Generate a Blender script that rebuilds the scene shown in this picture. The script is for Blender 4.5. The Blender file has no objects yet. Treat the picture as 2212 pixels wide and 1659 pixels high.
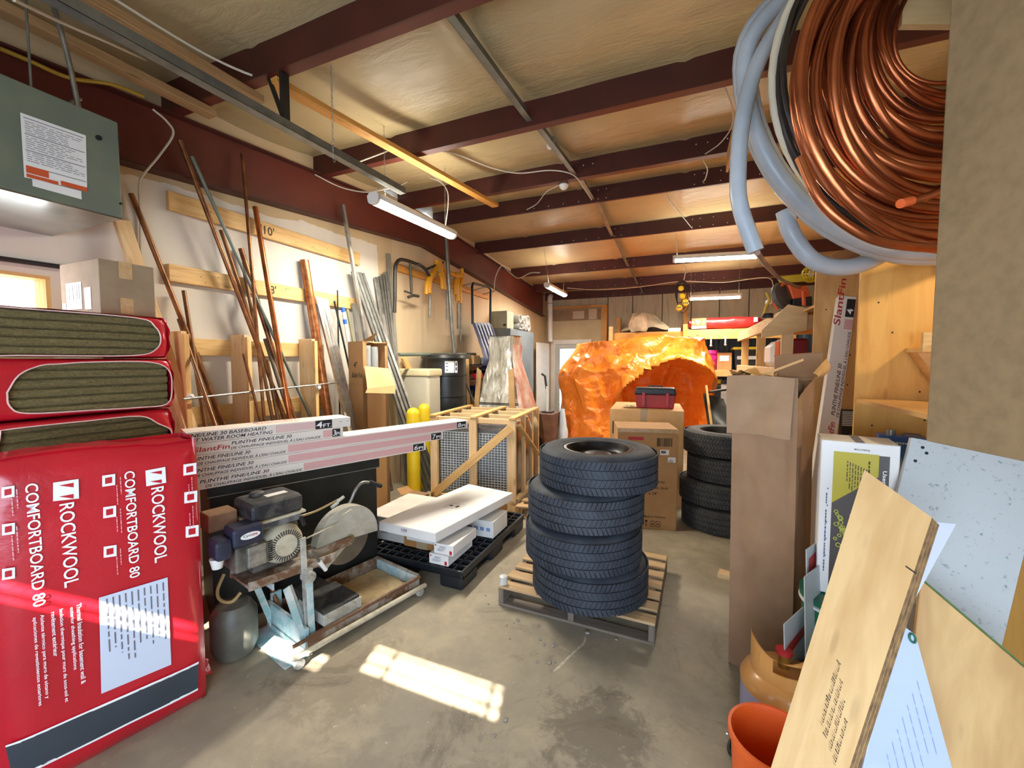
import bpy, bmesh, math, random
from mathutils import Vector, Matrix, noise
sc = bpy.context.scene
col = sc.collection
rnd = random.Random(11)

# ------------------------------------------------------------------ camera
IW, IH, FP = 2212.0, 1659.0, 890.0
YAW, PIT = math.radians(22.8), math.radians(3.2)
CAM = Vector((0, 0, 1.6))
FWD = Vector((-math.sin(YAW)*math.cos(PIT), math.cos(YAW)*math.cos(PIT), -math.sin(PIT)))
RGT = Vector((math.cos(YAW), math.sin(YAW), 0))
UPV = RGT.cross(FWD)
cd = bpy.data.cameras.new('camera'); cam = bpy.data.objects.new('camera', cd); col.objects.link(cam)
cd.sensor_width = 36; cd.lens = FP/IW*36; cd.clip_start = .02; cd.clip_end = 200
cam.matrix_world = Matrix(((RGT.x, UPV.x, -FWD.x, CAM.x), (RGT.y, UPV.y, -FWD.y, CAM.y), (RGT.z, UPV.z, -FWD.z, CAM.z), (0, 0, 0, 1)))
sc.camera = cam

# ------------------------------------------------------------------ world, sun, exposure
sc.view_settings.view_transform = 'Standard'; sc.view_settings.look = 'None'
sc.view_settings.gamma = 1; sc.view_settings.use_curve_mapping = False
sc.view_settings.exposure = 0.55
sc.cycles.max_bounces = 9; sc.cycles.diffuse_bounces = 5; sc.cycles.glossy_bounces = 4
sc.cycles.transmission_bounces = 6; sc.cycles.transparent_max_bounces = 8
sc.cycles.caustics_reflective = False; sc.cycles.caustics_refractive = False
sc.cycles.sample_clamp_indirect = 6
w = bpy.data.worlds.new('daylight'); sc.world = w; w.use_nodes = True
w.node_tree.nodes['Background'].inputs[0].default_value = (.72, .86, 1, 1)
w.node_tree.nodes['Background'].inputs[1].default_value = 2.2
sd = bpy.data.lights.new('sun', 'SUN'); sun = bpy.data.objects.new('sun', sd); col.objects.link(sun)
sd.energy = 46; sd.angle = math.radians(.53); sd.color = (1, .93, .82)
SUN = Vector((-.25, .97, -.82)).normalized()
sun.rotation_euler = SUN.to_track_quat('-Z', 'Y').to_euler()
sun.location = (2, -6, 6)
def area(name, loc, d, sx, sy, power, color):
    l = bpy.data.lights.new(name, 'AREA'); o = bpy.data.objects.new(name, l); col.objects.link(o)
    l.shape = 'RECTANGLE'; l.size = sx; l.size_y = sy; l.energy = power; l.color = color
    o.location = loc; o.rotation_euler = Vector(d).to_track_quat('-Z', 'Y').to_euler()
    return o
# lamp added for daylight from behind the viewpoint; skylight through the left window
area('front_daylight_fill', (-.3, -1.12, 1.15), (-.08, 1, -.02), 4.6, 1.5, 120, (.66, .82, 1))
area('skylight_through_side_window', (-3.40, .75, 1.98), (1, .1, -.1), .9, .3, 9, (.9, .95, 1))

# ------------------------------------------------------------------ pixel of the photograph -> point on a known plane
def ray(x, y): return FWD + RGT*((x-IW/2)/FP) - UPV*((y-IH/2)/FP)
def at_z(x, y, z=0.0): d = ray(x, y); return CAM + d*((z-CAM.z)/d.z)
def at_x(x, y, X): d = ray(x, y); return CAM + d*((X-CAM.x)/d.x)
def at_y(x, y, Y): d = ray(x, y); return CAM + d*((Y-CAM.y)/d.y)
def at_d(x, y, dep): return CAM + ray(x, y)*dep
def at_p(x, y, o, n): d = ray(x, y); n = Vector(n); return CAM + d*((Vector(o)-CAM).dot(n)/d.dot(n))
V = Vector

# ------------------------------------------------------------------ materials
def lin(c):
    if isinstance(c, str):
        c = c.lstrip('#'); c = [int(c[i:i+2], 16)/255 for i in (0, 2, 4)]
    return tuple(((x/12.92) if x <= .04045 else ((x+.055)/1.055)**2.4) for x in c)+(1,)
class NT:
    def __init__(s, name):
        s.m = bpy.data.materials.new(name); s.m.use_nodes = True; s.t = s.m.node_tree
        s.t.nodes.clear(); s.out = s.n('ShaderNodeOutputMaterial'); s.b = s.n('ShaderNodeBsdfPrincipled')
        s.l(s.b.outputs[0], s.out.inputs[0])
    def n(s, t, **k):
        o = s.t.nodes.new(t)
        for a, v in k.items(): setattr(o, a, v)
        return o
    def l(s, a, b): s.t.links.new(a, b)
    def set(s, **k):
        for a, v in k.items(): s.b.inputs[a.replace('_', ' ')].default_value = v
    def coord(s, kind='Object', scale=(1, 1, 1), rot=(0, 0, 0), loc=(0, 0, 0)):
        tc = s.n('ShaderNodeTexCoord'); mp = s.n('ShaderNodeMapping')
        mp.inputs['Scale'].default_value = scale; mp.inputs['Rotation'].default_value = rot; mp.inputs['Location'].default_value = loc
        s.l(tc.outputs[kind], mp.inputs[0]); return mp.outputs[0]
    def noise(s, vec, scale=5, detail=4, rough=.55, dist=0):
        o = s.n('ShaderNodeTexNoise'); o.inputs['Scale'].default_value = scale; o.inputs['Detail'].default_value = detail
        o.inputs['Roughness'].default_value = rough; o.inputs['Distortion'].default_value = dist
        s.l(vec, o.inputs['Vector']); return o.outputs['Fac']
    def ridged(s, vec, scale=5, detail=5, rough=.5, dist=0):
        o = s.n('ShaderNodeTexNoise', noise_type='RIDGED_MULTIFRACTAL'); o.inputs['Scale'].default_value = scale; o.inputs['Detail'].default_value = detail
        o.inputs['Roughness'].default_value = rough; o.inputs['Distortion'].default_value = dist; o.inputs['Gain'].default_value = 1.6
        s.l(vec, o.inputs['Vector']); return o.outputs['Fac']
    def ramp(s, fac, stops, interp='LINEAR'):
        r = s.n('ShaderNodeValToRGB'); r.color_ramp.interpolation = interp; e = r.color_ramp.elements
        while len(e) < len(stops): e.new(.5)
        for i, (p, c) in enumerate(stops):
            e[i].position = p; e[i].color = c if len(c) == 4 else tuple(c)+(1,)
        s.l(fac, r.inputs[0]); return r.outputs[0]
    def mix(s, fac, a, b, mode='MIX'):
        m = s.n('ShaderNodeMix', data_type='RGBA', blend_type=mode)
        for sock, v in ((m.inputs[0], fac), (m.inputs[6], a), (m.inputs[7], b)):
            if hasattr(v, 'is_output'): s.l(v, sock)
            else: sock.default_value = v
        return m.outputs[2]
    def math(s, op, a, b=0.0):
        m = s.n('ShaderNodeMath', operation=op)
        for sock, v in ((m.inputs[0], a), (m.inputs[1], b)):
            if hasattr(v, 'is_output'): s.l(v, sock)
            else: sock.default_value = v
        return m.outputs[0]
    def bump(s, h, strength=.3, dist=.01):
        b = s.n('ShaderNodeBump'); b.inputs['Strength'].default_value = strength; b.inputs['Distance'].default_value = dist
        s.l(h, b.inputs['Height']); s.l(b.outputs[0], s.b.inputs['Normal'])
    def base(s, c): s.l(c, s.b.inputs['Base Color'])
MATS = {}
def mat(name, c1, c2=None, rough=.6, metal=0, scale=6, bump=0, bscale=40, bdist=.004, coat=0, detail=5, stretch=(1, 1, 1), lo=.35, hi=.65, spec=.5):
    if name in MATS: return MATS[name]
    t = NT(name); t.set(Roughness=rough, Metallic=metal); t.b.inputs['Specular IOR Level'].default_value = spec
    if coat: t.b.inputs['Coat Weight'].default_value = coat; t.b.inputs['Coat Roughness'].default_value = .08
    v = t.coord('Object', stretch)
    if c2 is None: t.b.inputs['Base Color'].default_value = lin(c1)
    else: t.base(t.ramp(t.noise(v, scale, detail), [(lo, lin(c1)), (hi, lin(c2))]))
    if bump: t.bump(t.noise(t.coord('Object', stretch), bscale, 6, .6, .3), bump, bdist)
    MATS[name] = t.m; return t.m
def wood(name, c1, c2, c3=None, rough=.6, knots=.5, su=1.6, sv=22, bump=.1):
    """grain along the u axis of the board's own surface coordinates (metres)"""
    t = NT(name); t.set(Roughness=rough)
    v = t.coord('UV', (su, sv, 1)); f = t.noise(v, 1.6, 7, .6, 1.2)
    c = t.ramp(f, [(.3, lin(c1)), (.62, lin(c2))])
    broad = t.noise(t.coord('UV', (.9, 3, 1)), 2.2, 3)
    if c3: c = t.mix(t.ramp(broad, [(.45, (0, 0, 0)), (.75, (1, 1, 1))]), c, lin(c3))
    if knots:
        vo = t.n('ShaderNodeTexVoronoi'); vo.inputs['Scale'].default_value = 1.0
        t.l(t.coord('UV', (3.2, 11, 1)), vo.inputs['Vector'])
        k = t.ramp(vo.outputs['Distance'], [(.07, (knots,)*3), (.16, (0, 0, 0))])
        c = t.mix(k, c, lin('#4a2a10'))
    t.base(c)
    if bump: t.bump(f, bump, .002)
    MATS[name] = t.m; return t.m
def emit(name, c, s):
    t = NT(name); t.set(Roughness=.5); t.b.inputs['Base Color'].default_value = lin(c)
    t.b.inputs['Emission Color'].default_value = lin(c); t.b.inputs['Emission Strength'].default_value = s
    MATS[name] = t.m; return t.m

# ------------------------------------------------------------------ mesh builder (world coordinates)
TXT = {}
def text_polys(body, sp=1.0):
    key = (body, sp)
    if key not in TXT:
        cu = bpy.data.curves.new('lettering', 'FONT'); cu.body = body; cu.size = 1; cu.resolution_u = 3; cu.offset = .012; cu.space_character = sp
        o = bpy.data.objects.new('lettering', cu); me = bpy.data.meshes.new_from_object(o)
        vs = [v.co.copy() for v in me.vertices]; fs = [tuple(p.vertices) for p in me.polygons]
        bpy.data.objects.remove(o); bpy.data.meshes.remove(me); bpy.data.curves.remove(cu)
        TXT[key] = (vs, fs)
    return TXT[key]
class MB:
    def __init__(s): s.v = []; s.f = []; s.uv = []; s.mi = []; s.cur = 0; s.sm = []
    def face(s, idx, uv=None, smooth=False):
        s.f.append(tuple(idx)); s.uv.append(uv); s.mi.append(s.cur); s.sm.append(smooth)
    def poly(s, pts, uv=None):
        b = len(s.v); s.v += [V(p) for p in pts]; s.face(range(b, b+len(pts)), uv); return s
    def obox(s, o, ex, ey, ez):
        """box from corner o along three edge vectors"""
        o, ex, ey, ez = V(o), V(ex), V(ey), V(ez)
        if ex.cross(ey).dot(ez) < 0: ex, ey = ey, ex
        b = len(s.v)
        for k in (0, 1):
            for j in (0, 1):
                for i in (0, 1): s.v.append(o+ex*i+ey*j+ez*k)
        L = {0: ex.length, 1: ey.length, 2: ez.length}; du, dv = rnd.uniform(0, 9), rnd.uniform(0, 9)
        for q, a, c in (((0, 2, 3, 1), 1, 0), ((4, 5, 7, 6), 0, 1), ((0, 1, 5, 4), 0, 2), ((2, 6, 7, 3), 2, 0), ((0, 4, 6, 2), 2, 1), ((1, 3, 7, 5), 1, 2)):
            la, lc = L[a], L[c]; uv = [(0, 0), (la, 0), (la, lc), (0, lc)]
            if la < lc: uv = [(y, x) for x, y in uv]
            s.face([b+i for i in q], [(x+du, y+dv) for x, y in uv])
        return s
    def box(s, lo, hi): lo, hi = V(lo), V(hi); d = hi-lo; return s.obox(lo, (d.x, 0, 0), (0, d.y, 0), (0, 0, d.z))
    def beam(s, p0, p1, w, h, up=(0, 0, 1)):
        """bar from p0 to p1, w wide across 'up', h high along it"""
        p0, p1 = V(p0), V(p1); d = (p1-p0); a = d.cross(V(up)).normalized()*w; b = a.cross(d).normalized()*h
        return s.obox(p0-a/2-b/2, d, a, b)
    def tube(s, pts, r, n=8, closed=False, caps=True, ref=None):
        pts = [V(p) for p in pts]; m = len(pts); rr = r if isinstance(r, (list, tuple)) else [r]*m
        tang = []
        for i in range(m):
            a, c = (pts[i-1], pts[(i+1) % m]) if closed else (pts[max(0, i-1)], pts[min(m-1, i+1)])
            t = c-a; tang.append(t.normalized() if t.length > 1e-9 else V((0, 0, 1)))
        t0 = tang[0]; ref = V(ref) if ref else (V((0, 0, 1)) if abs(t0.z) < .9 else V((1, 0, 0)))
        nrm = t0.cross(ref).normalized(); b = len(s.v); ulen = 0; us = []
        for i in range(m):
            if i: nrm = tang[i-1].rotation_difference(tang[i]) @ nrm; ulen += (pts[i]-pts[i-1]).length
            us.append(ulen); bn = tang[i].cross(nrm)
            for k in range(n):
                a = 2*math.pi*k/n; s.v.append(pts[i]+(nrm*math.cos(a)+bn*math.sin(a))*rr[i])
        u0 = rnd.uniform(0, 5); ph = 2*math.pi*max(rr)/n
        for i in range(m if closed else m-1):
            j = (i+1) % m
            for k in range(n):
                k2 = (k+1) % n; ua, ub = us[i]+u0, (us[j] if j else ulen+(pts[0]-pts[-1]).length)+u0
                s.face((b+i*n+k, b+i*n+k2, b+j*n+k2, b+j*n+k), [(ua, k*ph), (ua, k*ph+ph), (ub, k*ph+ph), (ub, k*ph)], True)
        if caps and not closed:
            s.face([b+k for k in range(n)][::-1]); s.face([b+(m-1)*n+k for k in range(n)])
        return s
    def lathe(s, c, prof, n=24, ax=(0, 0, 1), closed=False, sx=None):
        """surface of revolution: prof = [(radius, height along ax)]"""
        c = V(c); ax = V(ax).normalized(); e1 = ax.cross(V((1, 0, 0)) if abs(ax.x) < .8 else V((0, 1, 0))).normalized(); e2 = ax.cross(e1)
        b = len(s.v); m = len(prof); vl = 0; vv = [0]
        for i in range(1, m): vl += math.dist(prof[i], prof[i-1]); vv.append(vl)
        R = max(p[0] for p in prof)
        for (r, h) in prof:
            for k in range(n):
                a = 2*math.pi*k/n; s.v.append(c+ax*h+(e1*math.cos(a)+e2*math.sin(a))*max(r, 1e-5))
        for i in range(m if closed else m-1):
            j = (i+1) % m
            for k in range(n):
                k2 = (k+1) % n; u1, u2 = 2*math.pi*R*k/n, 2*math.pi*R*(k+1)/n; v1, v2 = vv[i], (vv[j] if j else vl)
                s.face((b+i*n+k, b+i*n+k2, b+j*n+k2, b+j*n+k), [(u1, v1), (u2, v1), (u2, v2), (u1, v2)], True)
        return s
    def cyl(s, p0, p1, r, n=16, r1=None): return s.tube([p0, p1], [r, r if r1 is None else r1], n)
    def prism(s, pts, vec):
        """polygon extruded along vec"""
        pts = [V(p) for p in pts]; vec = V(vec); b = len(s.v); n = len(pts)
        s.v += pts+[p+vec for p in pts]
        s.face(list(range(b, b+n))[::-1]); s.face(range(b+n, b+2*n))
        for i in range(n): j = (i+1) % n; s.face((b+i, b+j, b+n+j, b+n+i))
        return s
    def grid(s, fn, nu, nv, smooth=True, su=1, sv=1):
        b = len(s.v)
        for j in range(nv+1):
            for i in range(nu+1): s.v.append(V(fn(i/nu, j/nv)))
        for j in range(nv):
            for i in range(nu):
                k = b+j*(nu+1)+i
                s.face((k, k+1, k+nu+2, k+nu+1), [(i/nu*su, j/nv*sv), ((i+1)/nu*su, j/nv*sv), ((i+1)/nu*su, (j+1)/nv*sv), (i/nu*su, (j+1)/nv*sv)], smooth)
        return s
    def text(s, body, o, xd, yd, w=None, h=None, shear=0.0, sp=1.0):
        """flat lettering from corner o, running along xd, letters standing along yd, fitted to w x h"""
        vs, fs = text_polys(body, sp)
        if not vs: return s
        o, xd, yd = V(o), V(xd).normalized(), V(yd).normalized()
        x0, x1 = min(v.x for v in vs), max(v.x for v in vs); y0, y1 = min(v.y for v in vs), max(v.y for v in vs)
        if h is None: ky = kx = w/(x1-x0)
        else: ky = h/(y1-y0); kx = ky if w is None else w/(x1-x0)
        b = len(s.v)
        for v in vs: s.v.append(o+xd*((v.x-x0)*kx+shear*(v.y-y0)*ky)+yd*((v.y-y0)*ky))
        for f in fs: s.face([b+i for i in f])
        return s
    def lines(s, o, xd, yd, w, n, pitch, th, ragged=.35):
        """n rows of tiny unreadable print as thin dashes"""
        o, xd, yd = V(o), V(xd).normalized(), V(yd).normalized()
        for i in range(n):
            x = 0; L = w*(1-ragged*rnd.random())
            while x < L-.002:
                q = min(L-x, rnd.uniform(.012, .05)*w/.25)
                p = o+xd*x-yd*(i*pitch); s.poly([p, p+xd*q, p+xd*q+yd*th, p+yd*th]); x += q+.009*w/.25
        return s
    def build(s, name, m, parent=None, smooth=None, bevel=0, seg=2, recalc=False, label=None):
        mats = m if isinstance(m, (list, tuple)) else [m]
        me = bpy.data.meshes.new(name)
        if parent is not None:
            base = V((0, 0, 0)); q = parent
            while q is not None: base += q.location; q = q.parent
        else:
            xs = [p.x for p in s.v]; ys = [p.y for p in s.v]; zs = [p.z for p in s.v]
            base = V(((min(xs)+max(xs))/2, (min(ys)+max(ys))/2, min(zs)))
        me.from_pydata([p-base for p in s.v], [], s.f)
        uvl = me.uv_layers.new(name='UVMap')
        for p in me.polygons:
            u = s.uv[p.index]; p.material_index = s.mi[p.index]; p.use_smooth = s.sm[p.index] if smooth is None else smooth
            if u is None:
                n = p.normal; a = max(range(3), key=lambda i: abs(n[i])); i, j = [(1, 2), (0, 2), (0, 1)][a]
                u = [(s.v[k][i], s.v[k][j]) for k in p.vertices]
            for li, c in zip(p.loop_indices, u): uvl.data[li].uv = c
        if bevel or recalc:
            bm = bmesh.new(); bm.from_mesh(me)
            bmesh.ops.remove_doubles(bm, verts=bm.verts, dist=1e-6)
            if recalc: bmesh.ops.recalc_face_normals(bm, faces=bm.faces)
            if bevel:
                ed = [e for e in bm.edges if len(e.link_faces) == 2 and e.calc_face_angle(0) > .5]
                bmesh.ops.bevel(bm, geom=ed, offset=bevel, segments=seg, profile=.6, affect='EDGES', clamp_overlap=True)
            bm.to_mesh(me); bm.free()
        for q in mats: me.materials.append(q)
        if any(s.sm) or smooth: me.set_sharp_from_angle(angle=math.radians(40))
        o = bpy.data.objects.new(name, me); col.objects.link(o)
        if parent is not None: o.parent = parent
        else: o.location = base
        if label: o['label'] = label
        return o
def tag(o, label, cat, group=None, kind=None):
    o['label'] = label; o['category'] = cat
    if group: o['group'] = group
    if kind: o['kind'] = kind
    return o
def thing(name, label, cat, loc, group=None, kind=None):
    o = bpy.data.objects.new(name, None); o.empty_display_size = .1; col.objects.link(o); o.location = V(loc)
    return tag(o, label, cat, group, kind)
def struct(o, label=None, cat=None):
    o['kind'] = 'structure'
    if label: o['label'] = label; o['category'] = cat
    return o
def copy_thing(o, loc, rz=0.0, label=None, group=None, parent=None):
    """a copy of a thing with copies of its parts and their sub-parts"""
    c = o.copy(); col.objects.link(c)
    if parent is None: c.location = V(loc); c.rotation_euler.z = rz
    else: c.parent = parent
    if label: c['label'] = label
    if group: c['group'] = group
    for ch in [x for x in bpy.data.objects if x.parent == o]: copy_thing(ch, None, parent=c)
    return c
def arc(c, r, a0, a1, n, e1, e2): # points of an arc in the plane of e1, e2
    c, e1, e2 = V(c), V(e1), V(e2)
    return [c+(e1*math.cos(a0+(a1-a0)*i/n)+e2*math.sin(a0+(a1-a0)*i/n))*r for i in range(n+1)]
def spline(pts, k=6): # Catmull-Rom through the points
    p = [V(q) for q in pts]; p = [p[0]*2-p[1]]+p+[p[-1]*2-p[-2]]; out = []
    for i in range(1, len(p)-2):
        a, b, c, d = p[i-1:i+3]
        for j in range(k):
            t = j/k; out.append(((b*2)+(c-a)*t+(a*2-b*5+c*4-d)*t*t+(b*3-a-c*3+d)*t**3)*.5)
    return out+[p[-2]]
# ------------------------------------------------------------------ shared materials
pine = wood('new_pine', '#c79a5a', '#e2bd80', '#d3a765', .6, .35, 1.6, 20)
pine_pale = wood('pale_pine', '#cda877', '#e6c899', '#d8b785', .62, .3, 1.6, 20)
pine_warm = wood('warm_pine', '#b5792f', '#d69c4c', '#c4883c', .58, .35, 1.6, 20)
pallet_wood = wood('pallet_wood', '#9a7c58', '#c6a77c', '#a98b66', .78, .4, 1.4, 18, .2)
pallet_grey = wood('weathered_pallet_wood', '#5f5548', '#82766a', '#6f6456', .85, .3, 1.4, 18, .25)
ply = wood('plywood_face', '#c79457', '#d9ab6b', '#b98546', .6, .35, 1.0, 5, .05)
ply_warm = wood('warm_plywood', '#cf9440', '#e2ad58', '#d79f4c', .6, .25, 1.0, 6, .05)
ply_pale = wood('pale_plywood', '#c8a06a', '#dcb984', '#bf965f', .62, .2, 1.0, 5, .05)
dark_wood = wood('dark_stained_wood', '#6b4526', '#8a5c34', None, .6, .3)
card = mat('cardboard', '#a97f50', '#b58b5b', .8, scale=4, bump=.15, bscale=25)
card_b = mat('brown_cardboard', '#8d6c4d', '#9b785a', .82, scale=5, bump=.25, bscale=14, bdist=.01)
card_d = mat('grey_brown_cardboard', '#87735a', '#948066', .85, scale=9, bump=.1, bscale=90)
card_l = mat('light_cardboard', '#c49a64', '#d0a873', .8, scale=5, bump=.1)
card_w = mat('white_box_board', '#dcdad6', '#e6e4e0', .55, scale=3)
tape = mat('clear_tape', '#b59468', '#c3a47a', .2, scale=30, bump=.5, bscale=60, coat=.6)
black_ink = mat('black_ink', '#17161a', rough=.6)
dark_ink = mat('marker_ink', '#30241c', rough=.7)
red_ink = mat('red_ink', '#b3272c', rough=.6)
grey_ink = mat('grey_print', '#6d6c78', rough=.6)
blue_ink = mat('blue_print', '#33416e', rough=.6)
pink_ink = mat('pink_print', '#d9a9a6', rough=.6)
white_ink = mat('white_print', '#eef0f2', rough=.5)
oxide = mat('red_oxide_steel', '#4e1c13', '#5f261b', .5, scale=1.6, bump=.04, bscale=30)
oxide_d = mat('dark_oxide_steel', '#3a140d', '#4a1c13', .52, scale=2.2, bump=.04, bscale=30)
galv = mat('galvanised_steel', '#8c8e8c', '#a9aba8', .36, .85, scale=14)
galv_d = mat('dull_galvanised_steel', '#6d6f6a', '#83857f', .45, .7, scale=10)
steel = mat('bright_steel', '#c3c4c2', '#dcdcd8', .25, .95, scale=20)
blk = mat('black_plastic', '#16181c', '#1f2227', .45, scale=8)
blk_steel = mat('black_painted_steel', '#1b1c1a', '#2b2c29', .42, .2, scale=5, bump=.05)
rubber = mat('black_rubber', '#202124', '#2a2b2e', .75, scale=10)
copper_old = mat('aged_copper', '#5f3a22', '#93623a', .38, .65, scale=9)
copper_br = mat('brown_copper', '#6b4a30', '#85603f', .45, .6, scale=5)
copper = mat('bright_copper', '#8a4d29', '#bd7442', .28, .85, scale=7)
white_pl = mat('white_plastic', '#dcdcd8', '#e6e6e2', .4, scale=4)
cable_w = mat('white_cable', '#c9c2b2', rough=.5)
cable_b = mat('black_cable', '#141414', rough=.5)
red_film = mat('red_plastic_film', '#b01526', '#c41a2b', .3, scale=2.5, bump=.35, bscale=9, bdist=.012, coat=.35)
charcoal = mat('charcoal_print', '#333a42', '#3a424b', .35, scale=3, bump=.25, bscale=9, bdist=.01)
yellow = mat('yellow_paint', '#d3b318', '#e0c224', .45, scale=5)
grey_pl = mat('grey_plastic', '#9b9d9a', '#adafab', .5, scale=4)
orange_pl = mat('orange_plastic', '#d9591d', '#e2662a', .4, scale=4)
green_pl = mat('green_plastic', '#1d5a41', '#256b4e', .4, scale=4)
led = emit('led_diffuser', '#fff6e4', 30)
white_met = mat('white_painted_steel', '#d8d6cf', '#e4e2dc', .4, scale=4)
grey_paint = mat('grey_green_paint', '#5f675c', '#69715f', .5, scale=6, bump=.03)
def wool():
    t = NT('mineral_wool'); t.set(Roughness=.95)
    f = t.noise(t.coord('Object', (9, 9, 60)), 2.2, 8, .7, .4); g = t.noise(t.coord('Object', (30, 30, 60)), 3, 5)
    c = t.ramp(f, [(.3, lin('#5c5233')), (.7, lin('#8b7f52'))]); c = t.mix(.35, c, t.ramp(g, [(.35, lin('#453c22')), (.7, lin('#a0935f'))]))
    t.base(c); t.bump(f, .8, .012); return t.m
wool_m = wool()

# ------------------------------------------------------------------ floor
def floor_mat():
    t = NT('stained_concrete'); v = t.coord('Object')
    a = t.noise(v, .9, 9, .62, .4); b = t.noise(v, 6, 8, .65); c = t.noise(t.coord('Object', (1, 1, 1), loc=(4, 1, 0)), 1.7, 10, .72, .8); sp = t.noise(v, 55, 3, .5)
    k = t.ramp(a, [(.3, lin('#857c6c')), (.5, lin('#a1967f')), (.72, lin('#b0a286'))])
    k = t.mix(t.ramp(b, [(.4, (.5,)*3), (.62, (0, 0, 0))]), k, lin('#7d7465'))
    k = t.mix(t.ramp(c, [(.56, (0, 0, 0)), (.7, (.75,)*3)]), k, lin('#4f4438'))
    k = t.mix(t.ramp(sp, [(.70, (0, 0, 0)), (.76, (.55,)*3)]), k, lin('#cfc6b4'))
    ge = t.n('ShaderNodeNewGeometry')
    for (sx_, sy_, r_, amt, cc) in ((-.30, 1.72, .42, .5, '#3a3026'), (-1.55, 1.52, .5, .3, '#5a4a38'), (-.62, 1.25, .35, .3, '#4c4136'), (-1.05, 1.0, .6, .22, '#5b5044')):
        d = t.n('ShaderNodeVectorMath', operation='DISTANCE'); t.l(ge.outputs['Position'], d.inputs[0]); d.inputs[1].default_value = (sx_, sy_, 0)
        f_ = t.math('SUBTRACT', 1, t.math('DIVIDE', d.outputs['Value'], r_)); g_ = t.noise(t.coord('Object', loc=(sx_, sy_, 0)), 9, 9, .75, .5)
        k = t.mix(t.math('MULTIPLY', t.ramp(t.math('ADD', t.math('MULTIPLY', f_, .45), g_), [(.66, (0, 0, 0)), (.78, (1, 1, 1))]), amt), k, lin(cc))
    t.base(k); t.l(t.ramp(b, [(.3, (.55,)*3), (.7, (.8,)*3)]), t.b.inputs['Roughness']); t.bump(b, .15, .006); return t.m
XL, YB, XR, YN = -3.49, 10.78, 3.4, -1.2
struct(MB().box((XL-.2, YN-.2, -.1), (XR+.2, YB+.2, 0)).build('floor', floor_mat()), 'grey stained concrete workshop floor with oil marks', 'floor')

fl_ = bpy.data.objects['floor']
m = MB()
for pts, w_ in (([(1264, 1375), (1262, 1388), (1250, 1400), (1228, 1420), (1208, 1440), (1196, 1450)], .012), ([(1208, 1395), (1232, 1408)], .004), ([(1450, 1387), (1478, 1397)], .004)):
    q = spline([at_z(x, y, .0008) for x, y in pts], 4)
    for a, b in zip(q, q[1:]):
        n_ = (b-a).cross(V((0, 0, 1))).normalized()*w_*rnd.uniform(.35, .6); m.poly([a-n_, a+n_, b+n_, b-n_][::-1])
m.build('chalk_scratch', mat('chalky_scratch', '#c9c0ac', '#a59a86', .9, scale=60), fl_)

# ------------------------------------------------------------------ walls
def left_wall_mat():
    t = NT('patchy_painted_drywall'); t.set(Roughness=.75); v = t.coord('Generated')
    tc = t.n('ShaderNodeTexCoord'); sx = t.n('ShaderNodeSeparateXYZ'); t.l(tc.outputs['Object'], sx.inputs[0])
    n1 = t.noise(t.coord('Object'), 2.4, 6); n2 = t.noise(t.coord('Object', (1, 1, .35)), 5, 5)
    y = t.math('ADD', sx.outputs['Y'], t.math('MULTIPLY', t.math('SUBTRACT', n1, .5), .22))
    z = t.math('ADD', sx.outputs['Z'], t.math('MULTIPLY', t.math('SUBTRACT', n1, .5), .16))
    white = t.mix(n2, lin('#cfc6b8'), lin('#ddd6ca')); tan = t.mix(n2, lin('#b79e78'), lin('#cbb48e'))
    zs = t.math('SUBTRACT', z, t.math('MULTIPLY', sx.outputs['Y'], .07))
    far = t.math('GREATER_THAN', y, 4.08); strip = t.math('GREATER_THAN', zs, 2.735)
    c = t.mix(t.math('MAXIMUM', far, strip), white, tan)
    low = t.math('MULTIPLY', t.math('GREATER_THAN', y, 4.35), t.math('LESS_THAN', y, 9.0))
    c = t.mix(t.math('MULTIPLY', low, .6), c, t.mix(n2, lin('#c5ae8c'), lin('#d8c6a8')))
    t.base(c); t.bump(n2, .05, .004); return t.m
lw = left_wall_mat()
WY0, WY1, WZ0, WZ1 = .45, 1.22, 1.62, 2.10      # window opening in the left wall
m = MB()
for lo, hi in (((XL-.16, YN, 0), (XL, WY0, 3.7)), ((XL-.16, WY1, 0), (XL, YB, 3.7)), ((XL-.16, WY0, 0), (XL, WY1, WZ0)), ((XL-.16, WY0, WZ1), (XL, WY1, 3.7))): m.box(lo, hi)
o = m.build('wall_left', lw); o.data.transform(Matrix.Translation(o.location)); o.location = (0, 0, 0)
struct(o, 'white and tan patched drywall along the left side', 'wall')
wf = struct(bpy.data.objects.new('window_1', None), 'small bright window low under the grey metal unit', 'window'); col.objects.link(wf); wf.location = (XL-.1, (WY0+WY1)/2, WZ0)
m = MB()
for lo, hi in (((XL-.15, WY0, WZ1-.02), (XL+.004, WY1, WZ1)), ((XL-.15, WY1-.02, WZ0), (XL+.004, WY1, WZ1-.02)), ((XL-.15, WY0, WZ0), (XL+.004, WY0+.02, WZ1-.02)), ((XL-.15, WY0+.02, WZ0), (XL+.004, WY1-.02, WZ0+.02))): m.box(lo, hi)
m.build('window_frame', pine, wf)
sky_glass = emit('bright_sky_pane', '#fdfaf2', 2.6)
MB().box((XL-.14, WY0+.02, WZ0+.02), (XL-.135, WY1-.02, WZ1-.02)).build('pane', sky_glass, wf)
tag(MB().tube([(XL+.02, -.2, 2.14), (XL+.02, 1.30, 2.165)], .014).build('curtain_rail', blk), 'dark rod along the wall just above the small window', 'rail')
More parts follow.
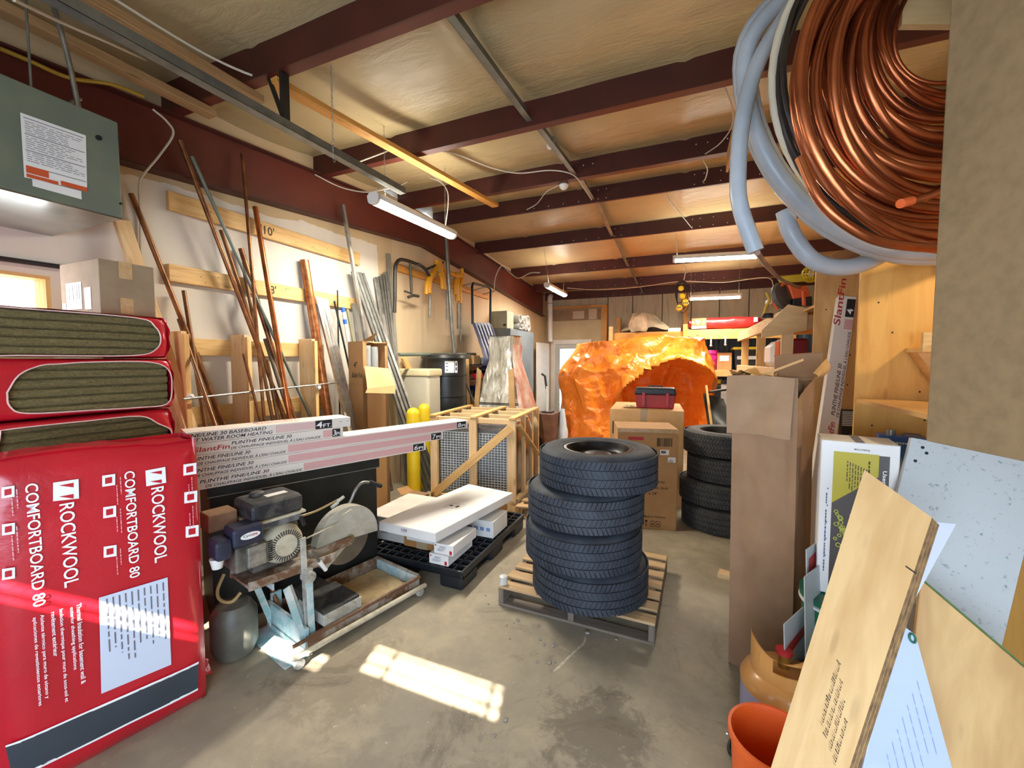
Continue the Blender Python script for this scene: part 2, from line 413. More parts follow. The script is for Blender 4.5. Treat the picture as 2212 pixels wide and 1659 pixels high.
def back_wall_mat():
    t = NT('stained_fibreboard'); t.set(Roughness=.8)
    n1 = t.noise(t.coord('Object', (5, 1, .7)), 2.2, 7, .65, .3); n2 = t.noise(t.coord('Object', (1.5, 1, .6)), 1.3, 6)
    c = t.mix(n2, lin('#b8aa8c'), lin('#cfc1a3')); c = t.mix(t.ramp(n1, [(.48, (0, 0, 0)), (.75, (.7,)*3)]), c, lin('#8a7c62'))
    t.base(c); return t.m
bwm = back_wall_mat(); drywall = mat('beige_drywall', '#b8a683', '#c4b391', .8, scale=2)
DX0, DX1, DZ = -3.25, -2.35, 2.06                 # door opening
m = MB(); m.box((XL-.16, YB, 0), (DX0, YB+.15, 3.6)).box((DX1, YB, 0), (XR+.2, YB+.15, 3.6)).box((DX0, YB, DZ), (DX1, YB+.15, 3.6))
struct(m.build('wall_back', bwm), 'stained grey fibreboard wall at the far end', 'wall')
seams = MB()
for x in (-1.86, -1.25, -.55, .1, .7, 1.3): seams.box((x-.012, YB-.012, 2.2), (x+.012, YB-.001, 3.4))
struct(seams.build('trim_1', mat('dark_seam', '#5f5444', rough=.8)), 'dark vertical seams between the fibreboard panels', 'trim')
m = MB(); m.box((XL, YB-.10, 0), (DX0, YB, 2.98)).box((DX1, YB-.10, 0), (-1.95, YB, 2.98)).box((DX0, YB-.10, DZ), (DX1, YB, 2.98))
struct(m.build('wall_door', drywall), 'beige drywall partition round the far glazed door', 'wall')
m = MB().box((XL+.02, YB-.115, 2.66), (-2.02, YB-.102, 2.96)); struct(m.build('trim_2', card_d), 'tan board strip across the top of the door partition', 'trim')
m = MB().box((-2.75, YB-.118, 2.70), (-2.45, YB-.116, 2.90)).box((-2.33, YB-.118, 2.67), (-2.12, YB-.116, 2.94)); struct(m.build('trim_3', mat('plaster_patch', '#c3b79f', rough=.8)), 'two pale filler patches on the tan board strip', 'trim')
m = MB().box((XL, YB-.16, 2.985), (-1.86, YB, 3.03)).box((-1.99, YB-.15, 0), (-1.86, YB-.005, 2.985)); struct(m.build('trim_4', pine_warm), 'wooden top plate and post framing the door partition', 'trim')
# corrugated blue steel behind the far shelves
m = MB(); x = -1.84
while x < XR-.1:
    for (a, b, d0, d1) in ((0, .05, 0, .03), (.05, .10, .03, .03), (.10, .15, .03, 0), (.15, .22, 0, 0)):
        m.poly([(x+a, YB-.006-d0, .02), (x+b, YB-.006-d1, .02), (x+b, YB-.006-d1, 2.25), (x+a, YB-.006-d0, 2.25)])
    x += .22
struct(m.build('wall_siding', mat('blue_siding', '#42617a', '#4c6d88', .45, .3, scale=3)), 'blue corrugated steel siding behind the far shelves', 'wall')
# glazed door
dr = struct(bpy.data.objects.new('door_1', None), 'white framed glazed door half hidden by the orange tarp', 'door'); col.objects.link(dr); dr.location = ((DX0+DX1)/2, YB-.05, 0)
m = MB()
for lo, hi in (((DX0-.09, YB-.13, 0), (DX0+.02, YB-.1, DZ+.1)), ((DX1-.02, YB-.13, 0), (DX1+.09, YB-.1, DZ+.1)), ((DX0+.02, YB-.13, DZ-.02), (DX1-.02, YB-.1, DZ+.1))): m.box(lo, hi)
m.build('casing', white_met, dr)
m = MB()
for lo, hi in (((DX0, YB-.1, .02), (DX0+.14, YB-.04, DZ-.02)), ((DX1-.14, YB-.1, .02), (DX1, YB-.04, DZ-.02)), ((DX0+.14, YB-.1, DZ-.14), (DX1-.14, YB-.04, DZ-.02)), ((DX0+.14, YB-.1, .02), (DX1-.14, YB-.04, .2)), ((DX0+.14, YB-.09, 1.05), (DX1-.14, YB-.05, 1.075))): m.box(lo, hi)
m.build('door_leaf', mat('grey_white_door', '#b9bcb8', '#c6c9c5', .4, scale=3), dr)
def glass():
    t = NT('clear_glass'); t.set(Roughness=.02, Metallic=0); t.b.inputs['Transmission Weight'].default_value = 1; t.b.inputs['IOR'].default_value = 1.05; return t.m
MB().box((DX0+.14, YB-.075, .2), (DX1-.14, YB-.07, DZ-.14)).build('pane', glass(), dr)
struct(MB().box((-8, YB+.2, -.15), (6, YB+14, -.1)).build('ground_outside', mat('pale_gravel', '#b9c0b4', '#cfd4cb', .9, scale=3)), 'pale bright ground outside the far door', 'ground')
struct(MB().box((XR, YN, 0), (XR+.15, YB+.15, 3.7)).build('wall_right', drywall), 'beige drywall along the right side behind the racks', 'wall')
# front wall behind the camera: overhead door with two clear lites high up and an added glowing fill panel below
SL = ((-2.35, -1.0, 2.28, 2.46), (-.80, 0.0, 2.36, 2.585))
m = MB(); m.box((XL-.16, YN-.1, 0), (XR+.15, YN, 2.2)).box((XL-.16, YN-.1, 2.7), (XR+.15, YN, 3.6))
xs = [XL-.16, SL[0][0], SL[0][1], SL[1][0], SL[1][1], XR+.15]
for i in (0, 2, 4): m.box((xs[i], YN-.1, 2.2), (xs[i+1], YN, 2.7))
for a, b, Z0, Z1 in SL: m.box((a, YN-.1, 2.2), (b, YN, Z0)).box((a, YN-.1, Z1), (b, YN, 2.7))
struct(m.build('wall_front', white_met), 'white overhead door wall behind the viewpoint', 'wall')
m = MB()
for a, b, Z0, Z1 in SL:
    for k in (.36, .68): z = Z0+(Z1-Z0)*k; m.box((a, YN-.06, z), (b, YN-.045, z+.014))
    for k in (.19, .92): x = a+(b-a)*k; m.box((x-.008, YN-.06, Z0), (x+.008, YN-.045, Z1))
struct(m.build('window_2', white_met), 'thin bars across the two high clear lites of the overhead door', 'window')
struct(MB().box((-2.6, YN+.002, .35), (2.0, YN+.02, 1.95)).build('daylight_fill_panel', emit('daylight_fill_glow', '#cfe2ff', 1.5)), 'unseen glowing panel added behind the viewpoint as daylight fill', 'window')  # added emissive panel, brightens the room as daylight from behind the viewpoint

# ------------------------------------------------------------------ roof: girder, purlins, insulation
def bz(Y): return 2.91+.091*(Y-1.6) if Y < 4.97 else 3.217-(Y-4.97)*.0855
def tz(Y): return 3.28+.085*(Y-1.08) if Y < 4.97 else 3.611-(Y-4.97)*.0585
ys = [YN, 0, 1.6, 3.2, 4.97, 7, 9, 10.25]
BX = XL+.07
gd = struct(bpy.data.objects.new('wall_beam', None), 'long red steel girder along the top of the left wall', 'beam'); col.objects.link(gd); gd.location = (XL, 5, 3)
m = MB()
for a, b in zip(ys, ys[1:]): m.prism([(XL+.004, a, bz(a)), (XL+.004, b, bz(b)), (XL+.004, b, tz(b)), (XL+.004, a, tz(a))], (.05, 0, 0))
m.build('web', oxide, gd)
m = MB()
for a, b in zip(ys, ys[1:]):
    m.prism([(XL+.004, a, bz(a)-.012), (XL+.004, b, bz(b)-.012), (XL+.004, b, bz(b)), (XL+.004, a, bz(a))], (.11, 0, 0))
m.build('lower_flange', oxide_d, gd)
m = MB()
for a, b in zip(ys, ys[1:]):
    m.prism([(XL+.004, a, tz(a)), (XL+.004, b, tz(b)), (XL+.004, b, tz(b)+.012), (XL+.004, a, tz(a)+.012)], (.11, 0, 0))
m.build('upper_flange', oxide_d, gd)
PUR = [(1.84, 3.36), (3.15, 3.45), (4.47, 3.567), (5.28, 3.587), (6.6, 3.494), (8.24, 3.376), (9.63, 3.276), (10.6, 3.207)]
for i, (Y, zb) in enumerate(PUR):
    p = struct(bpy.data.objects.new('ceiling_beam', None), 'red steel purlin number %s across the roof counting from the viewer' % ('one two three four five six seven eight'.split()[i]), 'beam'); col.objects.link(p); p.location = (0, Y, zb)
    fl = .075 if i < 3 else .03
    MB().box((XL, Y, zb), (XR, Y+.012, zb+.2)).build('web', oxide_d, p)
    MB().box((XL, Y+.012, zb), (XR, Y+fl, zb+.008)).box((XL, Y+fl-.006, zb+.008), (XR, Y+fl, zb+.024)).build('lower_flange', oxide, p)
    if i > 1:
        m = MB()
        for x in ([-1.9+.2*k for k in range(4)] if i > 2 else [])+[-1.05, -.95, .05, .15, .32, .5, .7]:
            for dz in ((.035, .145) if i > 2 and x in (-1.05, -.95, .05, .15, .32) else (.04,) if i > 2 else (.12,)):
                m.cyl((x, Y-.004, zb+dz), (x, Y+.001, zb+dz), .006, 8)
        m.build('lit_bolt_hole', white_pl, p)  # pale discs painted as light showing through the web's bolt holes
# bridging channels
for i, ((Y0, z0), (Y1, z1)) in enumerate(zip(PUR, PUR[1:])):
    x = -1.17+.03*i
    m = MB().obox((x-.03, Y0+.012, z0+.035), (.004, 0, 0), (0, Y1-Y0-.012, z1-z0), (0, 0, .11)).obox((x-.03, Y0+.012, z0+.035), (.05, 0, 0), (0, Y1-Y0-.012, z1-z0), (0, 0, .004))
    struct(m.build('ceiling_beam', galv_d), 'grey bridging channel between red purlins %s' % ('one and two,two and three,three and four,four and five,five and six,six and seven,seven and eight'.split(',')[i]), 'beam')
def vinyl():
    t = NT('insulation_vinyl'); t.set(Roughness=.36); t.b.inputs['Specular IOR Level'].default_value = .35
    n1 = t.noise(t.coord('Object'), 1.1, 5); n2 = t.noise(t.coord('Object', (1, 3, 1)), 3.5, 8, .6, .5)
    t.base(t.ramp(n1, [(.3, lin('#a5946f')), (.7, lin('#b8a67e'))])); t.bump(n2, .35, .03); return t.m
def cz(Y):
    for (a, za), (b, zb) in zip([(-1.4, 3.13)]+PUR, PUR+[(11.2, 3.16)]):
        if Y <= b: k = (Y-a)/(b-a); return za+(zb-za)*k+.205-.055*math.sin(math.pi*k)**.8
    return 3.37
NV = 130
def cf(u, v):
    X = XL-.1+(XR-XL+.2)*u; Y = YN-.1+(YB-YN+.2)*v
    q = abs(((X+1.9) % 1.24)-.62); ridge = -.02*math.exp(-(q/.03)**2)
    return (X, Y, cz(Y)+ridge*.7+.008*noise.noise(V((X*1.5, Y*2.5, 3))))
struct(MB().grid(cf, 120, NV).build('ceiling', vinyl()), 'tan vinyl faced roof insulation between red purlins', 'ceiling')
struct(MB().box((XL-.2, YN-.2, 3.95), (XR+.2, YB+.2, 4.0)).build('roof', galv_d), 'steel roof sheet above the insulation', 'roof')
# ------------------------------------------------------------------ LED strip fixtures and what hangs with them
def led_fixture(a, b, label, chains, pw):
    a, b = V(a), V(b); d = (b-a).normalized(); s = d.cross(V((0, 0, 1))).normalized(); up = V((0, 0, 1))
    t = thing('strip_light', label, 'light', (a+b)/2, 'LED strip lights hung under the purlins')
    prof = [(-.055, .0), (-.06, .035), (-.035, .06), (.035, .06), (.06, .035), (.055, .0)]
    MB().prism([a+s*x+up*z for x, z in prof], b-a).build('housing', white_met, t, recalc=True)
    ar = [(math.cos(q)*.055, -math.sin(q)*.04-.001) for q in [math.pi*k/8 for k in range(9)]]
    MB().prism([a+d*.03+s*x+up*z for x, z in ar], (b-a)-d*.06).build('diffuser', led, t, recalc=True)
    for p in (a, b): MB().prism([p-d*(.004 if p is a else -.004)+s*x+up*z for x, z in prof]+[p-d*(.004 if p is a else -.004)+s*x+up*z for x, z in ar[1:-1]], d*(.03 if p is a else -.03)).build('end_cap', white_met, t, recalc=True)
    for (k, top) in chains:
        p = a+(b-a)*k+up*.06; m = MB(); q = V(top); n = max(4, int((q-p).length/.028)); st = (q-p)/n
        for i in range(n):
            e1 = st.normalized(); e2 = s if i % 2 else d; c = p+st*(i+.5); L = st.length*.62
            m.tube([c+e1*math.cos(x)*L+e2*math.sin(x)*.005 for x in [2*math.pi*j/8 for j in range(8)]], .0014, 5, True)
        m.build('hanging_chain', galv, t)
    l = bpy.data.lights.new('strip_light_glow', 'AREA'); o = bpy.data.objects.new('strip_light_glow', l); col.objects.link(o)
    l.shape = 'RECTANGLE'; l.size = (b-a).length; l.size_y = .1; l.energy = pw; l.color = (1, .93, .80); l.spread = math.radians(175)
    o.location = (a+b)/2-up*.06; X = d; Z = up; Y = Z.cross(X)
    o.matrix_world = Matrix(((X.x, Y.x, Z.x, o.location.x), (X.y, Y.y, Z.y, o.location.y), (X.z, Y.z, Z.z, o.location.z), (0, 0, 0, 1)))
    for sgn in (1, -1):
        if sgn < 0: l2 = l.copy(); l2.energy = pw*.14; o2 = bpy.data.objects.new('strip_light_glow', l2); col.objects.link(o2); c_ = (a+b)/2+up*.075; X, Y, Z = d, d.cross(up), -up; o2.matrix_world = Matrix(((X.x, Y.x, Z.x, c_.x), (X.y, Y.y, Z.y, c_.y), (X.z, Y.z, Z.z, c_.z), (0, 0, 0, 1)))
    return t
PW = 62
led_fixture((-2.42, 2.78, 2.94), (-2.42, 4.05, 2.99), 'strip light hanging close above the leaning pipes, biggest of the four', [(.12, (-2.42, 2.93, 3.62)), (.88, (-2.42, 3.90, 3.68))], PW)
led_fixture((-2.4, 7.37, 2.995), (-2.4, 8.62, 3.0), 'small strip light near the far end of the red girder', [(.1, (-2.4, 7.2, 3.62)), (.9, (-2.38, 8.5, 3.55))], PW*.7)
led_fixture((-.20, 6.62, 3.09), (.90, 6.62, 3.05), 'wide strip light crossing in front of the fourth and fifth purlins', [(.05, (-.17, 6.61, 3.5)), (.95, (.85, 6.61, 3.5))], PW)
led_fixture((.027, 9.0, 2.845), (.955, 9.0, 2.83), 'strip light over the far shelf with the red insulation bag', [(.05, (.07, 9.0, 3.5)), (.95, (.92, 9.0, 3.5))], PW*.55)
# ================================================================== hung grey unit, ceiling timber, cables
U = thing('suspended_heater', 'grey green metal unit with white label hung over the small window', 'heater', (-3.1, .75, 2.34))
m = MB(); m.box((XL+.005, .30, 2.345), (-2.73, 1.24, 2.83)); m.build('casing', grey_paint, U, bevel=.006)
m = MB().box((XL+.008, .302, 2.338), (-2.735, 1.236, 2.346)); m.build('bottom_pan', mat('mirror_galvanised', '#8f918c', '#b4b5ae', .2, .9, scale=3), U)
def on_unit(x, y, off=.002): p = at_x(x, y, -2.73); return V((-2.73+off, p.y, p.z))
q = [on_unit(*p) for p in ((43, 243), (185, 293), (188, 413), (52, 383))]; e1, e2 = q[1]-q[0], q[3]-q[0]
pl = MB().poly(q[::-1]).poly([on_unit(*p) for p in ((69, 386), (175, 413), (176, 431), (70, 402))][::-1]).build('label_plate', white_pl, U)
m = MB()
for k in (.05, .30, .55, .80): m.poly([q[0]+e1*.04+e2*k, q[0]+e1*.96+e2*k, q[0]+e1*.96+e2*(k+.012), q[0]+e1*.04+e2*(k+.012)][::-1])
for k in range(26):
    if k % 7 and k < 20: m.lines(q[0]+e1*.05+e2*(.08+.034*k)+V((.0015, 0, 0)), e1, -e2, e1.length*.9, 1, .01, .0025)
for v in m.v: v.x += .001
m.build('lettering', grey_ink, pl)
m = MB()
for a, b, c, d in ((.03, .36, .80, .915), (.03, .50, .93, .985), (.54, .97, .90, .975)): m.poly([q[0]+e1*a+e2*c, q[0]+e1*b+e2*c, q[0]+e1*b+e2*d, q[0]+e1*a+e2*d][::-1])
for v in m.v: v.x += .0015
m.build('warning_band', mat('orange_red_print', '#c0502a', rough=.5), pl)
for x, y in ((212, 298), (258, 300), (260, 440)): p = on_unit(x, y); MB().cyl(p-V((.003, 0, 0)), p+V((.006, 0, 0)), .012 if x < 220 else .006, 12).build('knockout', blk, U)
def ribbed(m, pts, r, n=10, pitch=.012, dep=.85):
    out = []; rr = []
    for a, b in zip(pts, pts[1:]):
        L = (b-a).length; k = max(2, int(L/pitch*2))
        for i in range(k): out.append(a+(b-a)*(i/k)); rr.append(r if i % 2 else r*dep)
    return m.tube(out, rr, n)
cz_ = V((-2.80, 1.12, 2.83))
ribbed(MB(), spline([cz_, cz_+V((-.01, -.02, .2)), cz_+V((-.02, -.05, .4)), cz_+V((-.05, -.06, .50))], 4), .012).build('conduit', galv, U)
ribbed(MB(), spline([V((-3.2, 1.2, 2.83)), V((-3.2, 1.22, 3.0)), V((-3.22, 1.3, 3.1))], 4), .011).build('conduit', galv, U)
MB().tube([(-2.78, .95, 2.83), (-2.78, .95, 3.35)], .005).build('hanger_rod', galv_d, U)

def timber(label, p0, p1, w, h, mt, up=(0, 0, 1), name='timber', grp=None):
    return tag(MB().beam(p0, p1, w, h, up).build(name, mt, bevel=.003, seg=1), label, 'timber', grp)
timber('warm yellow timber running lengthwise below the second purlin', (-2.40, 1.87, 3.335), (-2.14, 4.58, 3.46), .038, .089, pine_warm, (1, 0, 0))
timber('tan ceiling timber with pale cable tied along it near the black bracket', (-2.68, .15, 3.30), (-2.66, 1.98, 3.335), .05, .09, wood('old_timber', '#8a6a44', '#a5845a', None, .7), (1, 0, 0))
timber('tan ceiling timber nearest the red girder over the grey unit', (-3.12, .15, 3.30), (-3.10, 1.95, 3.33), .05, .09, MATS['old_timber'], (1, 0, 0))
def channel(m, p0, p1, w, d, up, t=.0025):
    p0, p1 = V(p0), V(p1); ax = (p1-p0).normalized(); a = ax.cross(V(up)).normalized(); b = a.cross(ax)
    L = p1-p0
    m.obox(p0-a*w/2-b*d/2, L, a*w, b*t).obox(p0-a*w/2-b*d/2, L, a*t, b*d).obox(p0+a*(w/2-t)-b*d/2, L, a*t, b*d)
    return m
T = thing('hanging_rail', 'long grey steel rail hung from the first purlin by a black bracket', 'rail', (-2.3, 2, 3.03))
channel(MB(), (-2.3, .2, 3.0), (-2.3, 3.02, 3.075), .062, .05, (0, 0, 1)).build('channel', galv_d, T)
MB().beam((-2.3, 1.875, 3.04), (-2.3, 1.875, 3.358), .03, .045, (0, 1, 0)).build('bracket_post', blk_steel, T)
MB().beam((-2.3, 1.875, 3.06), (-2.43, 1.875, 3.358), .02, .02, (0, 1, 0)).build('bracket_brace', blk_steel, T)
def hanging_chain(label, top, bot):
    m = MB(); top, bot = V(top), V(bot); n = int((top-bot).length/.02); st = (bot-top)/n
    for i in range(n):
        e = V((0, 1, 0)) if i % 2 else V((1, 0, 0)); c = top+st*(i+.5)
        m.tube([c+st*math.cos(x)*.62+e*math.sin(x)*.005 for x in [2*math.pi*j/8 for j in range(8)]], .0015, 5, True)
    m.tube(spline([bot, bot-V((0, 0, .02)), bot+V((.012, 0, -.03)), bot+V((.016, 0, -.012))], 4), .0018, 6)
    tag(m.build('hanging_chain', galv), label, 'chain')
a = at_y(714, 92, 1.93); b = at_y(720, 340, 1.93); hanging_chain('loose chain with end hook dangling from the first purlin', (a.x, 1.93, 3.36), (a.x, 1.93, b.z))
def cable(label, pts, r=.006, mt=None, name='cable', k=7, n=7): return tag(MB().tube(spline(pts, k), r, n).build(name, mt or cable_w), label, 'cable')
cable('yellow cable along the top of the girder over the grey unit', [at_x(0, 105, -3.3), at_x(60, 130, -3.3), at_x(150, 168, -3.3), at_x(240, 182, -3.3), at_x(310, 208, -3.3)], .011, mat('yellow_cable', '#a3842a', rough=.5))
p = [at_x(330, 236, -3.34), at_x(360, 262, -3.34), at_x(374, 290, -3.34), at_x(345, 335, -3.34), at_x(312, 375, -3.355), at_x(301, 400, -3.44), at_x(303, 470, -3.475), at_x(304, 568, -3.475)]
cable('white cable looping off the girder and down the wall beside the grey unit', p, .007)
cable('pale cable tied along the tan ceiling timber', [V((-2.63, .2, 3.36)), V((-2.62, 1.0, 3.37)), V((-2.62, 1.6, 3.385)), V((-2.5, 1.9, 3.385)), V((-2.38, 1.93, 3.40))], .007)
cable('white cable running over the grey hanging rail to the dark purlin web', [at_y(30, 0, .84), at_y(140, 52, 1.06), at_y(240, 95, 1.3), at_y(315, 130, 1.58)], .007)
cable('white cable drooping from the girder to the end of the grey hanging rail', [at_x(680, 377, -3.38), at_x(735, 404, -3.2), at_x(790, 415, -2.9), at_x(840, 407, -2.5), at_x(850, 405, -2.36)], .006)
cable('white cable crossing the second purlin above the big strip light', [at_x(775, 350, -2.6), at_x(840, 325, -2.55), at_x(900, 297, -2.5), at_x(948, 287, -2.42)], .006)
cable('white cable hooping over the timber end and down to the big strip light', [at_y(866, 400, 4.1), at_y(905, 382, 4.1), at_y(945, 390, 4.1), at_y(965, 410, 4.1), at_y(968, 440, 4.1), at_y(962, 490, 4.1)], .006)
cable('long white cable sagging below the third purlin to the grey bridging channel', [at_y(928, 320, 3.3), at_y(905, 340, 3.4), at_y(930, 375, 3.8), at_y(955, 392, 4.1)]+[], .005)
cable('white cable sweeping from the timber to the purlin with the motion sensor', [at_y(925, 322, 3.4), at_y(985, 333, 3.6), at_y(1060, 362, 3.9), at_y(1120, 374, 4.1), at_y(1190, 368, 4.2), at_y(1238, 378, 4.3), at_y(1262, 408, 4.65), at_y(1278, 432, 5.15)], .006)
cable('short cable curling down from the motion sensor onto the fourth purlin', [at_y(1208, 400, 4.62), at_y(1180, 415, 4.8), at_y(1160, 440, 5.15), at_y(1138, 453, 5.26)], .006)
cable('cable tail hanging from the second purlin by the grey pipe coil', [at_y(1563, 180, 3.3), at_y(1582, 235, 3.7), at_y(1580, 275, 4.2), at_y(1555, 310, 4.44), at_y(1523, 333, 4.46)], .006)
cable('cable tail dangling under the third purlin', [at_y(1520, 347, 4.58), at_y(1528, 365, 4.8), at_y(1524, 385, 5.1), at_y(1518, 393, 5.26)], .006)
cable('dark looping wire from the fourth purlin to the fifth purlin', [at_y(1437, 415, 5.33), at_y(1443, 430, 5.6), at_y(1470, 462, 6.2), at_y(1495, 493, 6.58)], .006, galv_d)
cable('white cable strung across the far purlins to the hanging yellow lamps', [at_y(1225, 622, 9.4), at_y(1290, 626, 9.45), at_y(1380, 620, 9.5), at_y(1470, 608, 9.5), at_y(1560, 610, 9.5), at_y(1655, 600, 9.3), at_y(1672, 622, 9.0)], .008)
cable('white cable arching off the girder above the blue snow scoop', [at_x(1067, 630, -3.36), at_x(1070, 600, -3.35), at_x(1083, 575, -3.3), at_x(1100, 588, -3.1), at_x(1120, 601, -2.9), at_x(1145, 590, -2.5), at_x(1166, 589, -2.3)], .010)
jb = thing('junction_box', 'small grey box on the bridging channel below the second purlin', 'junction box', at_y(1190, 300, 3.75))
p = at_y(1190, 300, 3.75); MB().box(p-V((.03, .03, .05)), p+V((.03, .03, .05))).build('box_body', galv, jb, bevel=.004); MB().box(p-V((.028, .032, .085)), p+V((.028, .02, -.05))).build('sensor_lens', white_pl, jb)
jb = thing('junction_box', 'grey switch box standing on the first purlin flange', 'junction box', (-2.36, 1.93, 3.37)); MB().box((-2.41, 1.86, 3.37), (-2.33, 1.91, 3.47)).build('box_body', galv_d, jb, bevel=.004)
ms = thing('motion_sensor', 'round white sensor under the third purlin', 'sensor', at_y(1218, 402, 4.56)); p = at_y(1218, 396, 4.56)
MB().cyl(p+V((0, 0, -.02)), p+V((0, 0, .05)), .05, 20).build('mount', grey_paint, ms); MB().lathe(p, [(0, -.075), (.03, -.065), (.05, -.035), (.052, -.02)], 20).build('lens', white_pl, ms)

# ================================================================== wall rack with leaning pipes
def board_x(label, pl, pr, h, x0, x1, mt, name='wall_rail'):
    a, b = at_x(*pl, x1), at_x(*pr, x1); z = (a.z+b.z)/2
    return tag(MB().box((x0, a.y, z-h), (x1, b.y, z)).build(name, mt, bevel=.003, seg=1), label, 'rail')
r1 = board_x('top wooden wall rail marked with a ten', (364, 411), (778, 547), .135, XL+.002, XL+.04, pine)
r2 = board_x('second wooden wall rail marked with an eight', (364, 570), (767, 644), .125, XL+.002, XL+.04, pine)
r3 = board_x('third wooden wall rail fixed behind the three posts', (376, 728), (700, 745), .13, XL+.002, XL+.04, pine)
r4 = board_x('lowest wooden wall rail low behind the pipe bottoms', (376, 878), (700, 858), .14, XL+.002, XL+.04, pine)
xf = XL+.0415
for (rail, body, px) in ((r1, "'10'", (563, 503)), (r2, "8'", (583, 634))):
    p = at_x(px[0], px[1], xf); MB().text(body, (xf, p.y, p.z), (0, 1, 0), (0, 0, 1), None, .075).build('handwriting', dark_ink, rail)
    m = MB()
    for i in range(16):
        y = rail.location.y+rnd.uniform(-.8, .8); z = rail.location.z+rnd.uniform(.02, .11); m.cyl((xf-.002, y, z), (xf, y, z), .0035, 6)
    m.build('screw', blk_steel, rail)
for k, (y, nm) in enumerate(((1.862, 'first wooden rack post, beside the stacked insulation bags'), (2.315, 'middle wooden rack post on the left wall'), (2.965, 'last wooden rack post, below the fat copper pipe'))):
    p = thing('rack_post', nm, 'post', (-3.36, y, 0), 'posts of the pipe rack')
    MB().box((XL+.045, y-.085, 0), (-3.27, y-.045, 1.81)).build('upright', pine_pale, p, bevel=.003, seg=1)
    MB().box((-3.27, y-.085, .95 if k else .9), (-3.235, y-.05, 1.79)).build('front_strip', pine, p, bevel=.002, seg=1)
    MB().lathe((-3.215, y-.07, 1.35), [(0, -.02), (.018, -.015), (.022, 0), (.018, .015), (0, .02)], 12, (1, 0, 0)).build('rod_clip', white_pl, p)
tag(MB().tube([(-3.205, 1.74, 1.335), (-3.205, 3.12, 1.385)], .0085, 10).build('steel_rod', steel), 'thin steel rod across the front of the three rack posts', 'rod')

def lean(label, top, xt, low, xl, r, mt, name='copper_pipe', cat='pipe', grp='pipes leaning on the left wall', floor=True, n=14):
    p0, p1 = at_x(*top, xt), at_x(*low, xl); d = p1-p0
    if floor: p1 = p0+d*((r*.6-p0.z)/d.z)
    m = MB(); ax = (p1-p0).normalized(); wall = r*.12
    m.tube([p0+ax*.02, p1], r, n, caps=False).tube([p0, p0+ax*.02], r, n, caps=False).tube([p0+ax*.05, p0], r-wall, n, caps=False)
    o = m.build(name, mt); return tag(o, label, cat, grp)
PX = -3.36
lean('long aged copper pipe reaching highest up the red girder', (388, 303), -3.355, (548, 725), PX, .016, copper_old)
lean('grey green conduit leaning across the ten and eight rails', (414, 338), -3.355, (665, 889), PX+.05, .013, mat('grey_green_conduit', '#6a7268', '#7c8478', .5, .4), 'conduit_pipe')
lean('tall rust coloured pipe standing almost upright on the girder', (523, 332), -3.355, (570, 896), -3.20, .013, copper_old)
lean('stout shiny copper pipe ending just under the ten mark', (551, 447), -3.43, (624, 889), -3.18, .021, copper)
lean('short copper pipe ending between the two upper rails', (477, 497), -3.44, (552, 722), PX, .014, copper_old)
lean('pale copper pipe with open top beside the tall rust pipe', (520, 537), -3.44, (595, 775), PX+.03, .020, copper_old)
lean('brown pipe ending at the eight rail behind the tall rust pipe', (524, 568), -3.44, (553, 719), PX, .014, copper_br)
lean('long dark copper pipe leaning beside the cardboard box on the bags', (283, 418), -3.45, (402, 714), PX, .016, copper_old)
lean('short upright copper pipe standing behind the first rack post', (397, 628), -3.42, (411, 716), PX, .014, copper_br)
lean('stubby brown pipe just left of the first rack post top', (386, 690), -3.42, (395, 716), PX, .012, copper_br)
lean('copper pipe sloping down right of the first rack post', (425, 762), -3.42, (473, 902), -3.385, .015, copper_old)
lean('brown pipe close behind the first rack post foot', (428, 815), -3.40, (460, 902), -3.32, .015, copper_br)
lean('thin brown pipe crossing in front of the middle rack post', (526, 764), -3.24, (559, 896), -3.16, .010, copper_old)
lean('grey brown pipe with open top between middle and last posts', (573, 732), -3.40, (611, 850), -3.26, .019, mat('dull_brown_pipe', '#6b5a48', '#7d6b56', .5, .3))
lean('dull brown pipe slanting behind the steel rod', (577, 778), -3.36, (599, 896), -3.24, .016, copper_br)
lean('fattest copper pipe standing over the last rack post', (657, 562), -3.44, (683, 728), -3.385, .041, mat('mottled_copper', '#8a4f2c', '#b87b4d', .35, .75, scale=18), n=24)
timber('long pale timber leaning beside the insulation bags', at_x(262, 476, -3.42), at_x(262, 476, -3.42)+(at_x(392, 870, -3.28)-at_x(262, 476, -3.42))*2.02, .085, .038, pine_pale, (1, 0, .2), 'leaning_timber')

